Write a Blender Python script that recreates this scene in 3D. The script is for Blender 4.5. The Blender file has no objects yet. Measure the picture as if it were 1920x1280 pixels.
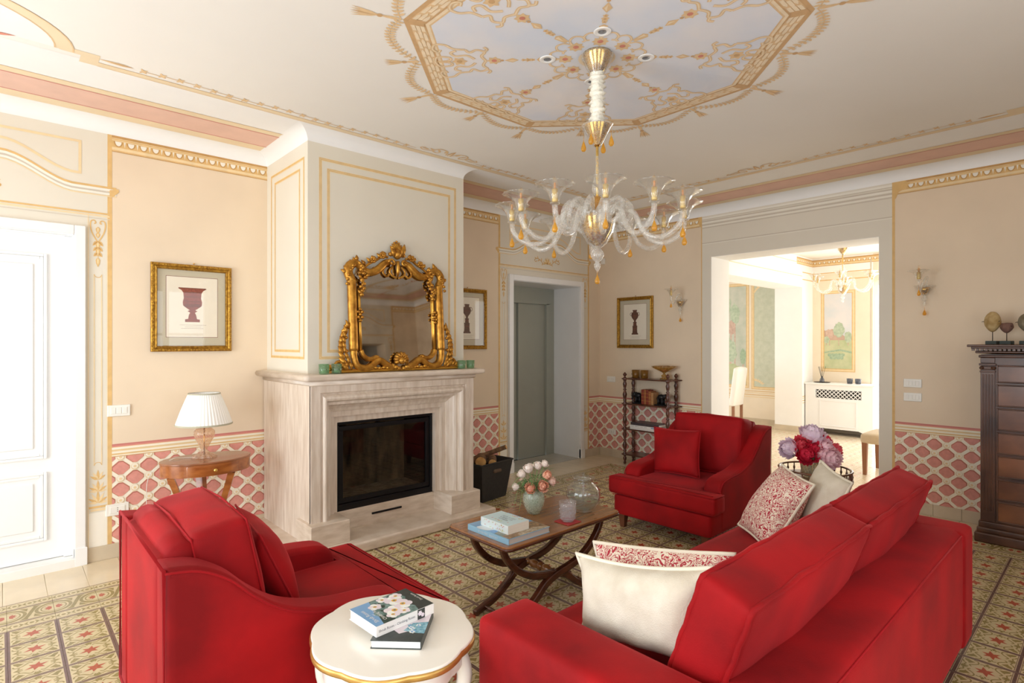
import bpy, bmesh, math, random
from math import sin, cos, pi, sqrt, atan2, radians
from mathutils import Vector, Matrix, noise

random.seed(11)
sc = bpy.context.scene
COL = sc.collection

# ------------------------------------------------------------------ camera
cam_d = bpy.data.cameras.new('camera')
cam_d.sensor_width = 36.0
cam_d.lens = 1048.5 / 1920 * 36.0
cam_d.shift_y = 2.3 / 1920
cam_d.clip_start = 0.05
cam = bpy.data.objects.new('camera', cam_d)
COL.objects.link(cam)
cam.location = (0, 0, 1.508)
cam.rotation_euler = (pi / 2, 0, radians(47.507 - 90))
sc.camera = cam

# ------------------------------------------------------------------ room dimensions
A, B = 4.79, 6.0            # left wall plane (y), back wall plane (x)
X0, Y0 = -2.0, -1.45         # walls behind the camera
ZW, ZC = 2.965, 3.05        # top of the wall, ceiling
CX0, CX1, CY = 1.635, 3.044, 3.9625   # chimney breast
X2, Y2 = 10.4, 3.63         # far room: far wall, left partition
ZC2 = 2.95

# ------------------------------------------------------------------ world, lights, exposure
w = bpy.data.worlds.new('world')
sc.world = w
w.use_nodes = True
nt = w.node_tree
bg = nt.nodes['Background']
bg.inputs[0].default_value = (0.86, 0.93, 1.0, 1)
bg.inputs[1].default_value = 2.2

def area(name, loc, target, sx, sy, power, color=(1, 1, 1), spread=180):
    d = bpy.data.lights.new(name, 'AREA')
    d.shape = 'RECTANGLE'; d.size = sx; d.size_y = sy
    d.energy = power; d.color = color; d.spread = radians(spread)
    o = bpy.data.objects.new(name, d); COL.objects.link(o)
    o.location = loc
    o.rotation_euler = (Vector(target) - Vector(loc)).to_track_quat('-Z', 'Y').to_euler()
    return o

# daylight standing in the window openings of the two walls behind the camera and of the far room, plus one added fill window
DAY = (0.865, 0.94, 1.0)
area('daylight_window_near', (X0 - 0.17, 3.15, 1.35), (X0 + 5, 3.15, 2.25), 1.7, 2.3, 165, DAY)
area('daylight_window_near', (X0 - 0.17, 0.35, 1.35), (X0 + 5, 0.35, 2.25), 1.7, 2.3, 108, DAY)
area('daylight_and_fill_right', (-0.2, Y0 - 0.17, 1.35), (-0.2, 5, 2.45), 1.5, 2.3, 62, DAY)
area('daylight_and_fill_right', (2.1, Y0 - 0.17, 1.4), (2.1, 5, 2.3), 1.3, 2.1, 34, DAY)  # added fill, brightens the sofa back and the peony corner
area('daylight_window_far', (X2 + 0.19, 2.035, 1.27), (0, 2.035, 1.27), 1.37, 2.46, 120, (1, 0.985, 0.95))
area('daylight_window_far_side', (8.4, -0.78, 1.3), (8.4, 5, 1.3), 2.4, 2.4, 85, (1, 0.98, 0.94))
area('daylight_window_far_hall', (8.3, 6.95, 1.4), (8.3, 0, 1.4), 2.0, 2.2, 48, (1, 0.98, 0.94))

sc.view_settings.view_transform = 'Standard'
sc.view_settings.look = 'None'
sc.view_settings.gamma = 1.0
sc.view_settings.use_curve_mapping = False
sc.view_settings.exposure = -0.58
sc.cycles.use_denoising = True
sc.cycles.max_bounces = 10
sc.cycles.diffuse_bounces = 5
sc.cycles.glossy_bounces = 4
sc.cycles.transmission_bounces = 8
sc.cycles.transparent_max_bounces = 40
sc.cycles.caustics_reflective = False
sc.cycles.caustics_refractive = False
sc.cycles.sample_clamp_indirect = 6.0

# ------------------------------------------------------------------ materials
def lin(c):
    r = []
    for v in c[:3]:
        v = v / 255.0
        r.append(v / 12.92 if v <= 0.04045 else ((v + 0.055) / 1.055) ** 2.4)
    return (r[0], r[1], r[2], 1.0)

MATS = {}
def mat(name, col, rough=0.6, metal=0.0, var=0.05, vscale=6.0, bump=0.0, bscale=80.0, sheen=0.0, sheen_tint=None,
        spec=0.5, coat=0.0, stretch=None, col2=None, detail=3.0):
    """a procedural Principled material: noise-modulated colour, optional noise relief"""
    if name in MATS: return MATS[name]
    m = bpy.data.materials.new(name); m.use_nodes = True
    n = m.node_tree; p = n.nodes['Principled BSDF']
    c = lin(col)
    p.inputs['Roughness'].default_value = rough
    p.inputs['Metallic'].default_value = metal
    p.inputs['Specular IOR Level'].default_value = spec
    if coat: p.inputs['Coat Weight'].default_value = coat; p.inputs['Coat Roughness'].default_value = 0.12
    if sheen:
        p.inputs['Sheen Weight'].default_value = sheen
        p.inputs['Sheen Roughness'].default_value = 0.35
        p.inputs['Sheen Tint'].default_value = lin(sheen_tint) if sheen_tint else c
    tc = n.nodes.new('ShaderNodeTexCoord')
    mp = n.nodes.new('ShaderNodeMapping')
    n.links.new(tc.outputs['Object'], mp.inputs['Vector'])
    if stretch: mp.inputs['Scale'].default_value = stretch
    tx = n.nodes.new('ShaderNodeTexNoise')
    tx.inputs['Scale'].default_value = vscale; tx.inputs['Detail'].default_value = detail
    n.links.new(mp.outputs['Vector'], tx.inputs['Vector'])
    rp = n.nodes.new('ShaderNodeValToRGB')
    e = rp.color_ramp.elements
    e[0].position, e[1].position = 0.32, 0.68
    c2 = lin(col2) if col2 else None
    e[0].color = c2 if c2 else tuple(max(0, v * (1 - var)) for v in c[:3]) + (1,)
    e[1].color = c if c2 else tuple(min(1, v * (1 + var)) for v in c[:3]) + (1,)
    n.links.new(tx.outputs['Fac'], rp.inputs['Fac'])
    n.links.new(rp.outputs['Color'], p.inputs['Base Color'])
    if bump:
        tb = n.nodes.new('ShaderNodeTexNoise'); tb.inputs['Scale'].default_value = bscale
        n.links.new(mp.outputs['Vector'], tb.inputs['Vector'])
        bp = n.nodes.new('ShaderNodeBump'); bp.inputs['Strength'].default_value = bump; bp.inputs['Distance'].default_value = 0.01
        n.links.new(tb.outputs['Fac'], bp.inputs['Height'])
        n.links.new(bp.outputs['Normal'], p.inputs['Normal'])
    MATS[name] = m
    return m

def glass(name, col, clear=0.85, rough=0.03, body=0.0, gloss_col=(255, 255, 255), ior=1.45, fmax=.9):
    """thin blown glass: see-through, Fresnel reflections, a little milky body"""
    if name in MATS: return MATS[name]
    m = bpy.data.materials.new(name); m.use_nodes = True
    n = m.node_tree; n.nodes.clear()
    out = n.nodes.new('ShaderNodeOutputMaterial')
    tr = n.nodes.new('ShaderNodeBsdfTransparent'); tr.inputs[0].default_value = lin(col)
    gl = n.nodes.new('ShaderNodeBsdfGlossy'); gl.inputs['Color'].default_value = lin(gloss_col); gl.inputs['Roughness'].default_value = rough
    df = n.nodes.new('ShaderNodeBsdfTranslucent'); df.inputs['Color'].default_value = lin(col)
    d2 = n.nodes.new('ShaderNodeBsdfDiffuse'); d2.inputs['Color'].default_value = lin(col)
    ad = n.nodes.new('ShaderNodeMixShader'); ad.inputs[0].default_value = 0.5
    n.links.new(df.outputs[0], ad.inputs[1]); n.links.new(d2.outputs[0], ad.inputs[2])
    m1 = n.nodes.new('ShaderNodeMixShader')
    nz = n.nodes.new('ShaderNodeTexNoise'); nz.inputs['Scale'].default_value = 18
    mm = n.nodes.new('ShaderNodeMath'); mm.operation = 'MULTIPLY'; mm.inputs[1].default_value = 2 * max(0.001, body)
    n.links.new(nz.outputs['Fac'], mm.inputs[0]); n.links.new(mm.outputs[0], m1.inputs[0])
    n.links.new(tr.outputs[0], m1.inputs[1]); n.links.new(ad.outputs[0], m1.inputs[2])
    lw = n.nodes.new('ShaderNodeLayerWeight'); lw.inputs['Blend'].default_value = 0.5
    pw = n.nodes.new('ShaderNodeMath'); pw.operation = 'POWER'; pw.inputs[1].default_value = 4.0
    n.links.new(lw.outputs['Facing'], pw.inputs[0])
    fr = n.nodes.new('ShaderNodeMath'); fr.operation = 'MULTIPLY_ADD'; f0 = ((ior - 1) / (ior + 1)) ** 2
    fr.inputs[1].default_value = fmax - f0; fr.inputs[2].default_value = f0
    n.links.new(pw.outputs[0], fr.inputs[0])
    mx = n.nodes.new('ShaderNodeMixShader')
    n.links.new(fr.outputs[0], mx.inputs[0]); n.links.new(m1.outputs[0], mx.inputs[1]); n.links.new(gl.outputs[0], mx.inputs[2])
    n.links.new(mx.outputs[0], out.inputs[0])
    MATS[name] = m
    return m

def petal(name, col, col2, vscale=40, trans=.22):
    """thin petal or leaf: lets light through"""
    m = mat(name, col, .65, col2=col2, vscale=vscale)
    n = m.node_tree; p = n.nodes['Principled BSDF']; out = [k for k in n.nodes if k.type == 'OUTPUT_MATERIAL'][0]
    tl = n.nodes.new('ShaderNodeBsdfTranslucent'); mx = n.nodes.new('ShaderNodeMixShader'); mx.inputs[0].default_value = trans
    src = p.inputs['Base Color'].links[0].from_socket
    n.links.new(src, tl.inputs['Color']); n.links.new(p.outputs[0], mx.inputs[1]); n.links.new(tl.outputs[0], mx.inputs[2]); n.links.new(mx.outputs[0], out.inputs[0])
    return m

# ------------------------------------------------------------------ objects and tags
def tag(o, label=None, cat=None, group=None, kind=None):
    if label: o['label'] = label
    if cat: o['category'] = cat
    if group: o['group'] = group
    if kind: o['kind'] = kind
    return o

def empty(name, loc=(0, 0, 0), rz=0.0, label=None, cat=None, group=None):
    o = bpy.data.objects.new(name, None); COL.objects.link(o)
    o.location = loc; o.rotation_euler = (0, 0, rz); o.empty_display_size = 0.05
    return tag(o, label, cat, group)

def kids(o): return [c for c in bpy.data.objects if c.parent == o]

def copy_tree(o, loc=None, rz=None, parent=None, label=None, group=None):
    c = o.copy(); COL.objects.link(c)
    if parent is not None: c.parent = parent
    if loc is not None: c.location = loc
    if rz is not None: c.rotation_euler = (0, 0, rz)
    if label: c['label'] = label
    if group: c['group'] = group
    for ch in kids(o): copy_tree(ch, parent=c)
    return c

# ------------------------------------------------------------------ mesh builder
def arc(cx, cy, r, a0, a1, n=12, ry=None):
    ry = r if ry is None else ry
    return [(cx + r * cos(radians(a0 + (a1 - a0) * i / n)), cy + ry * sin(radians(a0 + (a1 - a0) * i / n))) for i in range(n + 1)]

def catmull(P, n=6, closed=False):
    P = [Vector(p) for p in P]; out = []
    N = len(P); rng = N if closed else N - 1
    for i in range(rng):
        if closed: a, b, c, d = P[i - 1], P[i], P[(i + 1) % N], P[(i + 2) % N]
        else: a, b, c, d = P[max(0, i - 1)], P[i], P[i + 1], P[min(N - 1, i + 2)]
        for k in range(n):
            t = k / n
            out.append(0.5 * ((2 * b) + (c - a) * t + (2 * a - 5 * b + 4 * c - d) * t * t + (3 * b - a - 3 * c + d) * t ** 3))
    if not closed: out.append(P[-1])
    return out

def inset(poly, d):
    """move every vertex of a closed ccw outline inward by about d"""
    N = len(poly); out = []
    for i in range(N):
        a, b, c = Vector(poly[i - 1]), Vector(poly[i]), Vector(poly[(i + 1) % N])
        e1, e2 = (b - a), (c - b)
        if e1.length < 1e-9: e1 = e2
        if e2.length < 1e-9: e2 = e1
        e1.normalize(); e2.normalize()
        n1, n2 = Vector((-e1.y, e1.x)), Vector((-e2.y, e2.x))
        m = n1 + n2
        k = m.dot(m) / 2
        m = m / max(k, 0.35)
        out.append(b + m * d)
    return out

def ccw(poly):
    s = sum(poly[i - 1][0] * poly[i][1] - poly[i][0] * poly[i - 1][1] for i in range(len(poly)))
    return list(poly) if s > 0 else list(poly)[::-1]

XZ = Matrix(((1, 0, 0), (0, 0, 1), (0, 1, 0))).to_4x4()   # 2-D (x,y)->(x,z), extrusion along y
YZ = Matrix(((0, 0, 1), (1, 0, 0), (0, 1, 0))).to_4x4()   # 2-D (x,y)->(y,z), extrusion along x
XY = Matrix.Identity(4)
def T(x, y, z): return Matrix.Translation((x, y, z))
def RX(a): return Matrix.Rotation(radians(a), 4, 'X')
def RY(a): return Matrix.Rotation(radians(a), 4, 'Y')
def RZ(a): return Matrix.Rotation(radians(a), 4, 'Z')
def S(x, y, z): return Matrix.Diagonal((x, y, z, 1))

class MB:
    def __init__(self): self.v = []; self.f = []; self.mi = []; self.sm = []; self.M = Matrix.Identity(4); self.wn = False
    def add(self, vs, fs, mi=0, smooth=False, M=None):
        k = len(self.v); M = self.M @ M if M is not None else self.M
        self.v += [M @ Vector(p if len(p) == 3 else (p[0], p[1], 0)) for p in vs]
        self.f += [tuple(i + k for i in f) for f in fs]
        self.mi += [mi] * len(fs); self.sm += [smooth] * len(fs)
        return self
    def box(self, a, b, mi=0, M=None):
        x0, y0, z0 = a; x1, y1, z1 = b
        vs = [(x0, y0, z0), (x1, y0, z0), (x1, y1, z0), (x0, y1, z0), (x0, y0, z1), (x1, y0, z1), (x1, y1, z1), (x0, y1, z1)]
        return self.add(vs, [(3, 2, 1, 0), (4, 5, 6, 7), (0, 1, 5, 4), (1, 2, 6, 5), (2, 3, 7, 6), (3, 0, 4, 7)], mi, False, M)
    def rbox(self, a, b, r=0.005, mi=0, M=None, steps=2):
        """box with rounded edges (a prism rounded top and bottom)"""
        x0, y0, z0 = a; x1, y1, z1 = b
        q = min(r, (x1 - x0) / 2.01, (y1 - y0) / 2.01)
        o = arc(x1 - q, y1 - q, q, 0, 90, 3) + arc(x0 + q, y1 - q, q, 90, 180, 3) + arc(x0 + q, y0 + q, q, 180, 270, 3) + arc(x1 - q, y0 + q, q, 270, 360, 3)
        return self.prism(o, z0, z1, r, mi, M, steps)
    def prism(self, outline, z0, z1, r=0.0, mi=0, M=None, steps=3, smooth=None, rb=None):
        """closed outline extruded from z0 to z1, top and bottom edges rounded by r"""
        o = ccw([tuple(p)[:2] for p in outline]); N = len(o)
        if r > 0: self.wn = True
        r = min(r, (z1 - z0) / 2 * 0.999); rb = r if rb is None else min(rb, (z1 - z0) / 2 * 0.999)
        rings = []
        if rb > 0:
            for k in range(steps + 1):
                t = pi / 2 * k / steps
                rings.append((rb * (1 - sin(t)), z0 + rb * (1 - cos(t))))
        else: rings.append((0, z0))
        if r > 0:
            for k in range(steps + 1):
                t = pi / 2 * k / steps
                rings.append((r * (1 - cos(t)), z1 - r + r * sin(t)))
        else: rings.append((0, z1))
        vs = []
        for d, z in rings:
            pl = inset(o, d) if d > 1e-9 else o
            vs += [(p[0], p[1], z) for p in pl]
        fs = []
        for k in range(len(rings) - 1):
            for i in range(N):
                j = (i + 1) % N
                fs.append((k * N + i, k * N + j, (k + 1) * N + j, (k + 1) * N + i))
        sm = (r > 0) if smooth is None else smooth
        self.add(vs, fs, mi, sm, M)
        self.add(vs[:N], [tuple(range(N))[::-1]], mi, sm, M)
        return self.add(vs[-N:], [tuple(range(N))], mi, sm, M)
    def lathe(self, prof, n=24, mi=0, M=None, smooth=True, a0=0, a1=360, wave=None):
        """profile of (r, z) turned about z; wave(angle, i) scales the radius"""
        full = abs(a1 - a0) >= 359.9; cols = n if full else n + 1
        vs = []
        for i, (r, z) in enumerate(prof):
            for k in range(cols):
                t = radians(a0 + (a1 - a0) * k / n)
                q = r * (wave(t, i) if wave else 1)
                vs.append((q * cos(t), q * sin(t), z))
        fs = []
        for i in range(len(prof) - 1):
            for k in range(n):
                j = (k + 1) % cols
                fs.append((i * cols + k, i * cols + j, (i + 1) * cols + j, (i + 1) * cols + k))
        return self.add(vs, fs, mi, smooth, M)
    def tube(self, path, r, n=8, mi=0, M=None, closed=False, cap=True, flat=1.0, up=None, smooth=True):
        """round (or flattened) tube along a path; r number or list"""
        P = [Vector(p if len(p) == 3 else (p[0], p[1], 0)) for p in path]; N = len(P)
        R = r if isinstance(r, (list, tuple)) else [r] * N
        vs = []; prev = None
        for i in range(N):
            a = P[i - 1] if (closed or i > 0) else P[i]
            b = P[(i + 1) % N] if (closed or i < N - 1) else P[i]
            t = (b - a)
            t = t.normalized() if t.length > 1e-9 else Vector((0, 0, 1))
            if prev is None:
                u = Vector(up) if up else (Vector((0, 0, 1)) if abs(t.z) < 0.9 else Vector((1, 0, 0)))
            else: u = Vector(up) if up else prev
            u = u - t * u.dot(t)
            u = u.normalized() if u.length > 1e-6 else t.orthogonal().normalized()
            prev = u; s = t.cross(u)
            for k in range(n):
                th = 2 * pi * k / n
                vs.append(P[i] + (u * cos(th) * flat + s * sin(th)) * R[i])
        fs = []
        for i in range(N if closed else N - 1):
            j = (i + 1) % N
            for k in range(n):
                l = (k + 1) % n
                fs.append((i * n + k, i * n + l, j * n + l, j * n + k))
        if cap and not closed:
            fs.append(tuple(range(n))[::-1]); fs.append(tuple((N - 1) * n + k for k in range(n)))
        return self.add(vs, fs, mi, smooth, M)
    def ball(self, c, r, n=10, mi=0, M=None):
        rx, ry, rz = r if isinstance(r, (tuple, list)) else (r, r, r)
        m = max(4, n // 2 + 1); vs = []; fs = []
        for i in range(m + 1):
            ph = -pi / 2 + pi * i / m
            for k in range(n):
                th = 2 * pi * k / n
                vs.append((c[0] + rx * cos(ph) * cos(th), c[1] + ry * cos(ph) * sin(th), c[2] + rz * sin(ph)))
        for i in range(m):
            for k in range(n):
                l = (k + 1) % n
                fs.append((i * n + k, i * n + l, (i + 1) * n + l, (i + 1) * n + k))
        return self.add(vs, fs, mi, True, M)
    def softbox(self, size, r=0.03, bulge=(0, 0, 0), n=12, mi=0, M=None, wob=0.0, seed=0, taper=None):
        """upholstery block centred on the origin: rounded edges, bulging faces, a little wobble"""
        h = Vector(size) / 2; vs = {}; V = []; F = []
        def pt(p):
            key = tuple(round(c, 5) for c in p)
            if key in vs: return vs[key]
            q = Vector((p[0] * h.x, p[1] * h.y, p[2] * h.z))
            inn = Vector([max(-(h[k] - r), min(h[k] - r, q[k])) for k in range(3)])
            d = q - inn
            if d.length > 1e-9:
                d = d.normalized() * r
            o = inn + d
            b = [max(0.0, 1 - abs(p[k]) ** 2.2) for k in range(3)]
            o.x += bulge[0] * b[1] * b[2] * max(-1, min(1, p[0] * 1.3)); o.y += bulge[1] * b[0] * b[2] * max(-1, min(1, p[1] * 1.3)); o.z += bulge[2] * b[0] * b[1] * max(-1, min(1, p[2] * 1.3))
            if wob:
                o += noise.noise_vector((o + Vector((seed * 3.1, seed, 0))) * 6.0) * wob
            if taper: o = taper(o)
            V.append(o); vs[key] = len(V) - 1
            return vs[key]
        # grid points denser at the edges
        g = []
        for i in range(n + 1):
            t = -1 + 2 * i / n
            g.append(math.copysign(1 - (1 - abs(t)) ** 1.6, t))
        for ax in range(3):
            for sgn in (-1, 1):
                for i in range(n):
                    for j in range(n):
                        q = []
                        for (aa, bb) in ((i, j), (i + 1, j), (i + 1, j + 1), (i, j + 1)):
                            p = [0, 0, 0]; p[ax] = sgn; p[(ax + 1) % 3] = g[aa]; p[(ax + 2) % 3] = g[bb]
                            q.append(pt(tuple(p)))
                        F.append(tuple(q) if sgn > 0 else tuple(q[::-1]))
        return self.add(V, F, mi, True, M)
    def pillow(self, w, h, t, n=20, mi=0, M=None, pinch=0.05, wob=0.006, seed=0):
        """scatter cushion in the xz plane, thickness along y"""
        V = []; F = []
        for side in (1, -1):
            for i in range(n + 1):
                for j in range(n + 1):
                    u, v = -1 + 2 * i / n, -1 + 2 * j / n
                    x, z = pillow_xy(u, v, w, h, pinch)
                    b = ((1 - abs(u) ** 2.6) * (1 - abs(v) ** 2.6)) ** 0.55
                    k = noise.noise(Vector((x * 9 + seed, z * 9, side * 2.0)))
                    V.append((x, side * (t / 2 * b + wob * k * b ** 0.5), z))
        m = (n + 1) ** 2
        for i in range(n):
            for j in range(n):
                a = i * (n + 1) + j; q = (a, a + n + 1, a + n + 2, a + 1)
                F.append(q[::1]); F.append(tuple(m + k for k in q[::-1]))
        return self.add(V, F, mi, True, M)
    def build(self, name, mats, parent=None, loc=None, kind=None, label=None, subd=0, weld=False, merge=True):
        if not isinstance(mats, (list, tuple)): mats = [mats]
        me = bpy.data.meshes.new(name)
        me.from_pydata([tuple(p) for p in self.v], [], self.f)
        for m in mats: me.materials.append(m)
        me.polygons.foreach_set('material_index', self.mi)
        me.polygons.foreach_set('use_smooth', self.sm)
        if weld:
            bm = bmesh.new(); bm.from_mesh(me); bmesh.ops.remove_doubles(bm, verts=bm.verts, dist=1e-5)
            bmesh.ops.recalc_face_normals(bm, faces=bm.faces); bm.to_mesh(me); bm.free()
        me.update()
        o = bpy.data.objects.new(name, me); COL.objects.link(o)
        if parent is not None: o.parent = parent
        if loc is not None: o.location = loc
        if kind: o['kind'] = kind
        if label: o['label'] = label
        if self.wn:
            wn_ = o.modifiers.new('weighted_normals', 'WEIGHTED_NORMAL'); wn_.keep_sharp = True
        if subd:
            s = o.modifiers.new('subd', 'SUBSURF'); s.levels = s.render_levels = subd
        return o

def pillow_xy(u, v, w, h, pinch):
    ku = 1 - pinch * (1 - v * v) * (abs(u) ** 3); kv = 1 - pinch * (1 - u * u) * (abs(v) ** 3)
    return u * w / 2 * ku, v * h / 2 * kv

def clone(o, parent=None, M=None):
    c = o.copy(); COL.objects.link(c)
    if parent is not None: c.parent = parent
    if M is not None: c.matrix_local = M
    return c

# ------------------------------------------------------------------ flat painted ornament
def clip(poly, x0, x1, y0, y1):
    def cut(P, f, g):
        out = []
        for i in range(len(P)):
            a, b = P[i - 1], P[i]; fa, fb = f(a), f(b)
            if fa >= 0:
                if fb >= 0: out.append(b)
                else: out.append(g(a, b, fa, fb))
            elif fb >= 0: out.append(g(a, b, fa, fb)); out.append(b)
        return out
    def g(a, b, fa, fb):
        t = fa / (fa - fb); return (a[0] + (b[0] - a[0]) * t, a[1] + (b[1] - a[1]) * t)
    P = [tuple(p)[:2] for p in poly]
    for f in (lambda p: p[0] - x0, lambda p: x1 - p[0], lambda p: p[1] - y0, lambda p: y1 - p[1]):
        if not P: return []
        P = cut(P, f, g)
    return P

class Paint:
    """flat decoration on a plane: fn maps (u, v, layer) to a point"""
    def __init__(self, fn, mats):
        self.fn = fn; self.names = list(mats); self.mats = [MATS[m] for m in mats]; self.mb = MB(); self.box = None; self.tf = None; self.n = 0
    def poly(self, pts, m, layer=1):
        pts = [tuple(p)[:2] for p in pts]
        if self.tf: pts = [self.tf(*p) for p in pts]
        if self.box:
            pts = clip(pts, *self.box)
            if len(pts) < 3: return
        self.n += 1
        layer = layer + (self.n % 300) * .003
        self.mb.add([self.fn(u, v, layer) for u, v in pts], [tuple(range(len(pts)))], self.names.index(m))
    def rect(self, u0, u1, v0, v1, m, layer=1): self.poly([(u0, v0), (u1, v0), (u1, v1), (u0, v1)], m, layer)
    def disc(self, u, v, r, m, layer=1, n=12, rv=None): self.poly(arc(u, v, r, 0, 360, n, rv)[:-1], m, layer)
    def ribbon(self, pts, wd, m, layer=1, closed=False):
        P = [Vector(tuple(p)[:2]) for p in pts]; N = len(P)
        W = wd if isinstance(wd, (list, tuple)) else [wd] * N
        Lf, Rt = [], []
        for i in range(N):
            a = P[i - 1] if (i > 0 or closed) else P[i]; b = P[(i + 1) % N] if (i < N - 1 or closed) else P[i]
            t = b - a
            t = t.normalized() if t.length > 1e-9 else Vector((1, 0)); nn = Vector((-t.y, t.x))
            Lf.append(P[i] + nn * W[i] / 2); Rt.append(P[i] - nn * W[i] / 2)
        for i in range(N if closed else N - 1):
            j = (i + 1) % N
            self.poly([Rt[i], Rt[j], Lf[j], Lf[i]], m, layer)
    def frame(self, u0, u1, v0, v1, wd, m, layer=1):
        self.rect(u0, u1, v0, v0 + wd, m, layer); self.rect(u0, u1, v1 - wd, v1, m, layer)
        self.rect(u0, u0 + wd, v0 + wd, v1 - wd, m, layer); self.rect(u1 - wd, u1, v0 + wd, v1 - wd, m, layer)
    def leaf(self, u, v, ang, ln, wd, m, layer=1):
        a = radians(ang); d = Vector((cos(a), sin(a))); nn = Vector((-d.y, d.x)); o = Vector((u, v))
        self.poly([o, o + d * ln * .3 - nn * wd / 2, o + d * ln * .65 - nn * wd * .38, o + d * ln, o + d * ln * .65 + nn * wd * .38, o + d * ln * .3 + nn * wd / 2], m, layer)
    def flower(self, u, v, r, m, mc, layer=1, n=6, rot=0):
        for k in range(n): self.leaf(u, v, rot + k * 360 / n, r, r * .75, m, layer)
        self.disc(u, v, r * .36, mc, layer + 1, 8)
    def spiral(self, u, v, r, a0, turns, wd, m, layer=1, flip=1, rin=0.25):
        n = int(10 * turns) + 4; pts = []; W = []
        for i in range(n + 1):
            t = i / n; rr = r * (1 - (1 - rin) * t); a = radians(a0) + flip * 2 * pi * turns * t
            pts.append((u + rr * cos(a), v + rr * sin(a))); W.append(wd * (1 - .45 * t))
        self.ribbon(pts, W, m, layer)
        self.disc(pts[-1][0], pts[-1][1], wd * .55, m, layer, 8)
    def build(self, name, parent): return self.mb.build(name, self.mats, parent)

# ================================================================== SETTING
mat('peach', (231, 212, 186), 0.75, var=0.03, vscale=2.5)
mat('cream', (226, 219, 203), 0.7, var=0.02, vscale=2.0)
mat('cream_light', (240, 235, 222), 0.7, var=0.02)
mat('gold_paint', (222, 184, 122), 0.7, var=0.06, vscale=20)
mat('gold_dark', (196, 152, 92), 0.7, var=0.06, vscale=20)
mat('gold_pale', (236, 212, 168), 0.7, var=0.04, vscale=20)
mat('grey_line', (207, 197, 180), 0.7, var=0.04)
mat('rose_line', (214, 138, 128), 0.7, var=0.05)
mat('rose_paint', (218, 150, 138), 0.75, var=0.07, vscale=30)
mat('rose_dark', (188, 114, 103), 0.75, var=0.05)
mat('lattice_cream', (246, 239, 222), 0.7, var=0.03)
mat('lattice_tan', (228, 202, 152), 0.7, var=0.05)
mat('cove_white', (243, 242, 240), 0.7, var=0.01)
mat('ceiling_paint', (240, 236, 229), 0.8, var=0.02, vscale=1.2)
mat('band_pink', (230, 192, 175), 0.75, var=0.04)
mat('band_tan', (236, 216, 182), 0.75, var=0.03)
mat('ceil_tan', (230, 198, 153), 0.75, var=0.06, vscale=25)
mat('ceil_tan_dark', (210, 171, 124), 0.75, var=0.06, vscale=25)
mat('ceil_tan_light', (242, 222, 190), 0.75, var=0.05, vscale=25)
mat('ceil_red', (214, 140, 120), 0.75, var=0.1, vscale=30)
mat('sky_paint', (218, 224, 236), 0.8, col2=(238, 233, 231), vscale=2.2, detail=4)
mat('white_lacquer', (240, 240, 239), 0.35, var=0.01)
mat('stone_base', (205, 190, 165), 0.4, var=0.06, vscale=9)
mat('marble_cream', (226, 210, 180), 0.16, var=0.06, vscale=5)
mat('grout', (150, 138, 118), 0.8)
mat('tile_cream', (208, 191, 150), 0.24, var=0.07, vscale=30)
mat('tile_olive', (146, 130, 78), 0.24, var=0.10, vscale=40)
mat('tile_red', (176, 84, 58), 0.24, var=0.12, vscale=40)
mat('tile_purple', (112, 84, 78), 0.24, var=0.10, vscale=30)
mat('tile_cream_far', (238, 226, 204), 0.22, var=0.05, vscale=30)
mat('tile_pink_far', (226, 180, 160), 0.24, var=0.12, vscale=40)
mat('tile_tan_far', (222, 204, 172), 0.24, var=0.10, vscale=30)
mat('elevator_grey', (168, 170, 158), 0.42, metal=0.25, var=0.02)

def wall_slab(name, ax, p0, p1, u0, u1, z0, z1, opens, m, ):
    """wall between planes p0 and p1 of axis ax, running u0..u1 along the other axis, with openings (ua, ub, za, zb)"""
    mb = MB()
    def bx(a, b, za, zb):
        if b - a < 1e-4 or zb - za < 1e-4: return
        if ax == 'x': mb.box((p0, a, za), (p1, b, zb))
        else: mb.box((a, p0, za), (b, p1, zb))
    u = u0
    for (a, b, za, zb) in sorted(opens):
        bx(u, a, z0, z1); bx(a, b, z0, za); bx(a, b, zb, z1); u = b
    bx(u, u1, z0, z1)
    return tag(mb.build(name, MATS[m]), kind='structure')

D0, D1 = -0.81, 0.377       # white door opening
E0, E1 = 4.394, 5.581       # lift opening
O0, O1, OZ = 1.519, 3.179, 2.492   # opening to the far room
wall_left = wall_slab('wall_left', 'y', A, A + 0.45, X0 - 0.3, B + 0.42, -0.05, ZC + 0.15, [(D0, D1, -0.05, 2.24), (E0, E1, -0.05, 2.238)], 'peach')
wall_back = wall_slab('wall_back', 'x', B, B + 0.42, Y0 - 0.3, A, -0.05, ZC + 0.15, [(O0, O1, -0.05, OZ)], 'peach')
wall_near = wall_slab('wall_near', 'x', X0 - 0.3, X0, Y0 - 0.3, A, -0.05, ZC + 0.15, [(-0.5, 1.2, 0.2, 2.5), (2.3, 4.0, 0.2, 2.5)], 'peach')
wall_right = wall_slab('wall_right', 'y', Y0 - 0.3, Y0, X0, B, -0.05, ZC + 0.15, [(-0.95, 0.55, 0.2, 2.5), (1.45, 2.75, .35, 2.45), (4.1, 5.29, -0.05, 2.24)], 'peach')
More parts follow.
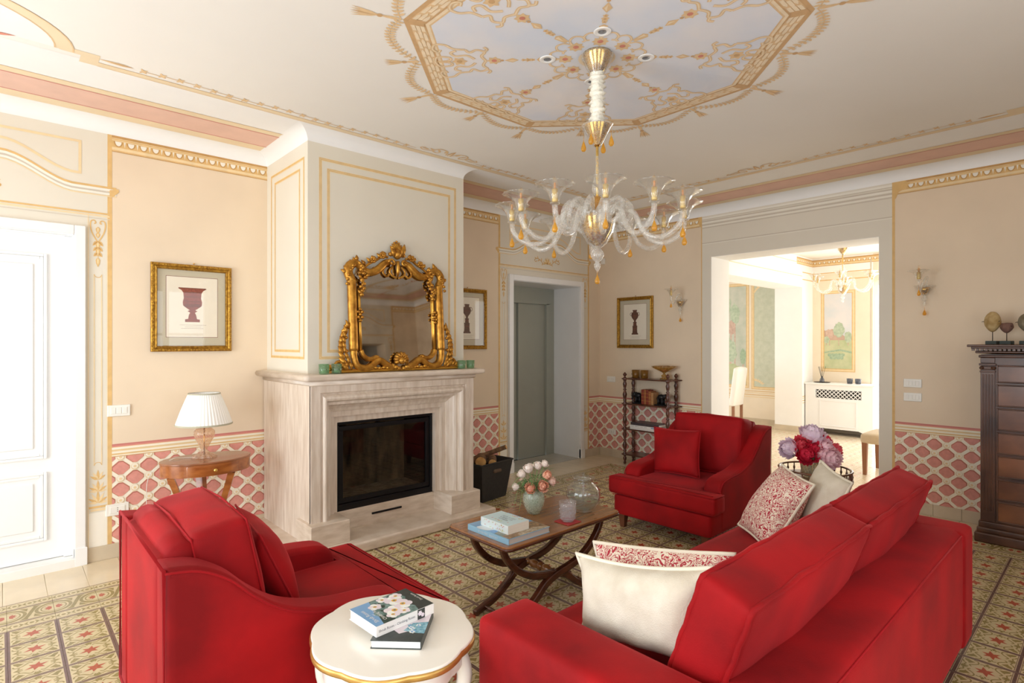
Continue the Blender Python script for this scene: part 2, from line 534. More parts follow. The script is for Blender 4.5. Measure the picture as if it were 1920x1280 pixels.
# window joinery behind the camera
def window_frame(name, ax, p, a, b, z0, z1, parent=None):
    mb = MB(); t = 0.06
    def bx(u0, u1, za, zb, d=0.05):
        if ax == 'x': mb.box((p - d, u0, za), (p + d, u1, zb))
        else: mb.box((u0, p - d, za), (u1, p + d, zb))
    bx(a, a + t, z0, z1); bx(b - t, b, z0, z1); bx(a + t, b - t, z0, z0 + t); bx(a + t, b - t, z1 - t, z1)
    bx((a + b) / 2 - t * .7, (a + b) / 2 + t * .7, z0, z1, .04); bx(a, b, z0 + (z1 - z0) * .62 - .02, z0 + (z1 - z0) * .62 + .02, .03)
    return tag(mb.build(name, MATS['white_lacquer']), kind='structure')
window_frame('window_1', 'x', X0 - 0.1, 2.3, 4.0, 0.2, 2.5)
window_frame('window_2', 'x', X0 - 0.1, -0.5, 1.2, 0.2, 2.5)
window_frame('window_3', 'y', Y0 - 0.1, -0.95, 0.55, 0.2, 2.5)
window_frame('window_added', 'y', Y0 - 0.1, 1.45, 2.75, 0.35, 2.45)  # unseen window, added only to let in the extra fill
window_frame('window_4', 'x', X2 + 0.12, 1.35, 2.72, 0.04, 2.5)
# an open doorway in the right wall (seen only in the mirror): dark wooden leaf standing open behind it
mb = MB(); mb.box((4.0, Y0 - 1.6, -0.05), (5.4, Y0 - 0.3, 0.0)); mb.box((3.9, Y0 - 1.7, 0), (5.5, Y0 - 1.6, 2.6)); mb.box((3.9, Y0 - 1.6, 0), (4.0, Y0 - 0.3, 2.6)); mb.box((5.4, Y0 - 1.6, 0), (5.5, Y0 - 0.3, 2.6)); mb.box((4.0, Y0 - 1.6, 2.5), (5.4, Y0 - 0.3, 2.6))
tag(mb.build('wall_passage', MATS['cream']), kind='structure')

mb = MB(); mb.box((4.25, Y0 - 1.2, 0), (5.2, Y0 - .8, 1.75)); tag(mb.build('wall_cupboard', mat('passage_wood', (70, 40, 28), .4, var=.2)), kind='structure')
# ceiling and cove
mb = MB(); mb.box((X0 - 0.3, Y0 - 0.3, ZC), (B + 0.42, A + 0.45, ZC + 0.15))
ceiling = tag(mb.build('ceiling', MATS['ceiling_paint']), kind='structure')
outl = [(X0, Y0), (B, Y0), (B, A), (CX1, A), (CX1, CY), (CX0, CY), (CX0, A), (X0, A)]
mb = MB(); ns = 9; rings = []
N = len(outl)
for k in range(ns + 1):
    th = pi / 2 * k / ns; d = 0.11 * (1 - cos(th)); z = ZW + (ZC - ZW) * sin(th)
    ring = []
    for i in range(N):
        a, b, c = Vector(outl[i - 1]), Vector(outl[i]), Vector(outl[(i + 1) % N])
        e1, e2 = (b - a).normalized(), (c - b).normalized()
        nn = Vector((-e1.y, e1.x)) + Vector((-e2.y, e2.x))
        ring.append((b.x + nn.x * d, b.y + nn.y * d, z))
    rings.append(ring)
for i in range(N):
    j = (i + 1) % N
    vs = [r[i] for r in rings] + [r[j] for r in rings]
    mb.add(vs, [(k, ns + 1 + k, ns + 2 + k, k + 1) for k in range(ns)], 0, True)
tag(mb.build('trim_1', MATS['cove_white']), kind='structure')

# chimney breast
mb = MB(); mb.box((CX0, CY, 1.2), (CX1, A, ZC))
wall_chimney = tag(mb.build('wall_chimney', MATS['cream']), kind='structure')

# ------------------------------------------------------------------ painted decoration
PM = ['peach', 'cream', 'cream_light', 'gold_paint', 'gold_dark', 'gold_pale', 'grey_line', 'rose_line', 'rose_paint', 'rose_dark', 'lattice_cream', 'lattice_tan']
def paint_left(): return Paint(lambda u, v, l: (u, A - 0.0007 * l, v), PM)
def paint_back(): return Paint(lambda u, v, l: (B - 0.0007 * l, u, v), PM)
def paint_right(): return Paint(lambda u, v, l: (u, Y0 + 0.0007 * l, v), PM)
def paint_near(): return Paint(lambda u, v, l: (X0 + 0.0007 * l, u, v), PM)

def frieze(P, u0, u1):
    """painted egg-and-dart band under the cove"""
    P.box = (u0, u1, 0, 5)
    P.rect(u0, u1, 2.85, ZW, 'gold_pale', 1)
    P.rect(u0, u1, 2.948, ZW, 'gold_dark', 2); P.rect(u0, u1, 2.936, 2.944, 'gold_paint', 2)
    P.rect(u0, u1, 2.884, 2.93, 'gold_paint', 2)
    P.rect(u0, u1, 2.858, 2.864, 'gold_paint', 2); P.rect(u0, u1, 2.85, 2.856, 'gold_dark', 2)
    n = max(1, round((u1 - u0) / 0.075)); s = (u1 - u0) / n
    for i in range(n):
        u = u0 + s * (i + .5)
        P.poly(arc(u, 2.925, s * .36, 180, 360, 8, 0.038), 'gold_dark', 3)
        P.poly(arc(u, 2.925, s * .25, 180, 360, 8, 0.031), 'cream_light', 4)
        P.poly([(u + s * .5 - s * .07, 2.928), (u + s * .5, 2.888), (u + s * .5 + s * .07, 2.928)], 'cream_light', 3)
    P.box = None

def chair_rail(P, u0, u1):
    P.rect(u0, u1, .774, .795, 'rose_line', 1); P.rect(u0, u1, .788, .791, 'rose_dark', 2)
    P.rect(u0, u1, .705, .774, 'gold_pale', 1)
    P.rect(u0, u1, .757, .769, 'lattice_cream', 2); P.rect(u0, u1, .748, .754, 'lattice_tan', 2); P.rect(u0, u1, .730, .742, 'lattice_cream', 2)
    P.rect(u0, u1, .721, .726, 'gold_paint', 2); P.rect(u0, u1, .711, .716, 'lattice_cream', 2); P.rect(u0, u1, .705, .708, 'gold_dark', 2)

def lattice(P, u0, u1, z0=.10, z1=.705, org=(.716, .624), pu=.17, pv=.153):
    P.rect(u0, u1, z0, z1, 'lattice_cream', 1)
    P.box = (u0, u1, z0, z1)
    i0, i1 = int((u0 - org[0]) / pu) - 2, int((u1 - org[0]) / pu) + 2
    j0, j1 = int((z0 - org[1]) / pv) - 2, int((z1 - org[1]) / pv) + 2
    hu, hv = pu / 2, pv / 2
    def octo(cu, cv, k, cutk):
        a, b = hu * k, hv * k; c = cutk
        return [(cu + a - c * a, cv + c * b), (cu + c * a, cv + b - c * b), (cu - c * a, cv + b - c * b), (cu - a + c * a, cv + c * b), (cu - a + c * a, cv - c * b), (cu - c * a, cv - b + c * b), (cu + c * a, cv - b + c * b), (cu + a - c * a, cv - c * b)]
    for i in range(i0, i1 + 1):
        for j in range(j0, j1 + 1):
            for (du, dv) in ((hu, 0), (0, hv)):
                cu, cv = org[0] + i * pu + du, org[1] + j * pv + dv
                P.poly(octo(cu, cv, .80, .19), 'lattice_tan', 2)
                P.poly(octo(cu, cv, .77, .19), 'rose_dark', 3)
                P.poly([(u + .002, v - .004) for u, v in octo(cu, cv, .70, .19)], 'rose_paint', 4)
            for (du, dv) in ((0, 0), (hu, hv)):
                cu, cv = org[0] + i * pu + du, org[1] + j * pv + dv
                P.disc(cu, cv, .024, 'lattice_tan', 5, 12); P.disc(cu - .001, cv + .002, .0205, 'lattice_cream', 6, 12); P.disc(cu, cv - .001, .0095, 'gold_pale', 7, 10)
    P.box = None

def pilaster(P, c, wd):
    """painted pilaster between z .1 and 2.4, centred at c"""
    for (z0, z1) in ((.66, 1.98),):
        for s in (-1, 1): P.rect(c + s * .021 - .003, c + s * .021 + .003, z0, z1, 'gold_pale', 3)
        P.ribbon(arc(c, z1, .021, 180, 360, 8), .004, 'gold_paint', 3)
        P.ribbon(arc(c, z0, .021, 0, 180, 8), .004, 'gold_paint', 3)
    # drop of leaves at the top
    for s in (-1, 1):
        P.ribbon(catmull([(c, 2.20), (c + s * .03, 2.26), (c + s * .042, 2.31), (c + s * .038, 2.345), (c + s * .02, 2.352), (c + s * .012, 2.335), (c + s * .022, 2.33)], 5), .008, 'gold_paint', 3)
        for k, z in enumerate((2.19, 2.15, 2.11)):
            P.leaf(c, z + .02, -90 + s * 42, .045 - .004 * k, .024, 'gold_paint', 3); P.leaf(c, z + .02, -90 + s * 42, .036 - .004 * k, .010, 'gold_dark', 4)
    for z, l in ((2.31, .05), (2.27, .04), (2.21, .06), (2.16, .06), (2.10, .07)):
        P.leaf(c, z, -90, l, .026, 'gold_paint', 4); P.leaf(c, z - .006, -90, l * .7, .010, 'gold_pale', 5)
    # palmette at the foot
    for z, n, l in ((.40, 3, .09), (.48, 3, .08), (.56, 2, .07)):
        for k in range(-n, n + 1): P.leaf(c, z, 90 + k * 28, l * (1 - .12 * abs(k)), .018, 'gold_paint' if k % 2 == 0 else 'gold_pale', 3)
    P.rect(c - .05, c + .05, .365, .38, 'gold_paint', 3); P.rect(c - .042, c + .042, .345, .36, 'gold_pale', 3)
    P.rect(c - .055, c + .055, .10, .335, 'cream_light', 3)
    for s in (-1, 1): P.rect(c + s * (wd / 2 - .004) - .0025, c + s * (wd / 2 - .004) + .0025, .1, 2.395, 'gold_pale', 3)

def acanthus(P, cu, cv, w):
    """shell with leafy S-scrolls to both sides"""
    for s in (-1, 1):
        q = catmull([(cu + s * .03, cv - .02), (cu + s * w * .30, cv - .030), (cu + s * w * .55, cv + .012), (cu + s * w * .80, cv + .030), (cu + s * w, cv + .008), (cu + s * w * .90, cv - .012), (cu + s * w * .82, cv + .004)], 5)
        P.ribbon(q, .009, 'gold_paint', 3); P.ribbon(q, .003, 'gold_dark', 4)
        for fx, fy, an, ln in ((.22, -.025, 60, .04), (.34, -.022, -50, .035), (.46, .0, 95, .045), (.60, .016, -30, .045), (.72, .026, 70, .04), (.84, .026, 20, .04)):
            P.leaf(cu + s * w * fx, cv + fy, an if s > 0 else 180 - an, ln, .016, 'gold_paint', 3)
    for k in range(-3, 4): P.leaf(cu, cv - .02, 90 + k * 27, .085 - .008 * abs(k), .026, 'gold_paint' if k % 2 else 'gold_pale', 5)
    P.disc(cu, cv - .018, .014, 'gold_dark', 7)

def door_surround(P, u0, u1, a, b, zt):
    """painted cream door case with a swept pediment"""
    c = (u0 + u1) / 2; hw = (u1 - u0) / 2
    P.rect(u0, a, .1, ZW, 'cream', 1); P.rect(b, u1, .1, ZW, 'cream', 1); P.rect(a, b, zt, ZW, 'cream', 1)
    for u in (u0, u1): P.rect(u - .012, u + .014, .1, ZW, 'gold_paint', 2)
    def S(t):   # pediment line, t from -1 to 1
        a = min(1, max(0, (abs(t) - .28) / .47)); a = a * a * (3 - 2 * a)
        return 2.735 - .145 * a
    ts = [-1.05 + 2.1 * i / 40 for i in range(41)]
    line = [(c + hw * t, S(t)) for t in ts]
    for dz, wd, m in ((0.0, .014, 'gold_paint'), (-.016, .016, 'cream_light'), (-.032, .010, 'grey_line'), (-.044, .014, 'cream_light'), (-.058, .008, 'gold_pale')):
        P.ribbon([(u, z + dz) for u, z in line], wd, m, 3)
    for s in (-1, 1):
        e = c + s * hw
        P.poly([(e + s * .0, 2.575), (e + s * .05, 2.59), (e + s * .055, 2.57), (e + s * .02, 2.53), (e, 2.53)], 'gold_paint', 4)
    # panel over the pediment
    P.ribbon([(c + hw * t, S(t) + .075) for t in ts if abs(t) <= .8], .016, 'gold_pale', 3)
    P.rect(c - hw * .79, c + hw * .79, 2.87, 2.886, 'gold_pale', 3)
    for s in (-1, 1): P.rect(c + s * hw * .79 - .008, c + s * hw * .79 + .008, S(.8) + .068, 2.886, 'gold_pale', 3)
    # architrave lines
    P.rect(u0, u1, 2.398, 2.410, 'gold_paint', 3); P.rect(u0, u1, 2.382, 2.392, 'gold_pale', 3); P.rect(u0, u1, 2.365, 2.370, 'grey_line', 3)
    acanthus(P, c, 2.50, .22)
    pilaster(P, u0 + .066, .115); pilaster(P, u1 - .066, .115)

# left wall
P = paint_left()
door_surround(P, -1.0, .567, D0, D1, 2.24)
frieze(P, .58, CX0); chair_rail(P, .58, CX0); lattice(P, .58, CX0)
frieze(P, CX1, 4.178); chair_rail(P, CX1, 4.178); lattice(P, CX1, 4.178)
frieze(P, 5.775, B); chair_rail(P, 5.775, B); lattice(P, 5.775, B)
frieze(P, X0, -1.014); chair_rail(P, X0, -1.014); lattice(P, X0, -1.014)
door_surround(P, 4.19, 5.76, E0, E1, 2.238)
P.build('painted_decoration', wall_left)

# back wall
P = paint_back()
S0, S1 = 1.418, 3.289
P.rect(S0, O0, .1, ZW, 'cream', 1); P.rect(O1, S1, .1, ZW, 'cream', 1); P.rect(O0, O1, OZ, ZW, 'cream', 1)
P.rect(S0 - .022, S0, .1, 2.86, 'gold_paint', 2); P.rect(S1, S1 + .012, .1, 2.86, 'gold_paint', 2)
for z, wd, m in ((2.94, .018, 'cream_light'), (2.925, .006, 'grey_line'), (2.905, .012, 'grey_line'), (2.888, .018, 'cream_light'), (2.866, .014, 'grey_line'), (2.848, .012, 'cream_light'), (2.83, .010, 'grey_line'), (2.655, .010, 'grey_line'), (2.643, .006, 'cream_light')):
    P.rect(S0, S1, z - wd / 2, z + wd / 2, m, 2)
frieze(P, Y0, S0 - .03); chair_rail(P, Y0, S0 - .022); lattice(P, Y0, S0 - .022, org=(1.02, .624))
frieze(P, S1 + .03, A); chair_rail(P, S1 + .012, A); lattice(P, S1 + .012, A, org=(4.62, .624))
P.poly([(S0 + .0, 2.80), (S0 - .03, 2.815), (S0 - .05, 2.87), (S0 - .11, 2.90), (S0 - .135, ZW - .03), (S0 - .10, ZW), (S0, ZW)][::-1], 'gold_paint', 6)
P.poly([(S1, 2.83), (S1 + .03, 2.86), (S1 + .05, ZW), (S1, ZW)], 'gold_paint', 6)
P.build('painted_decoration', wall_back)

# walls behind the camera (seen in the mirror)
P = paint_right()
frieze(P, X0, 3.90); chair_rail(P, X0, -0.95); chair_rail(P, .55, 1.42); lattice(P, .55, 1.42); chair_rail(P, 2.78, 3.90); lattice(P, 2.78, 3.90); frieze(P, 5.49, B); chair_rail(P, 5.49, B); lattice(P, 5.49, B)
door_surround(P, 3.91, 5.48, 4.1, 5.29, 2.24)
P.build('painted_decoration', wall_right)
P = paint_near(); frieze(P, Y0, A); chair_rail(P, 1.25, 2.25); lattice(P, 1.25, 2.25); P.build('painted_decoration', wall_near)

# chimney panels
P = Paint(lambda u, v, l: (u, CY - 0.0007 * l, v), PM)
for (a, b, z0, z1) in ((1.718, 2.962, 1.385, 2.865), (1.779, 2.898, 1.434, 2.795)):
    P.frame(a, b, z0, z1, .024, 'gold_pale', 1); P.frame(a + .004, b - .004, z0 + .004, z1 - .004, .014, 'gold_paint', 2); P.frame(a + .009, b - .009, z0 + .009, z1 - .009, .004, 'gold_pale', 3)
P.build('painted_panel', wall_chimney)
P = Paint(lambda u, v, l: (CX0 - 0.0007 * l, u, v), PM)
for (a, b, z0, z1) in ((4.02, 4.70, 1.385, 2.865), (4.10, 4.62, 1.434, 2.795)):
    P.frame(a, b, z0, z1, .024, 'gold_pale', 1); P.frame(a + .004, b - .004, z0 + .004, z1 - .004, .014, 'gold_paint', 2)
P.build('painted_panel', wall_chimney)

# ------------------------------------------------------------------ ceiling painting
CM = ['ceil_tan', 'ceil_tan_dark', 'ceil_tan_light', 'ceil_red', 'sky_paint', 'band_pink', 'band_tan', 'rose_line', 'ceiling_paint', 'cove_white']
P = Paint(lambda u, v, l: (u, v, ZC - 0.0006 * l), CM)
def ring(d0, d1, m, layer):
    a = [(X0 + d0, Y0 + d0), (B - d0, Y0 + d0), (B - d0, A - d0), (X0 + d0, A - d0)]
    b = [(X0 + d1, Y0 + d1), (B - d1, Y0 + d1), (B - d1, A - d1), (X0 + d1, A - d1)]
    for i in range(4):
        j = (i + 1) % 4; P.poly([a[i], a[j], b[j], b[i]], m, layer)
ring(.0, .97, 'cove_white', 1)
ring(.11, .59, 'band_tan', 2); ring(.225, .515, 'band_pink', 3)
ring(.505, .515, 'rose_line', 4); ring(.225, .235, 'rose_line', 4); ring(.585, .592, 'ceil_tan', 4)
# thin band with stepped, arched ends and a leaf garland
def side(tf, L, arch):
    """local frame: u along the wall 0..L, v = distance from the wall"""
    P.tf = tf
    a0, a1 = arch
    for (u0, u1) in ((0.95, a0), (a1, L - .95)):
        if u1 - u0 > .05:
            P.rect(u0, u1, .93, .985, 'band_tan', 2); P.rect(u0, u1, .93, .936, 'ceil_tan', 3); P.rect(u0, u1, .979, .985, 'ceil_tan', 3)
    if a1 > a0:
        cu, hw = (a0 + a1) / 2, (a1 - a0) / 2
        for s, e in ((1, a1), (-1, a0)):
            P.poly([(e - s * .08, .93), (e, .93), (e, 1.075), (e - s * .08, 1.075)] if s > 0 else [(e, .93), (e + .08, .93), (e + .08, 1.075), (e, 1.075)], 'band_tan', 2)
            P.poly([(e - s * .17, 1.02), (e - s * .0, 1.02), (e - s * .0, 1.075), (e - s * .17, 1.075)] if s > 0 else [(e, 1.02), (e + .17, 1.02), (e + .17, 1.075), (e, 1.075)], 'band_tan', 2)
        b = arc(cu, 1.03, hw - .15, 0, 180, 30, .50)
        P.poly(b, 'cove_white', 1)
        P.ribbon(b, .07, 'band_tan', 3)
        P.ribbon([(cu + (u - cu) * 1.045, 1.03 + (v - 1.03) * 1.065) for u, v in b], .007, 'ceil_tan', 4); P.ribbon([(cu + (u - cu) * .955, 1.03 + (v - 1.03) * .935) for u, v in b], .007, 'ceil_tan', 4)
        # shell with scrolls inside the arch
        for k in range(-4, 5): P.leaf(cu, 1.06, 90 + k * 17, .22, .05, 'ceil_tan_light' if k % 2 else 'ceil_tan', 4)
        for s in (-1, 1):
            P.ribbon(catmull([(cu + s * .08, 1.06), (cu + s * .22, 1.0), (cu + s * .36, 1.04), (cu + s * .46, 1.0), (cu + s * .52, 1.03), (cu + s * .48, 1.05)], 6), .014, 'ceil_tan', 4)
            for k in range(4): P.leaf(cu + s * (.16 + .09 * k), 1.02, 90 - s * 55, .10, .03, 'ceil_red' if k == 3 else 'ceil_tan_light', 4)
            P.leaf(cu + s * .50, .985, 90 - s * 70, .16, .035, 'ceil_red', 5)
    def garland(u0, u1):
        n = max(2, int(abs(u1 - u0) / .088)); st = (u1 - u0) / n
        P.leaf(u0 - st * .5, 1.035, 0 if st < 0 else 180, .16, .03, 'ceil_tan', 3); P.leaf(u0 - st * .5, 1.035, 0 if st < 0 else 180, .11, .014, 'ceil_tan_dark', 4)
        for i in range(n):
            u = u0 + st * i; s = 1 if st > 0 else -1; v = 1.03 + .012 * sin(i * .9)
            P.rect(min(u, u + st), max(u, u + st), v - .003, v + .003, 'ceil_tan', 3)
            for da in (50, -50, 110, -110): P.leaf(u, v, (0 if s > 0 else 180) + da, .034, .016, 'ceil_tan', 3)
    def centre(cu):
        for s in (-1, 1):
            P.ribbon(catmull([(cu + s * .02, 1.03), (cu + s * .06, 1.11), (cu + s * .14, 1.12), (cu + s * .16, 1.05), (cu + s * .11, 1.03), (cu + s * .10, 1.07)], 6), .012, 'ceil_tan', 4)
            P.ribbon(catmull([(cu + s * .16, 1.05), (cu + s * .24, 1.03), (cu + s * .28, 1.06), (cu + s * .25, 1.09)], 6), .010, 'ceil_tan', 4)
            for k in range(4): P.leaf(cu + s * (.05 + .05 * k), 1.06, 90 - s * (20 + 22 * k), .07, .022, 'ceil_tan', 4)
        P.leaf(cu, 1.02, 90, .13, .04, 'ceil_tan_dark', 4); P.leaf(cu, 1.02, 90, .09, .02, 'ceil_tan_light', 5)
    if a1 > a0:
        e1 = a1; m1 = (e1 + L - .95) / 2
        if L - a1 > 1.6: garland(e1 + .2, m1 - .3); centre(m1); garland(L - 1.1, m1 + .3)
        if a0 > 1.6: m0 = (a0 + .95) / 2; garland(a0 - .2, m0 + .3); centre(m0); garland(1.1, m0 - .3)
    P.tf = None
LX, LY = B - X0, A - Y0
side(lambda u, v: (X0 + u, A - v), LX, (0.42, 2.40))
side(lambda u, v: (B - v, A - u), LY, (A - 0.52, A + 1.2))
side(lambda u, v: (B - u, Y0 + v), LX, (1.8, 3.6))
side(lambda u, v: (X0 + v, Y0 + u), LY, (3.2, 5.0))
# octagonal sky medallion
MC = (2.38, 1.92); RO = 1.04
def pol(r, a): return (MC[0] + r * cos(radians(a)), MC[1] + r * sin(radians(a)))
def octa(r): return [pol(r, 22.5 + 45 * k) for k in range(8)]
o1, o2, o3, o4 = octa(RO), octa(RO - .025), octa(RO - .10), octa(RO - .125)
P.poly(o1, 'ceil_tan_dark', 2); P.poly(o2, 'ceil_tan', 3); P.poly(o3, 'ceil_tan_dark', 4); P.poly(octa(RO - .108), 'ceil_tan_light', 5); P.poly(o4, 'ceil_tan', 6); P.poly(octa(RO - .135), 'sky_paint', 7)
for k in range(8):
    a, b = Vector(o2[k]), Vector(o2[(k + 1) % 8]); c, d = Vector(o3[k]), Vector(o3[(k + 1) % 8])
    n = 9
    for i in range(n):
        t0, t1 = (i + .12) / n, (i + .9) / n
        for w0, w1 in ((.06, .32), (.37, .63), (.68, .94)):
            sh = .25 if (w0 > .3 and w0 < .5) else 0
            q0, q1 = (t0 + sh / n, t1 + sh / n) if t1 + sh / n < 1 else (t0, t1)
            A0, A1 = a.lerp(b, q0), a.lerp(b, q1); C0, C1 = c.lerp(d, q0), c.lerp(d, q1)
            m0, m1 = A0.lerp(C0, w0), A1.lerp(C1, w0); n0, n1 = A0.lerp(C0, w1), A1.lerp(C1, w1)
            mid = (m1 + n1) / 2 + (m1 - m0) * .12
            P.poly([m0, m1 - (m1 - m0) * .2, mid, n1 - (n1 - n0) * .2, n0], 'ceil_tan_light', 5)
    P.poly([a, a.lerp(b, .035), c.lerp(d, .035), c, ], 'ceil_tan_dark', 6); P.poly([a.lerp(b, .965), b, d, c.lerp(d, .965)], 'ceil_tan_dark', 6)
def rad(a):
    ca, sa = cos(radians(a)), sin(radians(a))
    return lambda u, v: (MC[0] + u * ca - v * sa, MC[1] + u * sa + v * ca)
for k in range(8):
    P.tf = rad(45 * k)
    # chain from centre outwards
    P.flower(.17, 0, .045, 'ceil_tan', 'ceil_red', 9, 8)
    for s in (-1, 1):
        P.ribbon(catmull([(.20, 0), (.24, s * .02), (.25, s * .06), (.22, s * .085), (.185, s * .075), (.185, s * .055)], 5), .013, 'ceil_tan', 9)
        P.ribbon(catmull([(.20, 0), (.24, s * .02), (.25, s * .06), (.22, s * .085), (.185, s * .075), (.185, s * .055)], 5), .005, 'ceil_tan_light', 10)
    P.poly([(.24, -.012), (.31, -.022), (.325, 0), (.31, .022), (.24, .012)], 'ceil_tan', 9); P.poly([(.26, -.006), (.31, -.014), (.31, .006)], 'ceil_tan_light', 10)
    for u, s in ((.345, .016), (.37, .022), (.395, .016)): P.flower(u, 0, s, 'ceil_tan', 'ceil_tan_dark', 9, 5)
    P.poly([(.42, 0), (.455, -.024), (.50, 0), (.455, .024)], 'ceil_tan', 9); P.poly([(.43, 0), (.455, -.014), (.48, 0)], 'ceil_tan_light', 10)
    P.disc(.512, 0, .010, 'ceil_tan_dark', 9)
    P.flower(.555, 0, .042, 'ceil_tan', 'ceil_red', 9, 7)
    # cartouche by the border
    for s in (-1, 1):
        for path in ([(.60, 0), (.62, .05), (.60, .09), (.64, .115), (.68, .09), (.70, .12)], [(.70, .12), (.76, .13), (.80, .17), (.85, .175), (.87, .13), (.845, .10), (.83, .125)],
                     [(.66, .02), (.70, .06), (.76, .055), (.78, .09), (.75, .11)], [(.88, .0), (.86, .05), (.80, .045), (.79, .02), (.81, .01)], [(.61, .09), (.585, .115), (.60, .14)]):
            q = catmull([(u, s * v) for u, v in path], 5)
            P.ribbon(q, .018, 'ceil_tan', 9); P.ribbon(q, .007, 'ceil_tan_light', 10)
    P.flower(.745, 0, .045, 'ceil_tan', 'ceil_tan_dark', 9, 6); P.leaf(.79, 0, 0, .09, .03, 'ceil_tan', 9)
    P.tf = None
P.disc(MC[0], MC[1], .10, 'ceil_tan_light', 9, 20)
# swags and tassels outside the frame
for k in range(16):
    a = 22.5 * k; r0 = RO if k % 2 else RO * cos(pi / 8)
    P.tf = rad(a)
    L_ = .22 if k % 2 else .18
    P.leaf(r0, 0, 0, L_ * .55, .025, 'ceil_tan', 3); P.disc(r0 + L_ * .5, 0, .014, 'ceil_tan_dark', 4)
    for da in (-16, -8, 0, 8, 16): P.leaf(r0 + L_ * .5, 0, da, L_ * .62, .016, 'ceil_tan' if da else 'ceil_tan_dark', 3)
    P.tf = None
    b = 22.5 * (k + 1); r1 = RO if (k + 1) % 2 else RO * cos(pi / 8)
    p0, p1 = Vector(pol(r0 + .01, a)), Vector(pol(r1 + .01, b)); nrm = Vector(pol(1, (a + b) / 2)) - Vector(MC)
    pts = [p0.lerp(p1, t / 16) + nrm * (.10 * 4 * (t / 16) * (1 - t / 16)) for t in range(17)]
    P.ribbon(pts, .006, 'ceil_tan', 3)
    for t in range(1, 16):
        d = pts[t + 1 if t < 16 else t] - pts[t - 1]; ang = math.degrees(atan2(d.y, d.x)) * 1
        for s in (-1, 1): P.leaf(pts[t].x, pts[t].y, ang + s * 65, .036 if s > 0 else .030, .018, 'ceil_tan', 4)
P.build('painted_decoration', ceiling)

# ------------------------------------------------------------------ floors
mb = MB(); mb.box((X0 - .3, Y0 - .3, -.12), (B + .05, A + .45, -.010)); mb.box((E0, A, -.12), (E1, A + .45, -.004))
floor = tag(mb.build('floor', MATS['grout']), kind='structure')
GX, GY, TS = 0.028, 0.126, 0.2
FX0, FX1 = GX - TS * 8, GX + TS * 26     # field of star tiles
FY0, FY1 = GY - TS * 6, GY + TS * 19
TM = ['tile_cream', 'tile_olive', 'tile_red', 'tile_purple']
def tile_base(P, hx, hy, m='tile_cream'):
    g = .0006
    P.mb.box((-hx + g, -hy + g, -.012), (hx - g, hy - g, 0), P.names.index(m))
def star_tile(names):
    c, o, r, p = names
    P = Paint(lambda u, v, l: (u, v, .00012 * l), names)
    h = .0994
    tile_base(P, .1, .1, c)
    P.rect(-h, -h + .0095, -h, h, p, 1); P.rect(h - .0095, h, -h, h, p, 1)
    for s in (-1, 1): P.rect(-h, h, s * (h - .003) - .003, s * (h - .003) + .003, p, 1); P.rect(-h + .011, h - .011, s * (h - .010) - .0012, s * (h - .010) + .0012, p, 1)
    st = []
    for k in range(12):
        a = radians(15 + 30 * k); rr = .040 if k % 2 == 0 else .019
        if k in (0, 6): rr = .046
        st.append((rr * cos(a), rr * sin(a)))
    P.poly(st, r, 2)
    for sx in (-1, 1):
        for sy in (-1, 1):
            f = lambda u, v: (sx * u, sy * v)
            P.poly([f(*q) for q in [(.083, .083), (.066, .080), (.052, .066), (.042, .064), (.052, .054), (.066, .042), (.072, .056), (.080, .066)]], o, 1)
            P.ribbon([f(*q) for q in catmull([(.012, .050), (.024, .058), (.034, .050), (.046, .038), (.060, .030), (.078, .034), (.084, .050)], 3)], .006, o, 1)
            P.ribbon([f(*q) for q in catmull([(.005, .060), (.014, .076), (.032, .072), (.044, .082), (.058, .086)], 3)], .006, o, 1)
            P.ribbon([f(*q) for q in catmull([(.050, .006), (.066, .012), (.060, .024)], 3)], .006, o, 1)
    for sy in (-1, 1): P.poly([(-.014, sy * .082), (0, sy * .062), (.014, sy * .082), (0, sy * .088)], o, 1)
    for sx in (-1, 1): P.poly([(sx * .056, 0), (sx * .070, .009), (sx * .086, 0), (sx * .070, -.009)], o, 1)
    return P
def mesh_of(P, name):
    o = P.build(name, None); me = o.data; bpy.data.objects.remove(o); return me
star_me = mesh_of(star_tile(TM), 'tile')
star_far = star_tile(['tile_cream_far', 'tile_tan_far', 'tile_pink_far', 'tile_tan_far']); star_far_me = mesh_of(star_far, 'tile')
def strip_tile():
    P = Paint(lambda u, v, l: (u, v, .00012 * l), TM); tile_base(P, .1, .05)
    h = .0994
    for s in (-1, 1): P.rect(-h, h, s * .0455 - .0025, s * .0455 + .0025, 'tile_purple', 1); P.rect(-h, h, s * .038 - .001, s * .038 + .001, 'tile_purple', 1)
    for k in range(3):
        u = -.066 + .066 * k
        P.disc(u, 0, .0105, 'tile_olive', 1, 10)
        for s in (-1, 1):
            P.poly([(u + s * .012, .026), (u + s * .034, 0), (u + s * .012, -.026), (u + s * .020, 0)], 'tile_olive', 1)
    return P
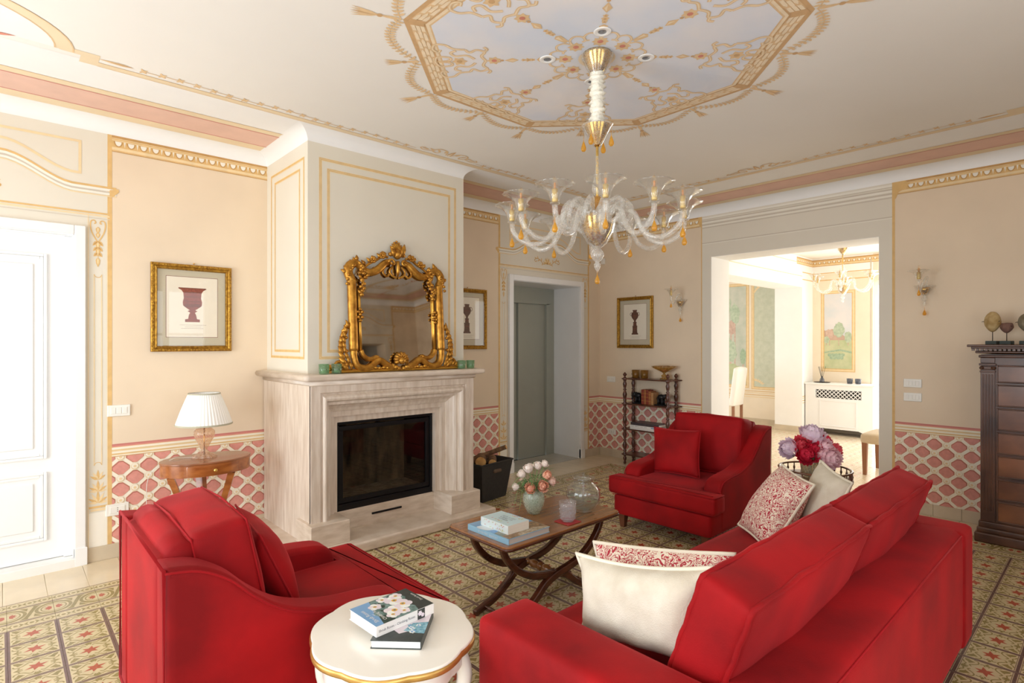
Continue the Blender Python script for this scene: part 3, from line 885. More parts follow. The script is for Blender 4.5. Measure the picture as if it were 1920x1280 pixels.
def border_tile():
    P = Paint(lambda u, v, l: (u, v, .00012 * l), TM); tile_base(P, .1, .1)
    h = .0994
    for s in (-1, 1): P.rect(-h, h, s * (h - .004) - .003, s * (h - .004) + .003, 'tile_purple', 1)
    for s in (-1, 1):   # half roundels at both ends: neighbours complete them
        c = s * .1
        P.box = (-h, h, -h, h)
        P.ribbon(arc(c, 0, .076, 90, 270, 14) if s > 0 else arc(c, 0, .076, -90, 90, 14), .016, 'tile_olive', 1)
        P.ribbon(arc(c, 0, .056, 90, 270, 12) if s > 0 else arc(c, 0, .056, -90, 90, 12), .006, 'tile_olive', 1)
        for a in (-60, -30, 0, 30, 60):
            P.leaf(c - s * .010, 0, (180 if s > 0 else 0) + a, .034, .015, 'tile_red', 2)
        P.box = None
    P.ribbon(catmull([(-.03, -.085), (-.012, -.04), (0, 0), (.012, .04), (.03, .085)], 4), .020, 'tile_olive', 1)
    for s in (-1, 1):
        P.poly([(s * .02, s * .05), (s * .05, s * .084), (s * .012, s * .088)], 'tile_olive', 1); P.poly([(-s * .016, s * .03), (-s * .04, s * .075), (-s * .05, s * .088), (-s * .01, s * .07)], 'tile_olive', 1)
    return P
strip_me = mesh_of(strip_tile(), 'tile'); border_me = mesh_of(border_tile(), 'tile')
slab = MB(); slab.rbox((-.0995, -.2265, -.012), (.0995, .2265, 0), .0015, steps=1)
so = slab.build('slab', MATS['marble_cream']); slab_me = so.data; bpy.data.objects.remove(so)

CAMV = Vector((0, 0, 1.508)); DV = Vector((cos(radians(47.507)), sin(radians(47.507)), 0)); RV = Vector((DV.y, -DV.x, 0))
def pix(p):
    q = Vector(p) - CAMV; z = q.dot(DV)
    if z < .1: return None
    return 960 + 1048.5 * q.dot(RV) / z, 642.3 - 1048.5 * q.z / z, z
HIDE = [(1.14, 3.5, .5, 1.45), (.37, 1.4, 1.96, 2.84), (3.75, 4.75, 1.98, 2.83), (1.6, 3.2, 3.7, 4.8)]
def covered(x, y):
    return any(a + .1 < x < b - .1 and c + .1 < y < d - .1 for a, b, c, d in HIDE)
def lay(items, me_of, parent, limit, name):
    """the largest-showing pieces become objects sharing one mesh; the rest is one stuff part"""
    sc_ = []
    for it in items:
        p = pix((it[0], it[1], 0))
        seen = p is not None and -60 < p[0] < 1980 and p[1] < 1340 and not covered(it[0], it[1])
        sc_.append(((p[2] if seen else 99 + (it[0] ** 2 + it[1] ** 2)), it))
    sc_.sort(key=lambda t: t[0])
    rest = {}
    for k, (d, (x, y, rz, kind)) in enumerate(sc_):
        me = me_of[kind]
        if k < limit and d < 99:
            o = bpy.data.objects.new(name, me); COL.objects.link(o); o.parent = parent; o.location = (x, y, random.uniform(-.0004, .0002)); o.rotation_euler = (0, 0, rz)
        else:
            rest.setdefault(kind, []).append((x, y, rz))
    for kind, L in rest.items():
        me = me_of[kind]; mb = MB()
        vs = [v.co.copy() for v in me.vertices]; fs = [tuple(p.vertices) for p in me.polygons]; mis = [p.material_index for p in me.polygons]
        for (x, y, rz) in L:
            k = len(mb.v); c, s = cos(rz), sin(rz)
            mb.v += [(x + v.x * c - v.y * s, y + v.x * s + v.y * c, v.z) for v in vs]
            mb.f += [tuple(i + k for i in f) for f in fs]; mb.mi += mis; mb.sm += [False] * len(fs)
        mb.build(name + '_remainder', list(me.materials), parent, kind='stuff')
field = []
for i in range(-8, 26):
    for j in range(-6, 19):
        x, y = GX + TS * (i + .5), GY + TS * (j + .5)
        field.append((x, y, random.choice((0, pi)), 0))
lay(field, {0: star_me}, floor, 296, 'tile')
bt = []
for i in range(-8, 26):
    x = GX + TS * (i + .5); bt += [(x, FY1 + .05, 0, 1), (x, FY1 + .2, 0, 2), (x, FY1 + .35, 0, 1)]
for j in range(-6, 19):
    y = GY + TS * (j + .5); bt += [(FX1 + .05, y, pi / 2, 1), (FX1 + .2, y, pi / 2, 2), (FX1 + .35, y, pi / 2, 1)]
bt += [(FX1 + .1, FY1 + .1, 0, 2), (FX1 + .3, FY1 + .3, 0, 2), (FX1 + .3, FY1 + .1, pi / 2, 2), (FX1 + .1, FY1 + .3, 0, 2)]
lay(bt, {1: strip_me, 2: border_me}, floor, 240, 'border_tile')
ms = []
YB = FY1 + .4
for i in range(-10, 31): ms.append((GX - .016 + TS * (i + .5), YB + .2275, 0, 3))
lay(ms, {3: slab_me}, floor, 60, 'marble_slab')
for j in range(-8, 21):
    y = GY + TS * (j + .5)
    if y > YB - .1: continue
    p = bpy.data.objects.new('marble_slab', slab_me); COL.objects.link(p); p.parent = floor; p.location = (FX1 + .4 + .2 - .011, y, 0); p.rotation_euler = (0, 0, pi / 2); p.scale = (1, .85, 1)
# threshold and lift lobby floor
mb = MB(); mb.box((E0, A, -.02), (E1, A + .45, .002)); mb.build('lobby_slab', mat('marble_grey', (196, 190, 176), .18, var=.06, vscale=4), floor)
mb = MB(); mb.rbox((D0 - .05, A - .035, -.01), (D1 + .05, A + .3, .058), .006); mb.build('door_step', mat('marble_white', (238, 236, 232), .22, var=.04, vscale=4), floor)
# far room floor
mb = MB(); mb.box((B + .05, -.85, -.12), (X2 + .4, 7.1, -.010))
floor_far = tag(mb.build('floor_far', MATS['grout']), kind='structure')
ft = []
for i in range(0, 22):
    for j in range(-4, 30):
        x, y = B + .05 + TS * (i + .5), -.05 + TS * (j + .5)
        ft.append((x, y, 0, 4))
lay(ft, {4: star_far_me}, floor_far, 290, 'tile')

# white lining of the opening to the far room
mb = MB(); mb.box((B, O0 - .0, 0), (B + .425, O0 + .004, OZ)); mb.box((B, O1 - .004, 0), (B + .425, O1, OZ)); mb.box((B, O0, OZ - .004), (B + .425, O1, OZ))
tag(mb.build('trim_4', mat('reveal_white', (240, 238, 232), .7, var=.01)), kind='structure')
# baseboards of stone tiles, one by one
def baseboard(name, fn, u0, u1, step=.2):
    root = empty(name); root['kind'] = 'structure'
    n = max(1, round((u1 - u0) / step)); s = (u1 - u0) / n
    me = None
    for i in range(n):
        mb = MB(); fn(mb, u0 + s * i + .0007, u0 + s * (i + 1) - .0007); mb.build('baseboard_tile', MATS['stone_base'], root)
fl = lambda mb, a, b: mb.rbox((a, A - .012, 0), (b, A, .10), .002, steps=1)
baseboard('baseboard_left', fl, .437, CX0); baseboard('baseboard_left', fl, CX1 + .05, 4.327); baseboard('baseboard_left', fl, 5.648, B)
fb = lambda mb, a, b: mb.rbox((B - .012, a, 0), (B, b, .10), .002, steps=1)
baseboard('baseboard_back', fb, S1 - .10, A - .013); baseboard('baseboard_back', fb, Y0, S0 + .09)

# ------------------------------------------------------------------ white door, lift
def casing(name, u0, u1, ztop, wd, parent=None):
    mb = MB()
    for a, b in ((u0 - wd, u0), (u1, u1 + wd)): mb.rbox((a, A - .028, 0), (b, A + .05, ztop + wd), .006)
    mb.rbox((u0, A - .028, ztop), (u1, A + .05, ztop + wd), .006)
    mb.box((u0 - .0, A, 0), (u0 + .004, A + .45, ztop)); mb.box((u1 - .004, A, 0), (u1, A + .45, ztop)); mb.box((u0, A, ztop - .004), (u1, A + .45, ztop))
    for a, b in ((u0 - wd - .008, u0 + .0), (u1, u1 + wd + .008)): mb.rbox((a, A - .036, 0), (b, A + .02, .12), .004)
    return tag(mb.build(name, MATS['white_lacquer'], parent), kind='structure')
casing('trim_2', D0, D1 - .006, 2.24, .062)
casing('trim_3', E0, E1, 2.236, .066)
door = empty('door_1'); door['kind'] = 'structure'
LY_ = A + .075
for (a, b, half) in ((D0 + .05, -.222, 'l'), (-.218, D1 - .058, 'r')):
    mb = MB(); mb.box((a, LY_, .062), (b, LY_ + .045, 2.225)); lf = mb.build('door_leaf', MATS['white_lacquer'], door)
    for z0, z1 in ((.19, .645), (.735, 2.10)):
        m2 = MB(); p0, p1 = a + .085, b - .085
        for d, t in ((0, .016), (.019, .010)):
            m2.rbox((p0 + d + .018, LY_ - t, z0 + d), (p1 - d - .018, LY_ + .002, z0 + d + .018), .003, steps=1); m2.rbox((p0 + d + .018, LY_ - t, z1 - d - .018), (p1 - d - .018, LY_ + .002, z1 - d), .003, steps=1)
            m2.rbox((p0 + d, LY_ - t, z0 + d), (p0 + d + .018, LY_ + .002, z1 - d), .004, steps=1); m2.rbox((p1 - d - .018, LY_ - t, z0 + d), (p1 - d, LY_ + .002, z1 - d), .004, steps=1)
        m2.rbox((p0 + .07, LY_ - .008, z0 + .07), (p1 - .07, LY_ + .002, z1 - .07), .006)
        m2.build('door_panel', MATS['white_lacquer'], lf)
mb = MB()
for a, b in ((D0 + .005, D0 + .05), (D1 - .058, D1 - .008)): mb.rbox((a, LY_ - .03, .06), (b, LY_ + .05, 2.235), .005)
mb.rbox((D0 + .005, LY_ - .03, 2.225), (D1 - .008, LY_ + .05, 2.236), .003); mb.build('door_jamb', MATS['white_lacquer'], door)

YL = A + .45
lift = empty('door_2'); lift['kind'] = 'structure'
mb = MB(); mb.box((E0, YL, 0), (4.56, YL + .03, 2.238)); mb.box((5.41 + .06, YL, 0), (E1, YL + .03, 2.238)); mb.box((4.56, YL, 2.02), (5.47, YL + .03, 2.238))
mb.box((4.50, YL - .012, 0), (4.56, YL + .03, 2.03)); mb.box((5.42, YL - .012, 0), (5.475, YL + .03, 2.03)); mb.box((4.50, YL - .012, 2.02), (5.475, YL + .03, 2.06))
mb.build('lift_frame', MATS['elevator_grey'], lift)
mb = MB(); mb.box((4.56, YL + .05, 0), (4.95, YL + .07, 2.03)); mb.build('lift_panel', MATS['elevator_grey'], lift)
mb = MB(); mb.box((4.93, YL + .022, 0), (5.43, YL + .048, 2.03)); mb.build('lift_panel', MATS['elevator_grey'], lift)
mb = MB(); mb.box((E0, YL + .07, -.02), (E1, YL + .1, 2.25)); mb.build('shaft_back', mat('shaft_dark', (40, 40, 38), .6), lift)

# ================================================================== FIREPLACE WALL
mat('travertine', (228, 214, 198), 0.32, col2=(206, 189, 170), vscale=7, stretch=(1.2, 1.2, 5.0), detail=5, bump=.03, bscale=120)
mat('travertine_v', (230, 217, 202), 0.32, col2=(207, 190, 172), vscale=9, stretch=(3.5, 3.5, .5), detail=5, bump=.03, bscale=120)
mat('black_iron', (32, 31, 33), 0.42, metal=.6, var=.08)
mat('soot', (34, 27, 24), 0.9, var=.3, vscale=9)
mat('fire_brick', (140, 116, 86), 0.95, col2=(24, 20, 18), vscale=5, stretch=(2.2, 1, .8), detail=6)
mat('ash', (150, 134, 114), 0.95, var=.3, vscale=22)
glass('fire_glass', (226, 224, 222), body=.0, rough=.015)
mat('gilt', (216, 160, 66), 0.36, metal=.75, col2=(158, 104, 34), vscale=22, detail=4, bump=.15, bscale=60)
mat('gilt_bright', (216, 164, 70), 0.28, metal=.85, var=.12, vscale=14)
mat('mirror_silver', (206, 200, 192), 0.03, metal=1.0, col2=(186, 180, 172), vscale=7, detail=6)

fp = empty('fireplace', (2.33, 4.3, 0), label='pale travertine fireplace with stepped surround, hearth slab and glass-fronted black firebox', cat='fireplace')
FO = Matrix.Translation((-2.33, -4.3, 0))
def fpart(name, fn, m):
    mb = MB(); mb.M = FO; fn(mb); return mb.build(name, MATS[m] if isinstance(m, str) else m, fp)
# hearth and plinths
fpart('hearth_slab', lambda b: (b.rbox((1.50, 3.68, 0), (3.19, 4.0, .078), .016), b.box((1.42, 3.99, 0), (1.62, A - .013, .07)), b.box((1.6, 3.99, 0), (3.1, 4.05, .077))), 'travertine')
for a, b_ in ((1.575, 1.868), (2.765, 3.078)):
    fpart('plinth_block', lambda b: b.rbox((a, 3.765, .076), (b_, 4.04, .236), .008), 'travertine')
# side cheeks
fpart('side_cheek', lambda b: b.box((1.606, 3.845, .07), (1.70, A - .013, 1.238)), 'travertine_v')
fpart('side_cheek', lambda b: b.box((2.96, 3.845, .0), (3.055, A - .013, 1.238)), 'travertine_v')
# stepped surround, mitred
def surround(b):
    prof = [(0, 3.86), (0, 3.835), (.10, 3.835), (.26, 3.835), (.28, 3.85), (.31, 3.853), (.33, 3.84), (.36, 3.828), (.40, 3.825), (.44, 3.832), (.47, 3.85), (.48, 3.868), (.54, 3.868), (.55, 3.89), (.58, 3.905), (.64, 3.925), (.71, 3.937), (.72, 3.952), (.84, 3.952), (.845, 3.985), (.99, 3.985), (1.0, 4.05)]
    x0, x1, i0, i1, zt, zi = 1.606, 3.055, 1.872, 2.752, 1.238, .905
    R = []
    for t, y in prof:
        a = x0 + (i0 - x0) * t; c = x1 + (i1 - x1) * t; z = zt + (zi - zt) * t
        R.append([(a, y, .23), (a, y, z), (c, y, z), (c, y, .23)])
    for k in range(3):
        vs = [r[k] for r in R] + [r[k + 1] for r in R]; n = len(R)
        b.add(vs, [(i, i + 1, n + i + 1, n + i) for i in range(n - 1)], 0, False)
fpart('stepped_surround', surround, 'travertine_v')
fpart('sill_panel', lambda b: b.box((1.85, 4.02, .07), (2.78, 4.06, .225)), 'travertine')
fpart('air_slot', lambda b: b.rbox((2.175, 4.012, .148), (2.445, 4.03, .163), .003), 'black_iron')
shelf_o = [(1.535, A - .013), (1.535, 3.80), (1.545, 3.775), (1.57, 3.765), (3.115, 3.765), (3.14, 3.775), (3.15, 3.80), (3.15, A - .013)]
fpart('mantel_shelf', lambda b: b.prism(shelf_o, 1.238, 1.284, .020, 0, None, 4), 'travertine')
fpart('bed_mould', lambda b: b.prism([(1.595, A - .013), (1.595, 3.822), (3.068, 3.822), (3.068, A - .013)], 1.20, 1.242, .012), 'travertine')
# firebox
def frame_bars(b, x0, x1, z0, z1, y0, y1, wd, wb=None):
    wb = wb or wd
    b.rbox((x0, y0, z0), (x1, y1, z0 + wb), .003, steps=1); b.rbox((x0, y0, z1 - wd), (x1, y1, z1), .003, steps=1)
    b.rbox((x0, y0, z0 + wb), (x0 + wd, y1, z1 - wd), .003, steps=1); b.rbox((x1 - wd, y0, z0 + wb), (x1, y1, z1 - wd), .003, steps=1)
fpart('insert_frame', lambda b: frame_bars(b, 1.876, 2.75, .222, .904, 4.02, 4.06, .022, .05), 'black_iron')
fd = fpart('firebox_door', lambda b: frame_bars(b, 1.903, 2.724, .280, .868, 4.028, 4.055, .034), 'black_iron')
mb = MB(); mb.M = FO; mb.box((1.93, 4.04, .305), (2.70, 4.044, .842)); mb.build('door_glass', MATS['fire_glass'], fd)
fpart('firebox_back', lambda b: b.box((1.88, 4.46, .23), (2.75, 4.48, .9)), 'fire_brick')
fpart('firebox_shell', lambda b: (b.box((1.87, 4.06, .23), (1.885, 4.48, .9)), b.box((2.74, 4.06, .23), (2.755, 4.48, .9)), b.box((1.87, 4.06, .895), (2.755, 4.48, .91))), 'soot')
fpart('firebox_floor', lambda b: b.box((1.87, 4.06, .225), (2.755, 4.48, .275)), 'ash')

# ------------------------------------------------------------------ gilt mirror
MXc = 2.34; MYf = 3.915; MZ0 = 1.284
mir = empty('ornate_mirror', (MXc, 3.885, MZ0), label='carved gilt rococo mirror standing on the mantel shelf', cat='mirror')
mir.rotation_euler = (radians(-4.0), 0, 0)
MM = Matrix(((1, 0, 0, 0), (0, 0, -1, 0), (0, 1, 0, 0), (0, 0, 0, 1)))    # local (x, up, out) -> world offset (x, -out, up)
def mpart(name, fn, m='gilt', parent=None):
    b = MB(); b.M = MM; fn(b); return b.build(name, MATS[m], parent or mir)
def sym(path, s): return [(s * x, y) + tuple(r) for x, y, *r in path]
# silvered plate
plate = [(-.36, .03), (.36, .03), (.37, .10), (.36, .72), (.33, .80), (.15, .82), (0, .86), (-.15, .82), (-.33, .80), (-.36, .72), (-.37, .10)]
mpart('mirror_glass', lambda b: b.prism(plate, .004, .012, 0, 0), 'mirror_silver')
mpart('back_board', lambda b: b.prism(plate, -.012, .003, 0, 0), 'gilt')
# main moulding of each side
for s in (-1, 1):
    outer = sym([(.395, .16), (.395, .40), (.395, .66), (.40, .70), (.42, .75), (.405, .80), (.36, .825), (.315, .80), (.31, .765), (.335, .75)], s)
    mpart('side_moulding', lambda b: b.tube([(p.x, p.y, .028) for p in catmull([Vector(q) for q in outer], 6)], [.036] * 31 + [.036 - .0009 * k for k in range(24)], 10, flat=.8, up=(0, 0, 1)))
    mpart('inner_bead', lambda b: b.tube([(s * .335, .15, .02), (s * .335, .35, .02), (s * .335, .55, .02), (s * .333, .63, .02)], .012, 8), 'gilt_bright')
    low = sym([(.395, .18), (.395, .12), (.375, .055), (.32, .03), (.26, .04), (.215, .075), (.18, .085), (.13, .055), (.085, .03), (.06, .04)], s)
    mpart('foot_scroll', lambda b: b.tube([(p.x, p.y, .030) for p in catmull([Vector(q) for q in low], 6)], .027, 10, flat=.8, up=(0, 0, 1)))
    inn = sym([(.335, .165), (.32, .13), (.28, .10), (.235, .10), (.20, .115), (.19, .10)], s)
    mpart('inner_scroll', lambda b: b.tube([(p.x, p.y, .026) for p in catmull([Vector(q) for q in inn], 5)], [.018] * 20 + [.012] * 6, 8))
    def leaf3(b, x, y, ang, ln, wd, out=.03, curl=.012):
        a = radians(ang); dx, dy = cos(a), sin(a); nx, ny = -dy, dx
        pts = []
        for k in range(6):
            t = k / 5; ww = wd * sin(pi * min(1, t * .92 + .08)) * .5
            pts.append((x + dx * ln * t, y + dy * ln * t, out + curl * sin(pi * t), ww))
        b.tube([p[:3] for p in pts], [max(.003, p[3]) for p in pts], 7, flat=.55, up=(0, 0, 1))
    # upper corner acanthus
    def corner(b):
        for k in range(6):
            leaf3(b, s * (.43 - .015 * k), .74 + .019 * k, 90 + s * (-60 + 14 * k) if s > 0 else 90 - (-60 + 14 * k), .055, .034, .026)
        for k in range(5): b.ball((s * (.405 + .035 * cos(k * .5)), .66 + .035 * k, .05), (.016, .013, .012), 8)
    mpart('corner_acanthus', corner)
    def drop(b):
        for k, (dx, dy) in enumerate([(0, 0), (.03, .02), (.012, -.03), (-.012, -.055), (.018, .05), (-.005, .075), (.0, .105), (-.005, -.085), (-.01, -.115)]):
            b.ball((s * (.315 - dx * .9), .70 + dy, .045), (.020, .016, .014), 8)
            leaf3(b, s * (.315 - dx), .70 + dy, 90 + 40 * (-1) ** k, .05, .026, .04)
    mpart('flower_drop', drop)
    mpart('clasp', lambda b: [b.ball((s * .338 + dx, .435 + dy, .036), (.016, .014, .014), 8) for dx, dy in ((0, 0), (.018, .02), (-.018, .02), (.016, -.02), (-.016, -.02), (0, .04), (0, -.045))])
    # outside foliage and foot
    def foliage(b):
        for k in range(9):
            y = .02 + .038 * k; x = .425 + .05 * sin(pi * k / 9) + .012
            leaf3(b, s * x, y, 90 - s * (55 - 9 * k), .085 - .004 * k, .04, .022, .016)
            leaf3(b, s * (x - .02), y, 90 - s * 15, .07, .03, .03)
        for k in range(4): b.ball((s * (.455 + .02 * (k % 2)), .16 + .05 * k, .032), (.015, .014, .013), 8)
    mpart('side_foliage', foliage)
    def footleaf(b):
        sp = [(s * (.46 + .10 * t + .012 * cos(9 * t)), .02 + .055 * sin(pi * t) + .01 * cos(12 * t), .02) for t in [k / 12 for k in range(13)]]
        b.tube(sp, .013, 8)
        for k in range(6): leaf3(b, s * (.45 + .024 * k), .03, 90 - s * (10 + 16 * k), .065 - .004 * k, .034, .024)
        b.ball((s * .57, .05, .022), (.022, .018, .014), 8)
    mpart('foot_leaf', footleaf)
    # top rail half
    top = sym([(.30, .785), (.25, .765), (.20, .775), (.15, .81), (.105, .85), (.06, .865)], s)
    mpart('crest_rail', lambda b: b.tube([(p.x, p.y, .03) for p in catmull([Vector(q) for q in top], 6)], [.022 + .010 * sin(pi * k / 30) for k in range(31)], 10, flat=.7, up=(0, 0, 1)))
    t2 = sym([(.30, .79), (.24, .835), (.19, .86), (.13, .90), (.08, .90)], s)
    mpart('crest_branch', lambda b: (b.tube([(p.x, p.y, .028) for p in catmull([Vector(q) for q in t2], 6)], .010, 8), [leaf3(b, s * (.28 - .045 * k), .815 + .022 * k, 90 - s * 40, .05, .03, .03) for k in range(5)]))
    for fx, fy in ((.215, .865), (.135, .905)):
        def fl(b):
            for k in range(6):
                a = radians(60 * k); b.ball((s * fx + .017 * cos(a), fy + .017 * sin(a), .042), (.013, .013, .008), 8)
            b.ball((s * fx, fy, .05), .010, 8)
        mpart('flower', fl)
    # volutes under the crest
    def vol(b):
        P_ = [(s * (.055 + .028 * cos(t)), .855 + .028 * sin(t) - .0, .045) for t in [k * .45 for k in range(15)]]
        b.tube([(s * .055 + (p[0] - s * .055) * (1 - .045 * k), .855 + (p[1] - .855) * (1 - .045 * k), p[2] + .001 * k) for k, p in enumerate(P_)], .010, 8)
        b.tube([(p.x, p.y, .03) for p in catmull([Vector(q) for q in sym([(.10, .83), (.13, .78), (.10, .745), (.075, .765)], s)], 5)], .009, 8)
        b.tube([(p.x, p.y, .03) for p in catmull([Vector(q) for q in sym([(.04, .83), (.07, .79), (.05, .755), (.01, .74)], s)], 5)], .009, 8)
    mpart('volute', vol)
    mpart('bead_row', lambda b: [b.ball((s * (.12 + .034 * k), .028 + .003 * (k % 2), .036), (.018, .011, .012), 8) for k in range(5)], 'gilt_bright')
def crest(b):
    b.ball((0, .93, .04), (.035, .045, .03), 12)
    for k in range(7): leaf3(b, 0, .955, 30 + 20 * k, .07, .036, .035)
    b.ball((0, 1.0, .035), (.022, .02, .018), 8)
    for k in range(5): b.ball((.022 * cos(radians(72 * k + 18)), 1.012 + .018 * sin(radians(72 * k + 18)), .035), .011, 8)
    for s in (-1, 1): leaf3(b, s * .02, .90, 90 - s * 25, .13 if s > 0 else .09, .05, .035, .02); b.ball((s * .055, .925, .035), (.024, .02, .016), 8)
    b.tube([(0, .87, .04), (0, .83, .045), (0, .79, .04), (0, .745, .03)], [.018, .014, .016, .006], 8)
mpart('crest', crest)
def shell(b):
    for k in range(9):
        a = radians(-20 + 27.5 * k)
        b.tube([(.012 * cos(a), .085 + .012 * sin(a), .045), (.045 * cos(a), .085 + .045 * sin(a), .055), (.062 * cos(a), .085 + .06 * sin(a), .038)], [.010, .017, .012], 8)
    b.ball((0, .08, .055), (.032, .03, .02), 10)
    for s in (-1, 1): b.ball((s * .05, .03, .04), (.024, .020, .018), 8); b.ball((s * .02, .02, .04), (.018, .018, .014), 8)
mpart('shell', shell)
mpart('base_rail', lambda b: (b.rbox((-.575, .0, -.02), (.575, .020, .04), .006), b.rbox((-.56, .018, -.015), (.56, .028, .03), .004)), 'gilt_bright')

# tea lights
glass('green_glass', (206, 232, 206), body=.22, rough=.05)
mat('wax', (236, 232, 214), .6)
def tealight(x, y, label):
    r = empty('tealight_holder', (x, y, 1.2845), label=label, cat='candle holder', group='green glass tealight holders on the mantel shelf')
    b = MB(); b.lathe([(0, .001), (.030, .001), (.034, .004), (.038, .072), (.036, .072), (.032, .010), (0, .008)], 20); b.build('glass_cup', MATS['green_glass'], r)
    b = MB(); b.lathe([(0, .010), (.020, .010), (.020, .026), (0, .026)], 14); b.build('candle', MATS['wax'], r)
tealight(1.696, 3.825, 'leftmost of the four green glass tealight holders on the mantel')
tealight(1.790, 3.825, 'second green glass tealight holder from the left on the mantel')
tealight(2.925, 3.835, 'third green glass tealight holder from the left, just right of the mirror')
tealight(3.022, 3.835, 'rightmost green glass tealight holder at the end of the mantel')

# ------------------------------------------------------------------ log basket
mat('basket_black', (44, 42, 41), .75, var=.15, vscale=30, bump=.2, bscale=150)
mat('bark', (150, 116, 84), .9, col2=(92, 68, 48), vscale=18, detail=5, bump=.5, bscale=50)
mat('log_end', (226, 178, 110), .8, col2=(198, 146, 82), vscale=25)
bk = empty('log_basket', (3.50, 4.21, 0), rz=radians(8), label='black log basket on the floor right of the fireplace', cat='basket')
def basket(b):
    lo = [(-.17, -.12), (.17, -.12), (.17, .12), (-.17, .12)]; hi = [(-.225, -.165), (.225, -.165), (.225, .165), (-.225, .165)]
    def rr(p, q): return inset([(x * 1.0, y) for x, y in p], 0)
    rings = [(lo, 0.0), (hi, .36), ([(x * .94, y * .92) for x, y in hi], .36), ([(x * .94, y * .92) for x, y in lo], .02)]
    vs = [(x, y, z) for ring_, z in rings for x, y in ring_]
    fs = [(3, 2, 1, 0)] + [(k * 4 + i, k * 4 + (i + 1) % 4, k * 4 + 4 + (i + 1) % 4, k * 4 + 4 + i) for k in range(3) for i in range(4)] + [(12, 13, 14, 15)]
    b.add(vs, fs)
b = MB(); basket(b); b.build('basket_body', MATS['basket_black'], bk)
b = MB(); b.tube([(-.225, -.165, .36), (.225, -.165, .36), (.225, .165, .36), (-.225, .165, .36)], .009, 8, closed=True); b.build('rim', MATS['basket_black'], bk)
b = MB(); b.rbox((-.055, -.172, .262), (.055, -.132, .298), .014); b.build('hand_slot', mat('slot_pale', (96, 76, 60), .8), bk)
def log(loc, rot, ln, r, label, r2=None):
    o = empty('firewood_log', loc, label=label, cat='log', group='firewood logs in the black basket'); o.rotation_euler = rot
    r2 = r2 or r * .92
    b = MB(); n = 9
    b.tube([(0, 0, ln * (t / n - .5)) for t in range(n + 1)], [(r + (r2 - r) * t / n) * (1 + .05 * sin(t * 2.1)) for t in range(n + 1)], 12, cap=False); b.build('bark', MATS['bark'], o)
    b = MB(); b.lathe([(0, 0), (r, 0)], 12, M=T(0, 0, -ln / 2)); b.build('cut_end', MATS['log_end'], o)
    b = MB(); b.lathe([(0, 0), (r2, 0)], 12, M=T(0, 0, ln / 2)); b.build('cut_end', MATS['log_end'], o)
log((3.43, 4.19, .372), (radians(88), 0, radians(-40)), .22, .055, 'short split log with a pale cut end facing out of the basket')
log((3.55, 4.20, .425), (radians(68), 0, radians(35)), .36, .024, 'thin branch lying across the top of the black basket')
log((3.50, 4.28, .345), (radians(90), 0, radians(75)), .24, .045, 'log lying at the back of the black basket')
log((3.56, 4.17, .350), (radians(90), 0, radians(-40)), .22, .042, 'log lying at the right side of the black basket')

# ------------------------------------------------------------------ oval console and lamp
mat('cherry', (176, 106, 52), .25, col2=(138, 74, 32), vscale=6, stretch=(1, 5, 5), detail=4, coat=.3)
mat('cherry_top', (160, 104, 70), .22, col2=(132, 80, 50), vscale=5, stretch=(1, 6, 6), detail=4, coat=.4)
mat('brass', (212, 170, 92), .22, metal=.95, var=.05)
con = empty('console_table', (1.085, 4.40, 0), label='oval cherrywood console table with one drawer and curved legs', cat='table')
CA, CB, CZ = .292, .205, .693
def ell(a, b_, n=48): return [(a * cos(2 * pi * k / n), b_ * sin(2 * pi * k / n)) for k in range(n)]
b = MB(); b.prism(ell(CA, CB), CZ - .012, CZ, .004, 0, None, 2); b.build('table_top', MATS['cherry_top'], con)
b = MB(); b.prism(ell(CA - .006, CB - .006), CZ - .095, CZ - .012, .002); b.build('apron', MATS['cherry'], con)
def arcstrip(b, a, b_, t0, t1, z0, z1, d, n=16):
    o = [(a * cos(radians(t)), b_ * sin(radians(t))) for t in [t0 + (t1 - t0) * k / n for k in range(n + 1)]]
    i = [(x * (1 - d / a), y * (1 - d / b_)) for x, y in o][::-1]
    b.prism(o + i, z0, z1, .002, 0, None, 1)
b = MB(); arcstrip(b, CA - .002, CB - .002, 235, 305, CZ - .086, CZ - .020, .01); dr = b.build('drawer', MATS['cherry'], con)
b = MB(); b.lathe([(0, -.004), (.008, 0), (.010, .012), (.013, .020), (.011, .028), (0, .031)], 14, M=T(0, -CB, CZ - .053) @ RX(90)); b.build('knob', MATS['brass'], dr)
for a in (200, 300, 90):
    def leg(b):
        ca, sa = cos(radians(a)), sin(radians(a)); rr = .18
        path = [(.62 * CA * ca * 1.25, .62 * CB * sa * 1.45, CZ - .10)]
        P_ = [Vector((CA * .86 * ca, CB * .82 * sa, CZ - .095)), Vector((CA * .66 * ca, CB * .62 * sa, .45)), Vector((CA * .38 * ca, CB * .36 * sa, .25)), Vector((CA * .30 * ca, CB * .3 * sa, .12)), Vector((CA * .5 * ca, CB * .5 * sa, .03))]
        b.tube(catmull(P_, 6), [.037 - .0006 * k for k in range(25)], 4, flat=.7, up=(ca, sa, 0), smooth=False)
    b = MB(); leg(b); b.build('leg', MATS['cherry'], con)
b = MB(); b.prism(ell(.20, .14, 32), 0, .035, .01); b.build('plinth', MATS['cherry'], con)

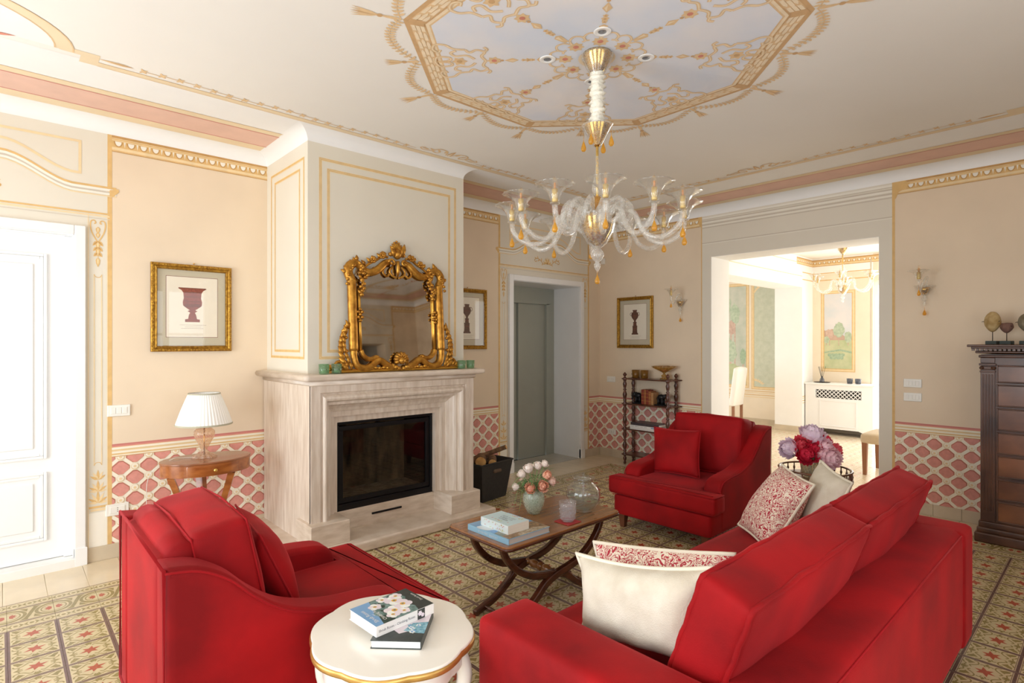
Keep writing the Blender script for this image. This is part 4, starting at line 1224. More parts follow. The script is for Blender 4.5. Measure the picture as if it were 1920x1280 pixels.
lamp = empty('table_lamp', (1.075, 4.42, CZ), label='table lamp with pleated white shade and blush glass base on the console', cat='lamp')
glass('blush_glass', (253, 236, 218), body=.30, rough=.04)
mat('shade_white', (250, 249, 245), .85, var=.01)
mat('shade_trim', (186, 182, 160), .8)
fl = lambda amp, n: (lambda t, i: 1 + amp * cos(n * t))
b = MB(); b.lathe([(.075, .002), (.078, .004), (.045, .022), (.026, .040), (.018, .052), (.020, .060), (.034, .090), (.055, .130), (.066, .165), (.066, .185), (.050, .205), (.028, .213), (.014, .216)], 60, wave=lambda t, i: 1 + (.13 * cos(10 * t) if i < 3 else .035 * cos(20 * t))); b.build('glass_base', MATS['blush_glass'], lamp)
b = MB(); b.lathe([(0, .222), (.028, .214), (.033, .218), (.022, .226), (.008, .232), (.006, .30), (0, .30)], 20); b.build('brass_cap', MATS['brass'], lamp)
b = MB(); b.tube([(0, 0, .02), (0, 0, .215)], .005, 8); b.build('stem', MATS['brass'], lamp)
b = MB(); b.lathe([(.180, .235), (.150, .325), (.122, .400), (.100, .455), (.098, .455), (.120, .398), (.148, .323), (.177, .235)], 192, wave=lambda t, i: 1 + .016 * cos(48 * t)); sh = b.build('lamp_shade', MATS['shade_white'], lamp)
b = MB(); b.lathe([(.1815, .232), (.1835, .237), (.1815, .244)], 48); b.lathe([(.1035, .449), (.1045, .453), (.1025, .458)], 48); b.build('shade_trim', MATS['shade_trim'], sh)
b = MB(); b.tube(catmull([Vector((-.06, .03, .004)), Vector((-.12, .05, .004)), Vector((-.20, .04, .003)), Vector((-.33, .05, -.10)), Vector((-.335, .06, -.4))], 6), .002, 6); b.build('lamp_cord', mat('cord_clear', (225, 222, 215), .4), lamp)

# ------------------------------------------------------------------ framed urn prints
mat('print_paper', (240, 231, 212), .6, var=.02); mat('print_mat', (200, 190, 165), .7, var=.02); mat('print_line', (120, 50, 50), .7)
mat('urn_red', (164, 84, 60), .7, col2=(118, 56, 42), vscale=90, detail=5); mat('urn_brown', (118, 78, 56), .7, col2=(84, 54, 42), vscale=80); mat('ink', (176, 162, 142), .7)
mat('frame_gold', (196, 152, 62), .38, metal=.8, col2=(140, 98, 34), vscale=60, bump=.25, bscale=140)
glass('picture_glass', (252, 252, 252), body=.0, rough=.02, fmax=.16)
def picture(loc, rz, label, urn):
    """local: x along the wall, y out of the wall (negative towards the room), z up; frame .545 x .655"""
    r = empty('framed_print', loc, rz, label, 'picture', 'gilt-framed urn prints')
    W, H = .2725, .3275
    prof = [(0, 0), (0, .022), (.006, .028), (.018, .028), (.024, .022), (.030, .024), (.036, .026), (.040, .020), (.044, .010)]
    b = MB()
    for k in range(len(prof) - 1):
        (d0, y0), (d1, y1) = prof[k], prof[k + 1]
        c0 = [(-W + d0, -y0, -H + d0), (W - d0, -y0, -H + d0), (W - d0, -y0, H - d0), (-W + d0, -y0, H - d0)]
        c1 = [(-W + d1, -y1, -H + d1), (W - d1, -y1, -H + d1), (W - d1, -y1, H - d1), (-W + d1, -y1, H - d1)]
        for i in range(4):
            j = (i + 1) % 4; b.add([c0[i], c0[j], c1[j], c1[i]], [(0, 1, 2, 3)])
    # carved leaf relief on the outer moulding
    for i in range(4):
        n = 26; 
        for k in range(n):
            t = (k + .5) / n * 2 - 1
            p = [(t * (W - .012), -.029, -H + .012), (W - .012, -.029, t * (H - .012)), (t * (W - .012), -.029, H - .012), (-W + .012, -.029, t * (H - .012))][i]
            b.ball(p, (.0075, .004, .0055) if i % 2 == 0 else (.0055, .004, .0075), 6)
    b.build('frame', MATS['frame_gold'], r)
    P = Paint(lambda u, v, l: (u, -.008 - .0004 * l, v), ['print_mat', 'print_line', 'print_paper', 'urn_red', 'urn_brown', 'ink'])
    P.rect(-W + .04, W - .04, -H + .04, H - .04, 'print_mat', 0)
    P.rect(-.176, .176, -.222, .237, 'print_line', 1); P.rect(-.173, .173, -.219, .234, 'print_paper', 2)
    def sil(prof, m):   # silhouette from half widths
        Lp = [(-w_, z) for w_, z in prof]; Rp = [(w_, z) for w_, z in prof][::-1]
        P.poly(Lp + Rp, m, 3)
    if urn == 0:
        sil([(.05, -.105), (.05, -.085), (.030, -.082), (.024, -.05), (.016, -.035), (.034, -.022), (.018, -.016), (.040, .0), (.062, .018), (.066, .045), (.058, .075), (.062, .115), (.074, .135), (.096, .148), (.092, .154)], 'urn_red')
        for z in (.03, .05, .085, .12): P.rect(-.055, .055, z - .002, z + .002, 'urn_brown', 4)
        for k in range(-5, 6): P.leaf(k * .010, .006, 90, .022, .007, 'urn_brown', 4)
        for k in range(-8, 9): P.leaf(k * .011, .146, 90, .009, .006, 'urn_brown', 5)
    else:
        sil([(.050, -.155), (.050, -.14), (.038, -.135), (.034, -.09), (.036, -.05), (.040, -.045), (.026, -.04), (.022, -.01), (.030, .0), (.012, .012), (.018, .03), (.045, .06), (.056, .09), (.048, .12), (.026, .135), (.034, .155), (.030, .16)], 'urn_brown')
        for s in (-1, 1): P.ribbon(arc(s * .05, .105, .022, -70, 250, 10), .006, 'urn_brown', 3)
        for z in (-.08, -.02, .09): P.rect(-.03, .03, z - .002, z + .002, 'urn_red', 4)
    for z, w_ in ((-.128 if urn == 0 else -.175, .085), (-.142 if urn == 0 else -.187, .05), (-.154 if urn == 0 else -.199, .075)):
        u = -w_
        while u < w_: P.rect(u, u + .010, z - .0015, z + .0015, 'ink', 3); u += .014
    P.build('print', r)
    b = MB(); b.add([(-W + .036, -.021, -H + .036), (W - .036, -.021, -H + .036), (W - .036, -.021, H - .036), (-W + .036, -.021, H - .036)], [(0, 1, 2, 3)]); b.build('glass_pane', MATS['picture_glass'], r)
    b = MB(); b.ball((.01, -.006, H + .012), .006, 8); b.build('hook', MATS['brass'], r)
picture((1.082, A, 1.77), 0, 'gilt-framed print of a wide red urn above the console table', 0)
picture((3.72, A, 1.765), 0, 'gilt-framed urn print half hidden behind the chimney breast', 1)
picture((B, 4.213, 1.767), -pi / 2, 'gilt-framed print of a tall pedestal urn above the whatnot shelf', 1)

# ------------------------------------------------------------------ switches and sockets
mat('plastic_white', (240, 238, 230), .4, var=.01); mat('plastic_dark', (70, 68, 64), .5)
def plate(name, loc, rz, w_, h_, n, label, cat, socket=False, group='wall plates'):
    r = empty(name, loc, rz, label, cat)
    b = MB(); b.rbox((-w_ / 2, -h_ / 2, 0), (w_ / 2, h_ / 2, .010), .004, M=RX(90)); b.build('cover_plate', MATS['plastic_white'], r)
    k = (w_ - .035) / n
    for i in range(n):
        x = -w_ / 2 + .0175 + k * (i + .5)
        b = MB(); b.rbox((x - k * .44, -h_ * .28, .009), (x + k * .44, h_ * .28, .014), .002, M=RX(90)); p = b.build('rocker' if not socket else 'socket_module', MATS['plastic_white'], r)
        if socket and i != n // 2 + 5:
            b = MB()
            for dz in (-.012, 0, .012): b.lathe([(0, 0), (.003, 0)], 8, M=T(x, -.0145, dz) @ RX(90))
            b.build('pin_hole', MATS['plastic_dark'], p)
plate('light_switch', (.620, A - .001, 1.030), 0, .135, .080, 3, 'white three-rocker light switch between the white door and the lamp', 'light switch')
plate('wall_socket', (.612, A - .001, .335), 0, .135, .082, 1, 'white wall socket low beside the white door', 'socket', True)
plate('light_switch', (B - .001, 4.592, 1.024), -pi / 2, .135, .075, 3, 'white light switch left of the whatnot shelf', 'light switch')
plate('wall_socket', (B - .001, 4.582, .328), -pi / 2, .135, .075, 3, 'white wall socket on the lattice left of the whatnot shelf', 'socket', True)
plate('light_switch', (B - .001, 1.262, 1.148), -pi / 2, .135, .075, 4, 'upper white light switch right of the opening', 'light switch')
plate('light_switch', (B - .001, 1.262, 1.024), -pi / 2, .135, .075, 4, 'lower white light switch right of the opening', 'light switch')
b = MB(); b.rbox((-.03, -.04, 0), (.03, .04, .03), .006, M=RX(90)); o = b.build('alarm_sensor', MATS['plastic_white'], None); o.location = (B - .001, 4.72, 2.60); o.rotation_euler = (0, 0, -pi / 2); tag(o, 'small white alarm sensor high in the wall corner', 'sensor')

# ================================================================== SEATING
def velvet(name, col, shade):
    """red velvet: soft nap, brushed lighter and darker patches, sheen at grazing angles"""
    m = mat(name, col, .75, col2=shade, vscale=3.2, detail=4, sheen=.42, sheen_tint=(255, 100, 105), bump=.06, bscale=220, spec=.25)
    return m
velvet('velvet_red', (168, 8, 16), (122, 3, 9))
mat('velvet_piping', (152, 7, 18), .75, sheen=.42, sheen_tint=(255, 100, 105), spec=.25)
mat('leg_wood', (104, 60, 38), .4, var=.2, vscale=20)

def piping(b, pts, r=.006): b.tube(pts, r, 6, closed=True)

def armchair(loc, rz, label):
    r = empty('armchair', loc, rz, label, 'armchair', 'red velvet armchairs')
    V = MATS['velvet_red']
    def soft_prism(name, outline, M, z0, z1, rr, parent=r):
        b = MB(); b.prism(outline, z0, z1, rr, 0, M, 5); return b.build(name, V, parent)
    b = MB(); b.M = T(0, 0, .188); b.softbox((1.0, .85, .164), .022, (0, 0, 0), 10, M=T(-.015, 0, 0)); b.build('base', V, r)
    # T-shaped seat cushion
    o = [(-.535, -.455), (-.535, .455), (-.52, .468), (-.385, .468), (-.372, .455), (-.372, .285), (.24, .285), (.24, -.285), (-.372, -.285), (-.372, -.455), (-.385, -.468), (-.52, -.468)]
    dense = []
    for i in range(len(o)):
        a, c = Vector(o[i]), Vector(o[(i + 1) % len(o)]); n = max(1, int((c - a).length / .04))
        dense += [a.lerp(c, k / n) for k in range(n)]
    b = MB(); b.prism(dense, .272, .415, .034, 0, None, 5)
    sc_ = b.build('seat_cushion', V, r)
    b = MB(); piping(b, [(x, y, .405) for x, y in inset(ccw([tuple(p) for p in dense]), .004)], .004); b.build('piping', MATS['velvet_piping'], sc_)
    # sweeping arms
    top = catmull([Vector(p) for p in [(-.362, .30), (-.366, .40), (-.350, .455), (-.30, .492), (-.20, .508), (-.06, .520), (.06, .548), (.16, .592), (.25, .662), (.33, .742), (.42, .795), (.515, .812)]], 4)
    prof = [(p.x, p.y) for p in top] + [(.515, .6), (.515, .35), (.515, .112), (.2, .112), (-.1, .112), (-.362, .112)]
    for s in (-1, 1):
        y0, y1 = (.285, .427) if s > 0 else (-.427, -.285)
        b = MB(); b.prism(prof, y0, y1, .028, 0, XZ, 5); a_ = b.build('arm', V, r)
        b = MB(); b.tube([(p.x, s * .423, p.y - .014) for p in top[2:]] , .0045, 6); b.build('seam', MATS['velvet_piping'], a_)
    # back
    b = MB(); b.softbox((.16, .60, .70), .03, (0, 0, 0), 12, M=T(.435, 0, .455)); bk_ = b.build('backrest', V, r)
    b = MB(); b.tube([(.44, -.30, .79), (.44, -.15, .797), (.44, .15, .797), (.44, .30, .79)], .055, 12, cap=True); b.build('top_roll', V, bk_)
    b = MB(); piping(b, [(.517, -.42, .12), (.517, .42, .12), (.517, .42, .805), (.517, -.42, .805)], .006); b.build('piping', MATS['velvet_piping'], bk_)
    # loose back cushion
    b = MB(); M = T(.285, 0, .640) @ RY(11); b.softbox((.20, .62, .475), .034, (.030, .008, .014), 18, M=M, wob=.006, seed=rz); bc = b.build('back_cushion', V, r)
    b = MB(); b.M = M
    for sx in (-1, 1): piping(b, [(sx * .089, -.300, -.225), (sx * .089, -.308, 0), (sx * .089, -.300, .228), (sx * .089, 0, .246), (sx * .089, .300, .228), (sx * .089, .308, 0), (sx * .089, .300, -.225), (sx * .089, 0, -.235)], .004)
    b.build('piping', MATS['velvet_piping'], bc)
    for x in (-.46, .44):
        for y in (-.365, .365):
            b = MB(); b.add([(x - .018, y - .018, 0), (x + .018, y - .018, 0), (x + .018, y + .018, 0), (x - .018, y + .018, 0), (x - .030, y - .030, .115), (x + .030, y - .030, .115), (x + .030, y + .030, .115), (x - .030, y + .030, .115)], [(3, 2, 1, 0), (4, 5, 6, 7), (0, 1, 5, 4), (1, 2, 6, 5), (2, 3, 7, 6), (3, 0, 4, 7)]); b.build('leg', MATS['leg_wood'], r)
    return r
armchair((4.240, 2.405, 0), 0, 'red velvet armchair facing the sofa in front of the wooden whatnot shelf')
armchair((.888, 2.405, 0), pi, 'red velvet armchair seen from behind beside the white side table')

def cushion4(name, C, t, mats, label, cat, group=None, pipe=None, pinch=.06, seed=0, n=22, wob=.006):
    """scatter cushion through four corners (world), bulging t thick; object origin at its centre"""
    C = [Vector(c) for c in C]; ctr = sum(C, Vector()) / 4
    nrm = ((C[2] - C[0]).cross(C[3] - C[1])).normalized()
    def pt(u, v, side):
        uu = u * (1 - pinch * (1 - v * v) * abs(u) ** 3); vv = v * (1 - pinch * (1 - u * u) * abs(v) ** 3)
        a, b_ = (uu + 1) / 2, (vv + 1) / 2
        p = C[0] * (1 - a) * (1 - b_) + C[1] * a * (1 - b_) + C[2] * a * b_ + C[3] * (1 - a) * b_
        e = ((1 - abs(u) ** 2.4) * (1 - abs(v) ** 2.4)) ** .55
        k = noise.noise(p * 7 + Vector((seed, 0, side)))
        k2 = noise.noise(p * 18 + Vector((seed, 5, side)))
        return p - ctr + nrm * side * (t / 2 * e + wob * (k + .5 * k2) * min(1, e * 2))
    V = []; F = []
    for side in (1, -1):
        for i in range(n + 1):
            for j in range(n + 1): V.append(pt(-1 + 2 * i / n, -1 + 2 * j / n, side))
    m = (n + 1) ** 2
    for i in range(n):
        for j in range(n):
            a = i * (n + 1) + j; q = (a, a + n + 1, a + n + 2, a + 1)
            F.append(q); F.append(tuple(m + k for k in q[::-1]))
    b = MB(); b.add(V, F, 0, True)
    r = empty(name, ctr, 0, label, cat, group)
    b.build('cushion_cover', mats, r, weld=True)
    edge = [pt(-1 + 2 * k / 14, -1, 0) for k in range(14)] + [pt(1, -1 + 2 * k / 14, 0) for k in range(14)] + [pt(1 - 2 * k / 14, 1, 0) for k in range(14)] + [pt(-1, 1 - 2 * k / 14, 0) for k in range(14)]
    if pipe:
        b = MB(); b.tube(edge, .0075 if pipe.name.startswith('linen') else .004, 7, closed=True); b.build('piping', pipe, r)
    return r

mat('linen', (220, 212, 195), .85, col2=(206, 196, 177), vscale=14, detail=5, bump=.25, bscale=260)
mat('linen_pipe', (230, 221, 202), .8)
def coral_material():
    """cream coral sprigs on crimson: thresholded Voronoi edges and noise"""
    m = bpy.data.materials.new('coral_fabric'); m.use_nodes = True; n = m.node_tree; p = n.nodes['Principled BSDF']
    tc = n.nodes.new('ShaderNodeTexCoord')
    nz = n.nodes.new('ShaderNodeTexNoise'); nz.inputs['Scale'].default_value = 22; nz.inputs['Detail'].default_value = 2
    n.links.new(tc.outputs['Object'], nz.inputs['Vector'])
    mx = n.nodes.new('ShaderNodeMix'); mx.data_type = 'VECTOR'; mx.inputs['Factor'].default_value = .06
    n.links.new(tc.outputs['Object'], mx.inputs['A']); n.links.new(nz.outputs['Color'], mx.inputs['B'])
    wv = n.nodes.new('ShaderNodeTexNoise'); wv.inputs['Scale'].default_value = 19; wv.inputs['Detail'].default_value = 1.0; wv.inputs['Distortion'].default_value = 2.6
    n.links.new(mx.outputs['Result'], wv.inputs['Vector'])
    # narrow bands around two contour levels make branching sprigs
    s1 = n.nodes.new('ShaderNodeMath'); s1.operation = 'PINGPONG'; s1.inputs[1].default_value = .075
    n.links.new(wv.outputs['Fac'], s1.inputs[0])
    r = n.nodes.new('ShaderNodeValToRGB'); e = r.color_ramp.elements
    e[0].position, e[1].position = .030, .038
    e[0].color = lin((178, 46, 62)); e[1].color = lin((238, 226, 208))
    n.links.new(s1.outputs[0], r.inputs['Fac']); n.links.new(r.outputs['Color'], p.inputs['Base Color'])
    p.inputs['Roughness'].default_value = .85
    MATS['coral_fabric'] = m
    return m
coral_material()

# ------------------------------------------------------------------ sofa
sofa = empty('sofa', (2.32, .97, 0), label='red velvet three-seat sofa with loose back cushions in the foreground', cat='sofa')
SO = T(-2.32, -.97, 0)
V = MATS['velvet_red']
def spart(name, size, c, r_=.03, bulge=(0, 0, 0), n=12, M=None, wob=0, seed=0, parent=None):
    b = MB(); b.M = SO; b.softbox(size, r_, bulge, n, M=T(*c) @ (M or Matrix.Identity(4)), wob=wob, seed=seed); return b.build(name, V, parent or sofa)
spart('base', (2.34, .90, .24), (2.32, .965, .20), .02)
sa = spart('arm', (.225, .93, .545), (1.2525, .955, .3525), .030, (.004, 0, .006))
spart('arm', (.225, .93, .545), (3.3875, .955, .3525), .030, (.004, 0, .006))
sb = spart('backrest', (2.36, .225, .545), (2.32, .6125, .3525), .034, (0, .004, .006))
def seamline(name, pts, parent):
    b = MB(); b.M = SO; b.tube(pts, .0035, 6); b.build(name, MATS['velvet_piping'], parent)
seamline('seam', [(1.150, .56, .612), (1.150, 1.38, .612)], sa)
seamline('seam', [(1.36, .505, .610), (3.45, .505, .610)], sb)
for k, (a, c) in enumerate(((1.37, 2.32), (2.32, 3.27))):
    q = spart('seat_cushion', (c - a - .004, .79, .16), ((a + c) / 2, 1.10, .385), .035, (0, 0, .014), 14, wob=.004, seed=k)
    b = MB(); b.M = SO; piping(b, [(a + .02, .72, .457), (c - .02, .72, .457), (c - .02, 1.482, .457), (a + .02, 1.482, .457)], .004); b.build('piping', MATS['velvet_piping'], q)
for k, (a, c) in enumerate(((1.392, 2.372), (2.378, 3.350))):
    h, t = .435, .155; M = T((a + c) / 2, .765, .655) @ RX(19) @ RZ(0)
    b = MB(); b.M = SO; b.softbox((c - a, t, h), .020, (0.012, .022, .010), 22, M=M, wob=.006, seed=4 + k); q = b.build('back_cushion', V, sofa)
    for sy in (-1, 1):
        b = MB(); b.M = SO @ M; w2, h2, y = (c - a) / 2 - .004, h / 2 - .004, sy * (t / 2 - .006)
        pts = []
        for (p0, p1) in (((-w2, -h2), (w2, -h2)), ((w2, -h2), (w2, h2)), ((w2, h2), (-w2, h2)), ((-w2, h2), (-w2, -h2))):
            for i in range(16):
                t_ = i / 16; x, z = p0[0] + (p1[0] - p0[0]) * t_, p0[1] + (p1[1] - p0[1]) * t_
                pts.append((x, y + .002 * sin(i * 1.9 + k), z + .002 * sin(i * 1.3 + k)))
        b.tube(pts, .0085, 7, closed=True, flat=.7); b.build('flange', MATS['velvet_red'], q)
for x in (1.22, 3.42):
    for y in (.57, 1.36):
        b = MB(); b.M = SO; b.rbox((x - .03, y - .03, 0), (x + .03, y + .03, .085), .004); b.build('leg', MATS['leg_wood'], sofa)

# scatter cushions on the sofa
cushion4('scatter_cushion', [(1.50, 1.285, .485), (1.50, .80, .565), (1.50, .765, .875), (1.50, 1.30, .765)], .17, MATS['linen'], 'cream linen cushion with piped edge at the near end of the sofa', 'cushion', pipe=MATS['linen_pipe'], seed=1, pinch=.17, wob=.012)
cushion4('scatter_cushion', [(1.72, 1.36, .47), (1.72, .86, .52), (1.70, .82, .845), (1.70, 1.385, .735)], .17, MATS['coral_fabric'], 'red and cream coral-print cushion behind the near cream cushion', 'cushion', pipe=MATS['linen_pipe'], seed=2)
cushion4('scatter_cushion', [(2.80, 1.175, .470), (3.06, 1.458, .487), (3.24, 1.29, .825), (3.05, 1.056, .785)][::-1], .17, MATS['coral_fabric'], 'red and cream coral-print cushion at the far end of the sofa', 'cushion', pipe=MATS['linen_pipe'], seed=3)
cushion4('scatter_cushion', [(2.93, 1.00, .475), (3.22, 1.20, .50), (3.33, 1.12, .86), (3.10, .90, .815)][::-1], .15, MATS['linen'], 'cream linen cushion between the far coral-print cushion and the sofa back', 'cushion', pipe=MATS['linen_pipe'], seed=5)
# scatter cushions on the armchairs
cushion4('scatter_cushion', [(4.10, 2.70, .415), (4.12, 2.28, .425), (4.25, 2.34, .785), (4.24, 2.78, .770)], .14, MATS['velvet_red'], 'square red velvet cushion leaning on the armchair by the whatnot shelf', 'cushion', seed=7, pipe=MATS['velvet_piping'])
cushion4('scatter_cushion', [(.88, 2.19, .43), (.91, 2.60, .43), (.76, 2.62, .80), (.72, 2.19, .785)], .14, MATS['velvet_red'], 'red velvet cushion leaning on the armchair seen from behind', 'cushion', seed=9, pipe=MATS['velvet_piping'])

# ================================================================== TABLES AND WHAT STANDS ON THEM
mat('mahogany', (96, 50, 30), .24, col2=(62, 28, 17), vscale=7, stretch=(1, 4, 4), detail=4, coat=.35)
mat('mahogany_top', (154, 102, 56), .16, col2=(136, 86, 45), vscale=5, stretch=(.6, 9, 9), detail=5, coat=.5)
def ribbon_outline(C, W):
    """closed outline of a 2-D centre line C with widths W"""
    P_ = [Vector(p) for p in C]; L_, R_ = [], []
    for i, p in enumerate(P_):
        t = (P_[min(i + 1, len(P_) - 1)] - P_[max(i - 1, 0)]).normalized(); nn = Vector((-t.y, t.x))
        w_ = W[i] if isinstance(W, (list, tuple)) else W
        L_.append(p + nn * w_ / 2); R_.append(p - nn * w_ / 2)
    return [tuple(p) for p in R_] + [tuple(p) for p in L_[::-1]]
ct = empty('coffee_table', (2.335, 2.325, 0), label='mahogany coffee table with crossed curved legs in front of the fireplace', cat='table')
TZ = .48
def rrect(hx, hy, r, n=5): return arc(hx - r, hy - r, r, 0, 90, n) + arc(-hx + r, hy - r, r, 90, 180, n) + arc(-hx + r, -hy + r, r, 180, 270, n) + arc(hx - r, -hy + r, r, 270, 360, n)
b = MB(); b.prism(rrect(.470, .256, .045), TZ - .010, TZ, .006, 0, None, 3, rb=.001); b.build('table_top', MATS['mahogany_top'], ct)
b = MB(); b.prism(rrect(.474, .260, .048), TZ - .024, TZ - .009, .006, 0, None, 3); b.prism(rrect(.455, .242, .045), TZ - .034, TZ - .022, .004, 0, None, 2); b.build('edge_moulding', MATS['mahogany'], ct)
legc = catmull([Vector(p) for p in [(-.405, .450), (-.375, .375), (-.30, .295), (-.20, .238), (-.10, .212), (0, .196), (.09, .165), (.17, .105), (.26, .055), (.335, .030), (.40, .012)]], 4)
legw = [.030 + .012 * sin(pi * i / (len(legc) - 1)) for i in range(len(legc))]
for y in (-.145, .10):
    for s in (-1, 1):
        o = ribbon_outline([(p.x * s, p.y) for p in legc], legw)
        d = .012 * s
        b = MB(); b.prism(o, y - .018 + d * .5, y + .018 + d * .5, .007, 0, XZ, 2); b.build('leg', MATS['mahogany'], ct)
    b = MB(); b.rbox((-.41, y - .022, TZ - .05), (.41, y + .022, TZ - .03), .004); b.build('top_rail', MATS['mahogany'], ct)
def turned(L_, r): return [(r * k, L_ * t) for t, k in ((0, .5), (.06, .5), (.09, .85), (.13, .5), (.18, .6), (.28, 1.0), (.40, .8), (.44, .45), (.47, .95), (.53, .95), (.56, .45), (.60, .8), (.72, 1.0), (.82, .6), (.87, .5), (.91, .85), (.94, .5), (1, .5))]
b = MB(); b.lathe(turned(.25, .026), 16, M=T(0, -.145, .20) @ RX(-90)); b.build('stretcher', MATS['mahogany_top'], ct)
for s in (-1, 1):
    b = MB(); b.lathe(turned(.25, .012), 12, M=T(s * .335, -.145, .035) @ RX(-90)); b.build('foot_stretcher', MATS['mahogany'], ct)

# ------------------------------------------------------------------ books
mat('pages', (240, 234, 220), .8, var=.03, vscale=3, stretch=(1, 1, 200)); mat('pages_grey', (206, 200, 192), .8, var=.03, stretch=(1, 1, 200)); mat('pages_white', (248, 247, 243), .8, var=.02, stretch=(1, 1, 200))
TEXTS = {}
def text_mesh(s, size):
    c = bpy.data.curves.new('lettering', 'FONT'); c.body = s; c.size = size; c.align_x = 'CENTER'; c.align_y = 'CENTER'; c.resolution_u = 2
    o = bpy.data.objects.new('lettering', c); COL.objects.link(o)
    dg = bpy.context.evaluated_depsgraph_get(); me = bpy.data.meshes.new_from_object(o.evaluated_get(dg))
    bpy.data.objects.remove(o); return me
def lettering(s, size, m, parent, M):
    me = text_mesh(s, size); me.materials.clear(); me.materials.append(m)
    o = bpy.data.objects.new('lettering', me); COL.objects.link(o); o.parent = parent; o.matrix_local = M
    return o
def book(loc, rz, L_, W_, H_, cover, pages, label, spine=None, name='book', hard=True, group=None, pspine=True):
    """spine along x at y=0 side -W/2; lies flat; L along x, W along y"""
    r = empty(name, loc, rz, label, 'book', group)
    t = .0025 if hard else .0008; e = .003 if hard else 0
    b = MB(); b.box((-L_ / 2, -W_ / 2, 0), (L_ / 2, W_ / 2, t)); b.box((-L_ / 2, -W_ / 2, H_ - t), (L_ / 2, W_ / 2, H_)); b.rbox((-L_ / 2, -W_ / 2 - .001, 0), (L_ / 2, -W_ / 2 + t, H_), .0008, steps=1)
    b.build('cover', cover if spine is None else [cover], r)
    b = MB(); b.box((-L_ / 2 + e, -W_ / 2 + t, t), (L_ / 2 - e, W_ / 2 - e, H_ - t)); b.build('page_block', pages, r)
    if spine:
        b = MB(); b.box((-L_ / 2, -W_ / 2 - .0018, .0003), (L_ / 2, -W_ / 2 - .001, H_ - .0003)); b.build('spine_panel', spine, r)
    return r
def cover_paint(r, mats, H_, name='cover_picture'):
    P = Paint(lambda u, v, l: (u, v, H_ + .00015 * l), mats); P.parent = r; P.pname = name
    return P
mat('book_sky', (70, 132, 196), .3, col2=(150, 190, 224), vscale=9, detail=4); mat('book_skyblue', (150, 198, 226), .35, var=.04); mat('book_cloud', (214, 224, 230), .35, var=.05)
mat('book_town', (176, 140, 100), .35, col2=(96, 80, 62), vscale=60, detail=4); mat('book_tree', (96, 112, 104), .35, col2=(150, 150, 140), vscale=50); mat('book_stone', (206, 196, 176), .35, col2=(140, 120, 90), vscale=80)
bb = book((2.052, 2.268, TZ + .0005), -pi / 2, .335, .300, .030, MATS['book_skyblue'], MATS['pages_grey'], 'large light blue picture book lying on the coffee table', group=None)
P = cover_paint(bb, ['book_sky', 'book_cloud', 'book_tree', 'book_town', 'book_stone', 'book_skyblue'], .030)
P.rect(-.165, .165, -.145, .148, 'book_sky', 1); P.poly([(-.165, -.145), (-.06, -.145), (.0, -.05), (-.02, .05), (-.10, .148), (-.165, .148)], 'book_sky', 2)
P.poly(catmull([Vector(p) for p in [(-.10, -.14), (-.02, -.145), (.02, -.06), (.01, .06), (-.03, .148), (-.08, .12), (-.05, 0)]], 4, True), 'book_cloud', 3)
P.poly([(.165, -.145), (.05, -.145), (.03, -.08), (.06, -.02), (.02, .05), (.04, .148), (.165, .148)], 'book_town', 4)
P.poly([(.05, -.145), (.03, -.08), (.06, -.02), (.09, -.05), (.11, -.145)], 'book_tree', 5); P.poly([(.14, -.06), (.10, .0), (.12, .09), (.15, .148), (.165, .148), (.165, -.06)], 'book_stone', 5)
P.build('cover_picture', bb)
def word_marks(P, u0, u1, v, h, m, seed):
    """a line of print too small to read in the photograph: uneven strokes"""
    rr = random.Random(seed); u = u0
    while u < u1:
        w_ = h * rr.uniform(.35, .6)
        if rr.random() > .16:
            P.rect(u, u + h * .12, v - h / 2, v + h / 2, m, 3); z_ = rr.choice((-.4, 0, .4)) * h
            P.rect(u, u + w_ * .8, v + z_ - h * .06, v + z_ + h * .06, m, 3)
            if rr.random() > .5: P.rect(u + w_ * .7, u + w_ * .7 + h * .1, v - h / 2, v + h * .2, m, 3)
        u += w_ + h * .15
P = Paint(lambda u, v, l: (u, -.1512 - .0001 * l, v), ['book_cloud']); word_marks(P, -.09, .08, .015, .012, 'book_cloud', 4); P.build('spine_print', bb)
mat('book_pale', (200, 224, 230), .4, var=.03); mat('book_pale2', (224, 238, 240), .4, var=.03); mat('book_ink', (70, 74, 86), .5); mat('book_pink', (214, 96, 120), .5); mat('book_lime', (196, 206, 110), .5)
sb_ = book((2.018, 2.262, TZ + .0315), -pi / 2, .222, .150, .046, MATS['book_pale2'], MATS['pages'], 'thick pale blue paperback on top of the blue picture book', hard=False)
P = cover_paint(sb_, ['book_pale', 'book_pink', 'book_lime', 'book_ink'], .046)
P.rect(-.111, .111, -.075, .075, 'book_pale', 1)
random.seed(3)
for k in range(30):
    u, v = random.uniform(-.06, .08), random.choice((random.uniform(.045, .068), random.uniform(-.05, -.035)))
    P.flower(u, v, random.uniform(.003, .006), random.choice(('book_pink', 'book_lime', 'book_pink')), 'book_lime', 2, 5)
for k in range(3): word_marks(P, -.045 + .01 * k, .065 - .006 * k, .026 - .022 * k, .015, 'book_ink', 31 + k)
P.build('cover_picture', sb_)
P = Paint(lambda u, v, l: (u, -.0762 - .0001 * l, v), ['book_pink', 'book_lime', 'book_ink'])
for k in range(44): P.flower(random.uniform(-.08, .08), random.choice((random.uniform(.030, .042), random.uniform(.006, .016))), random.uniform(.002, .004), random.choice(('book_pink', 'book_lime')), 'book_lime', 2, 5)
P.build('spine_print', sb_)

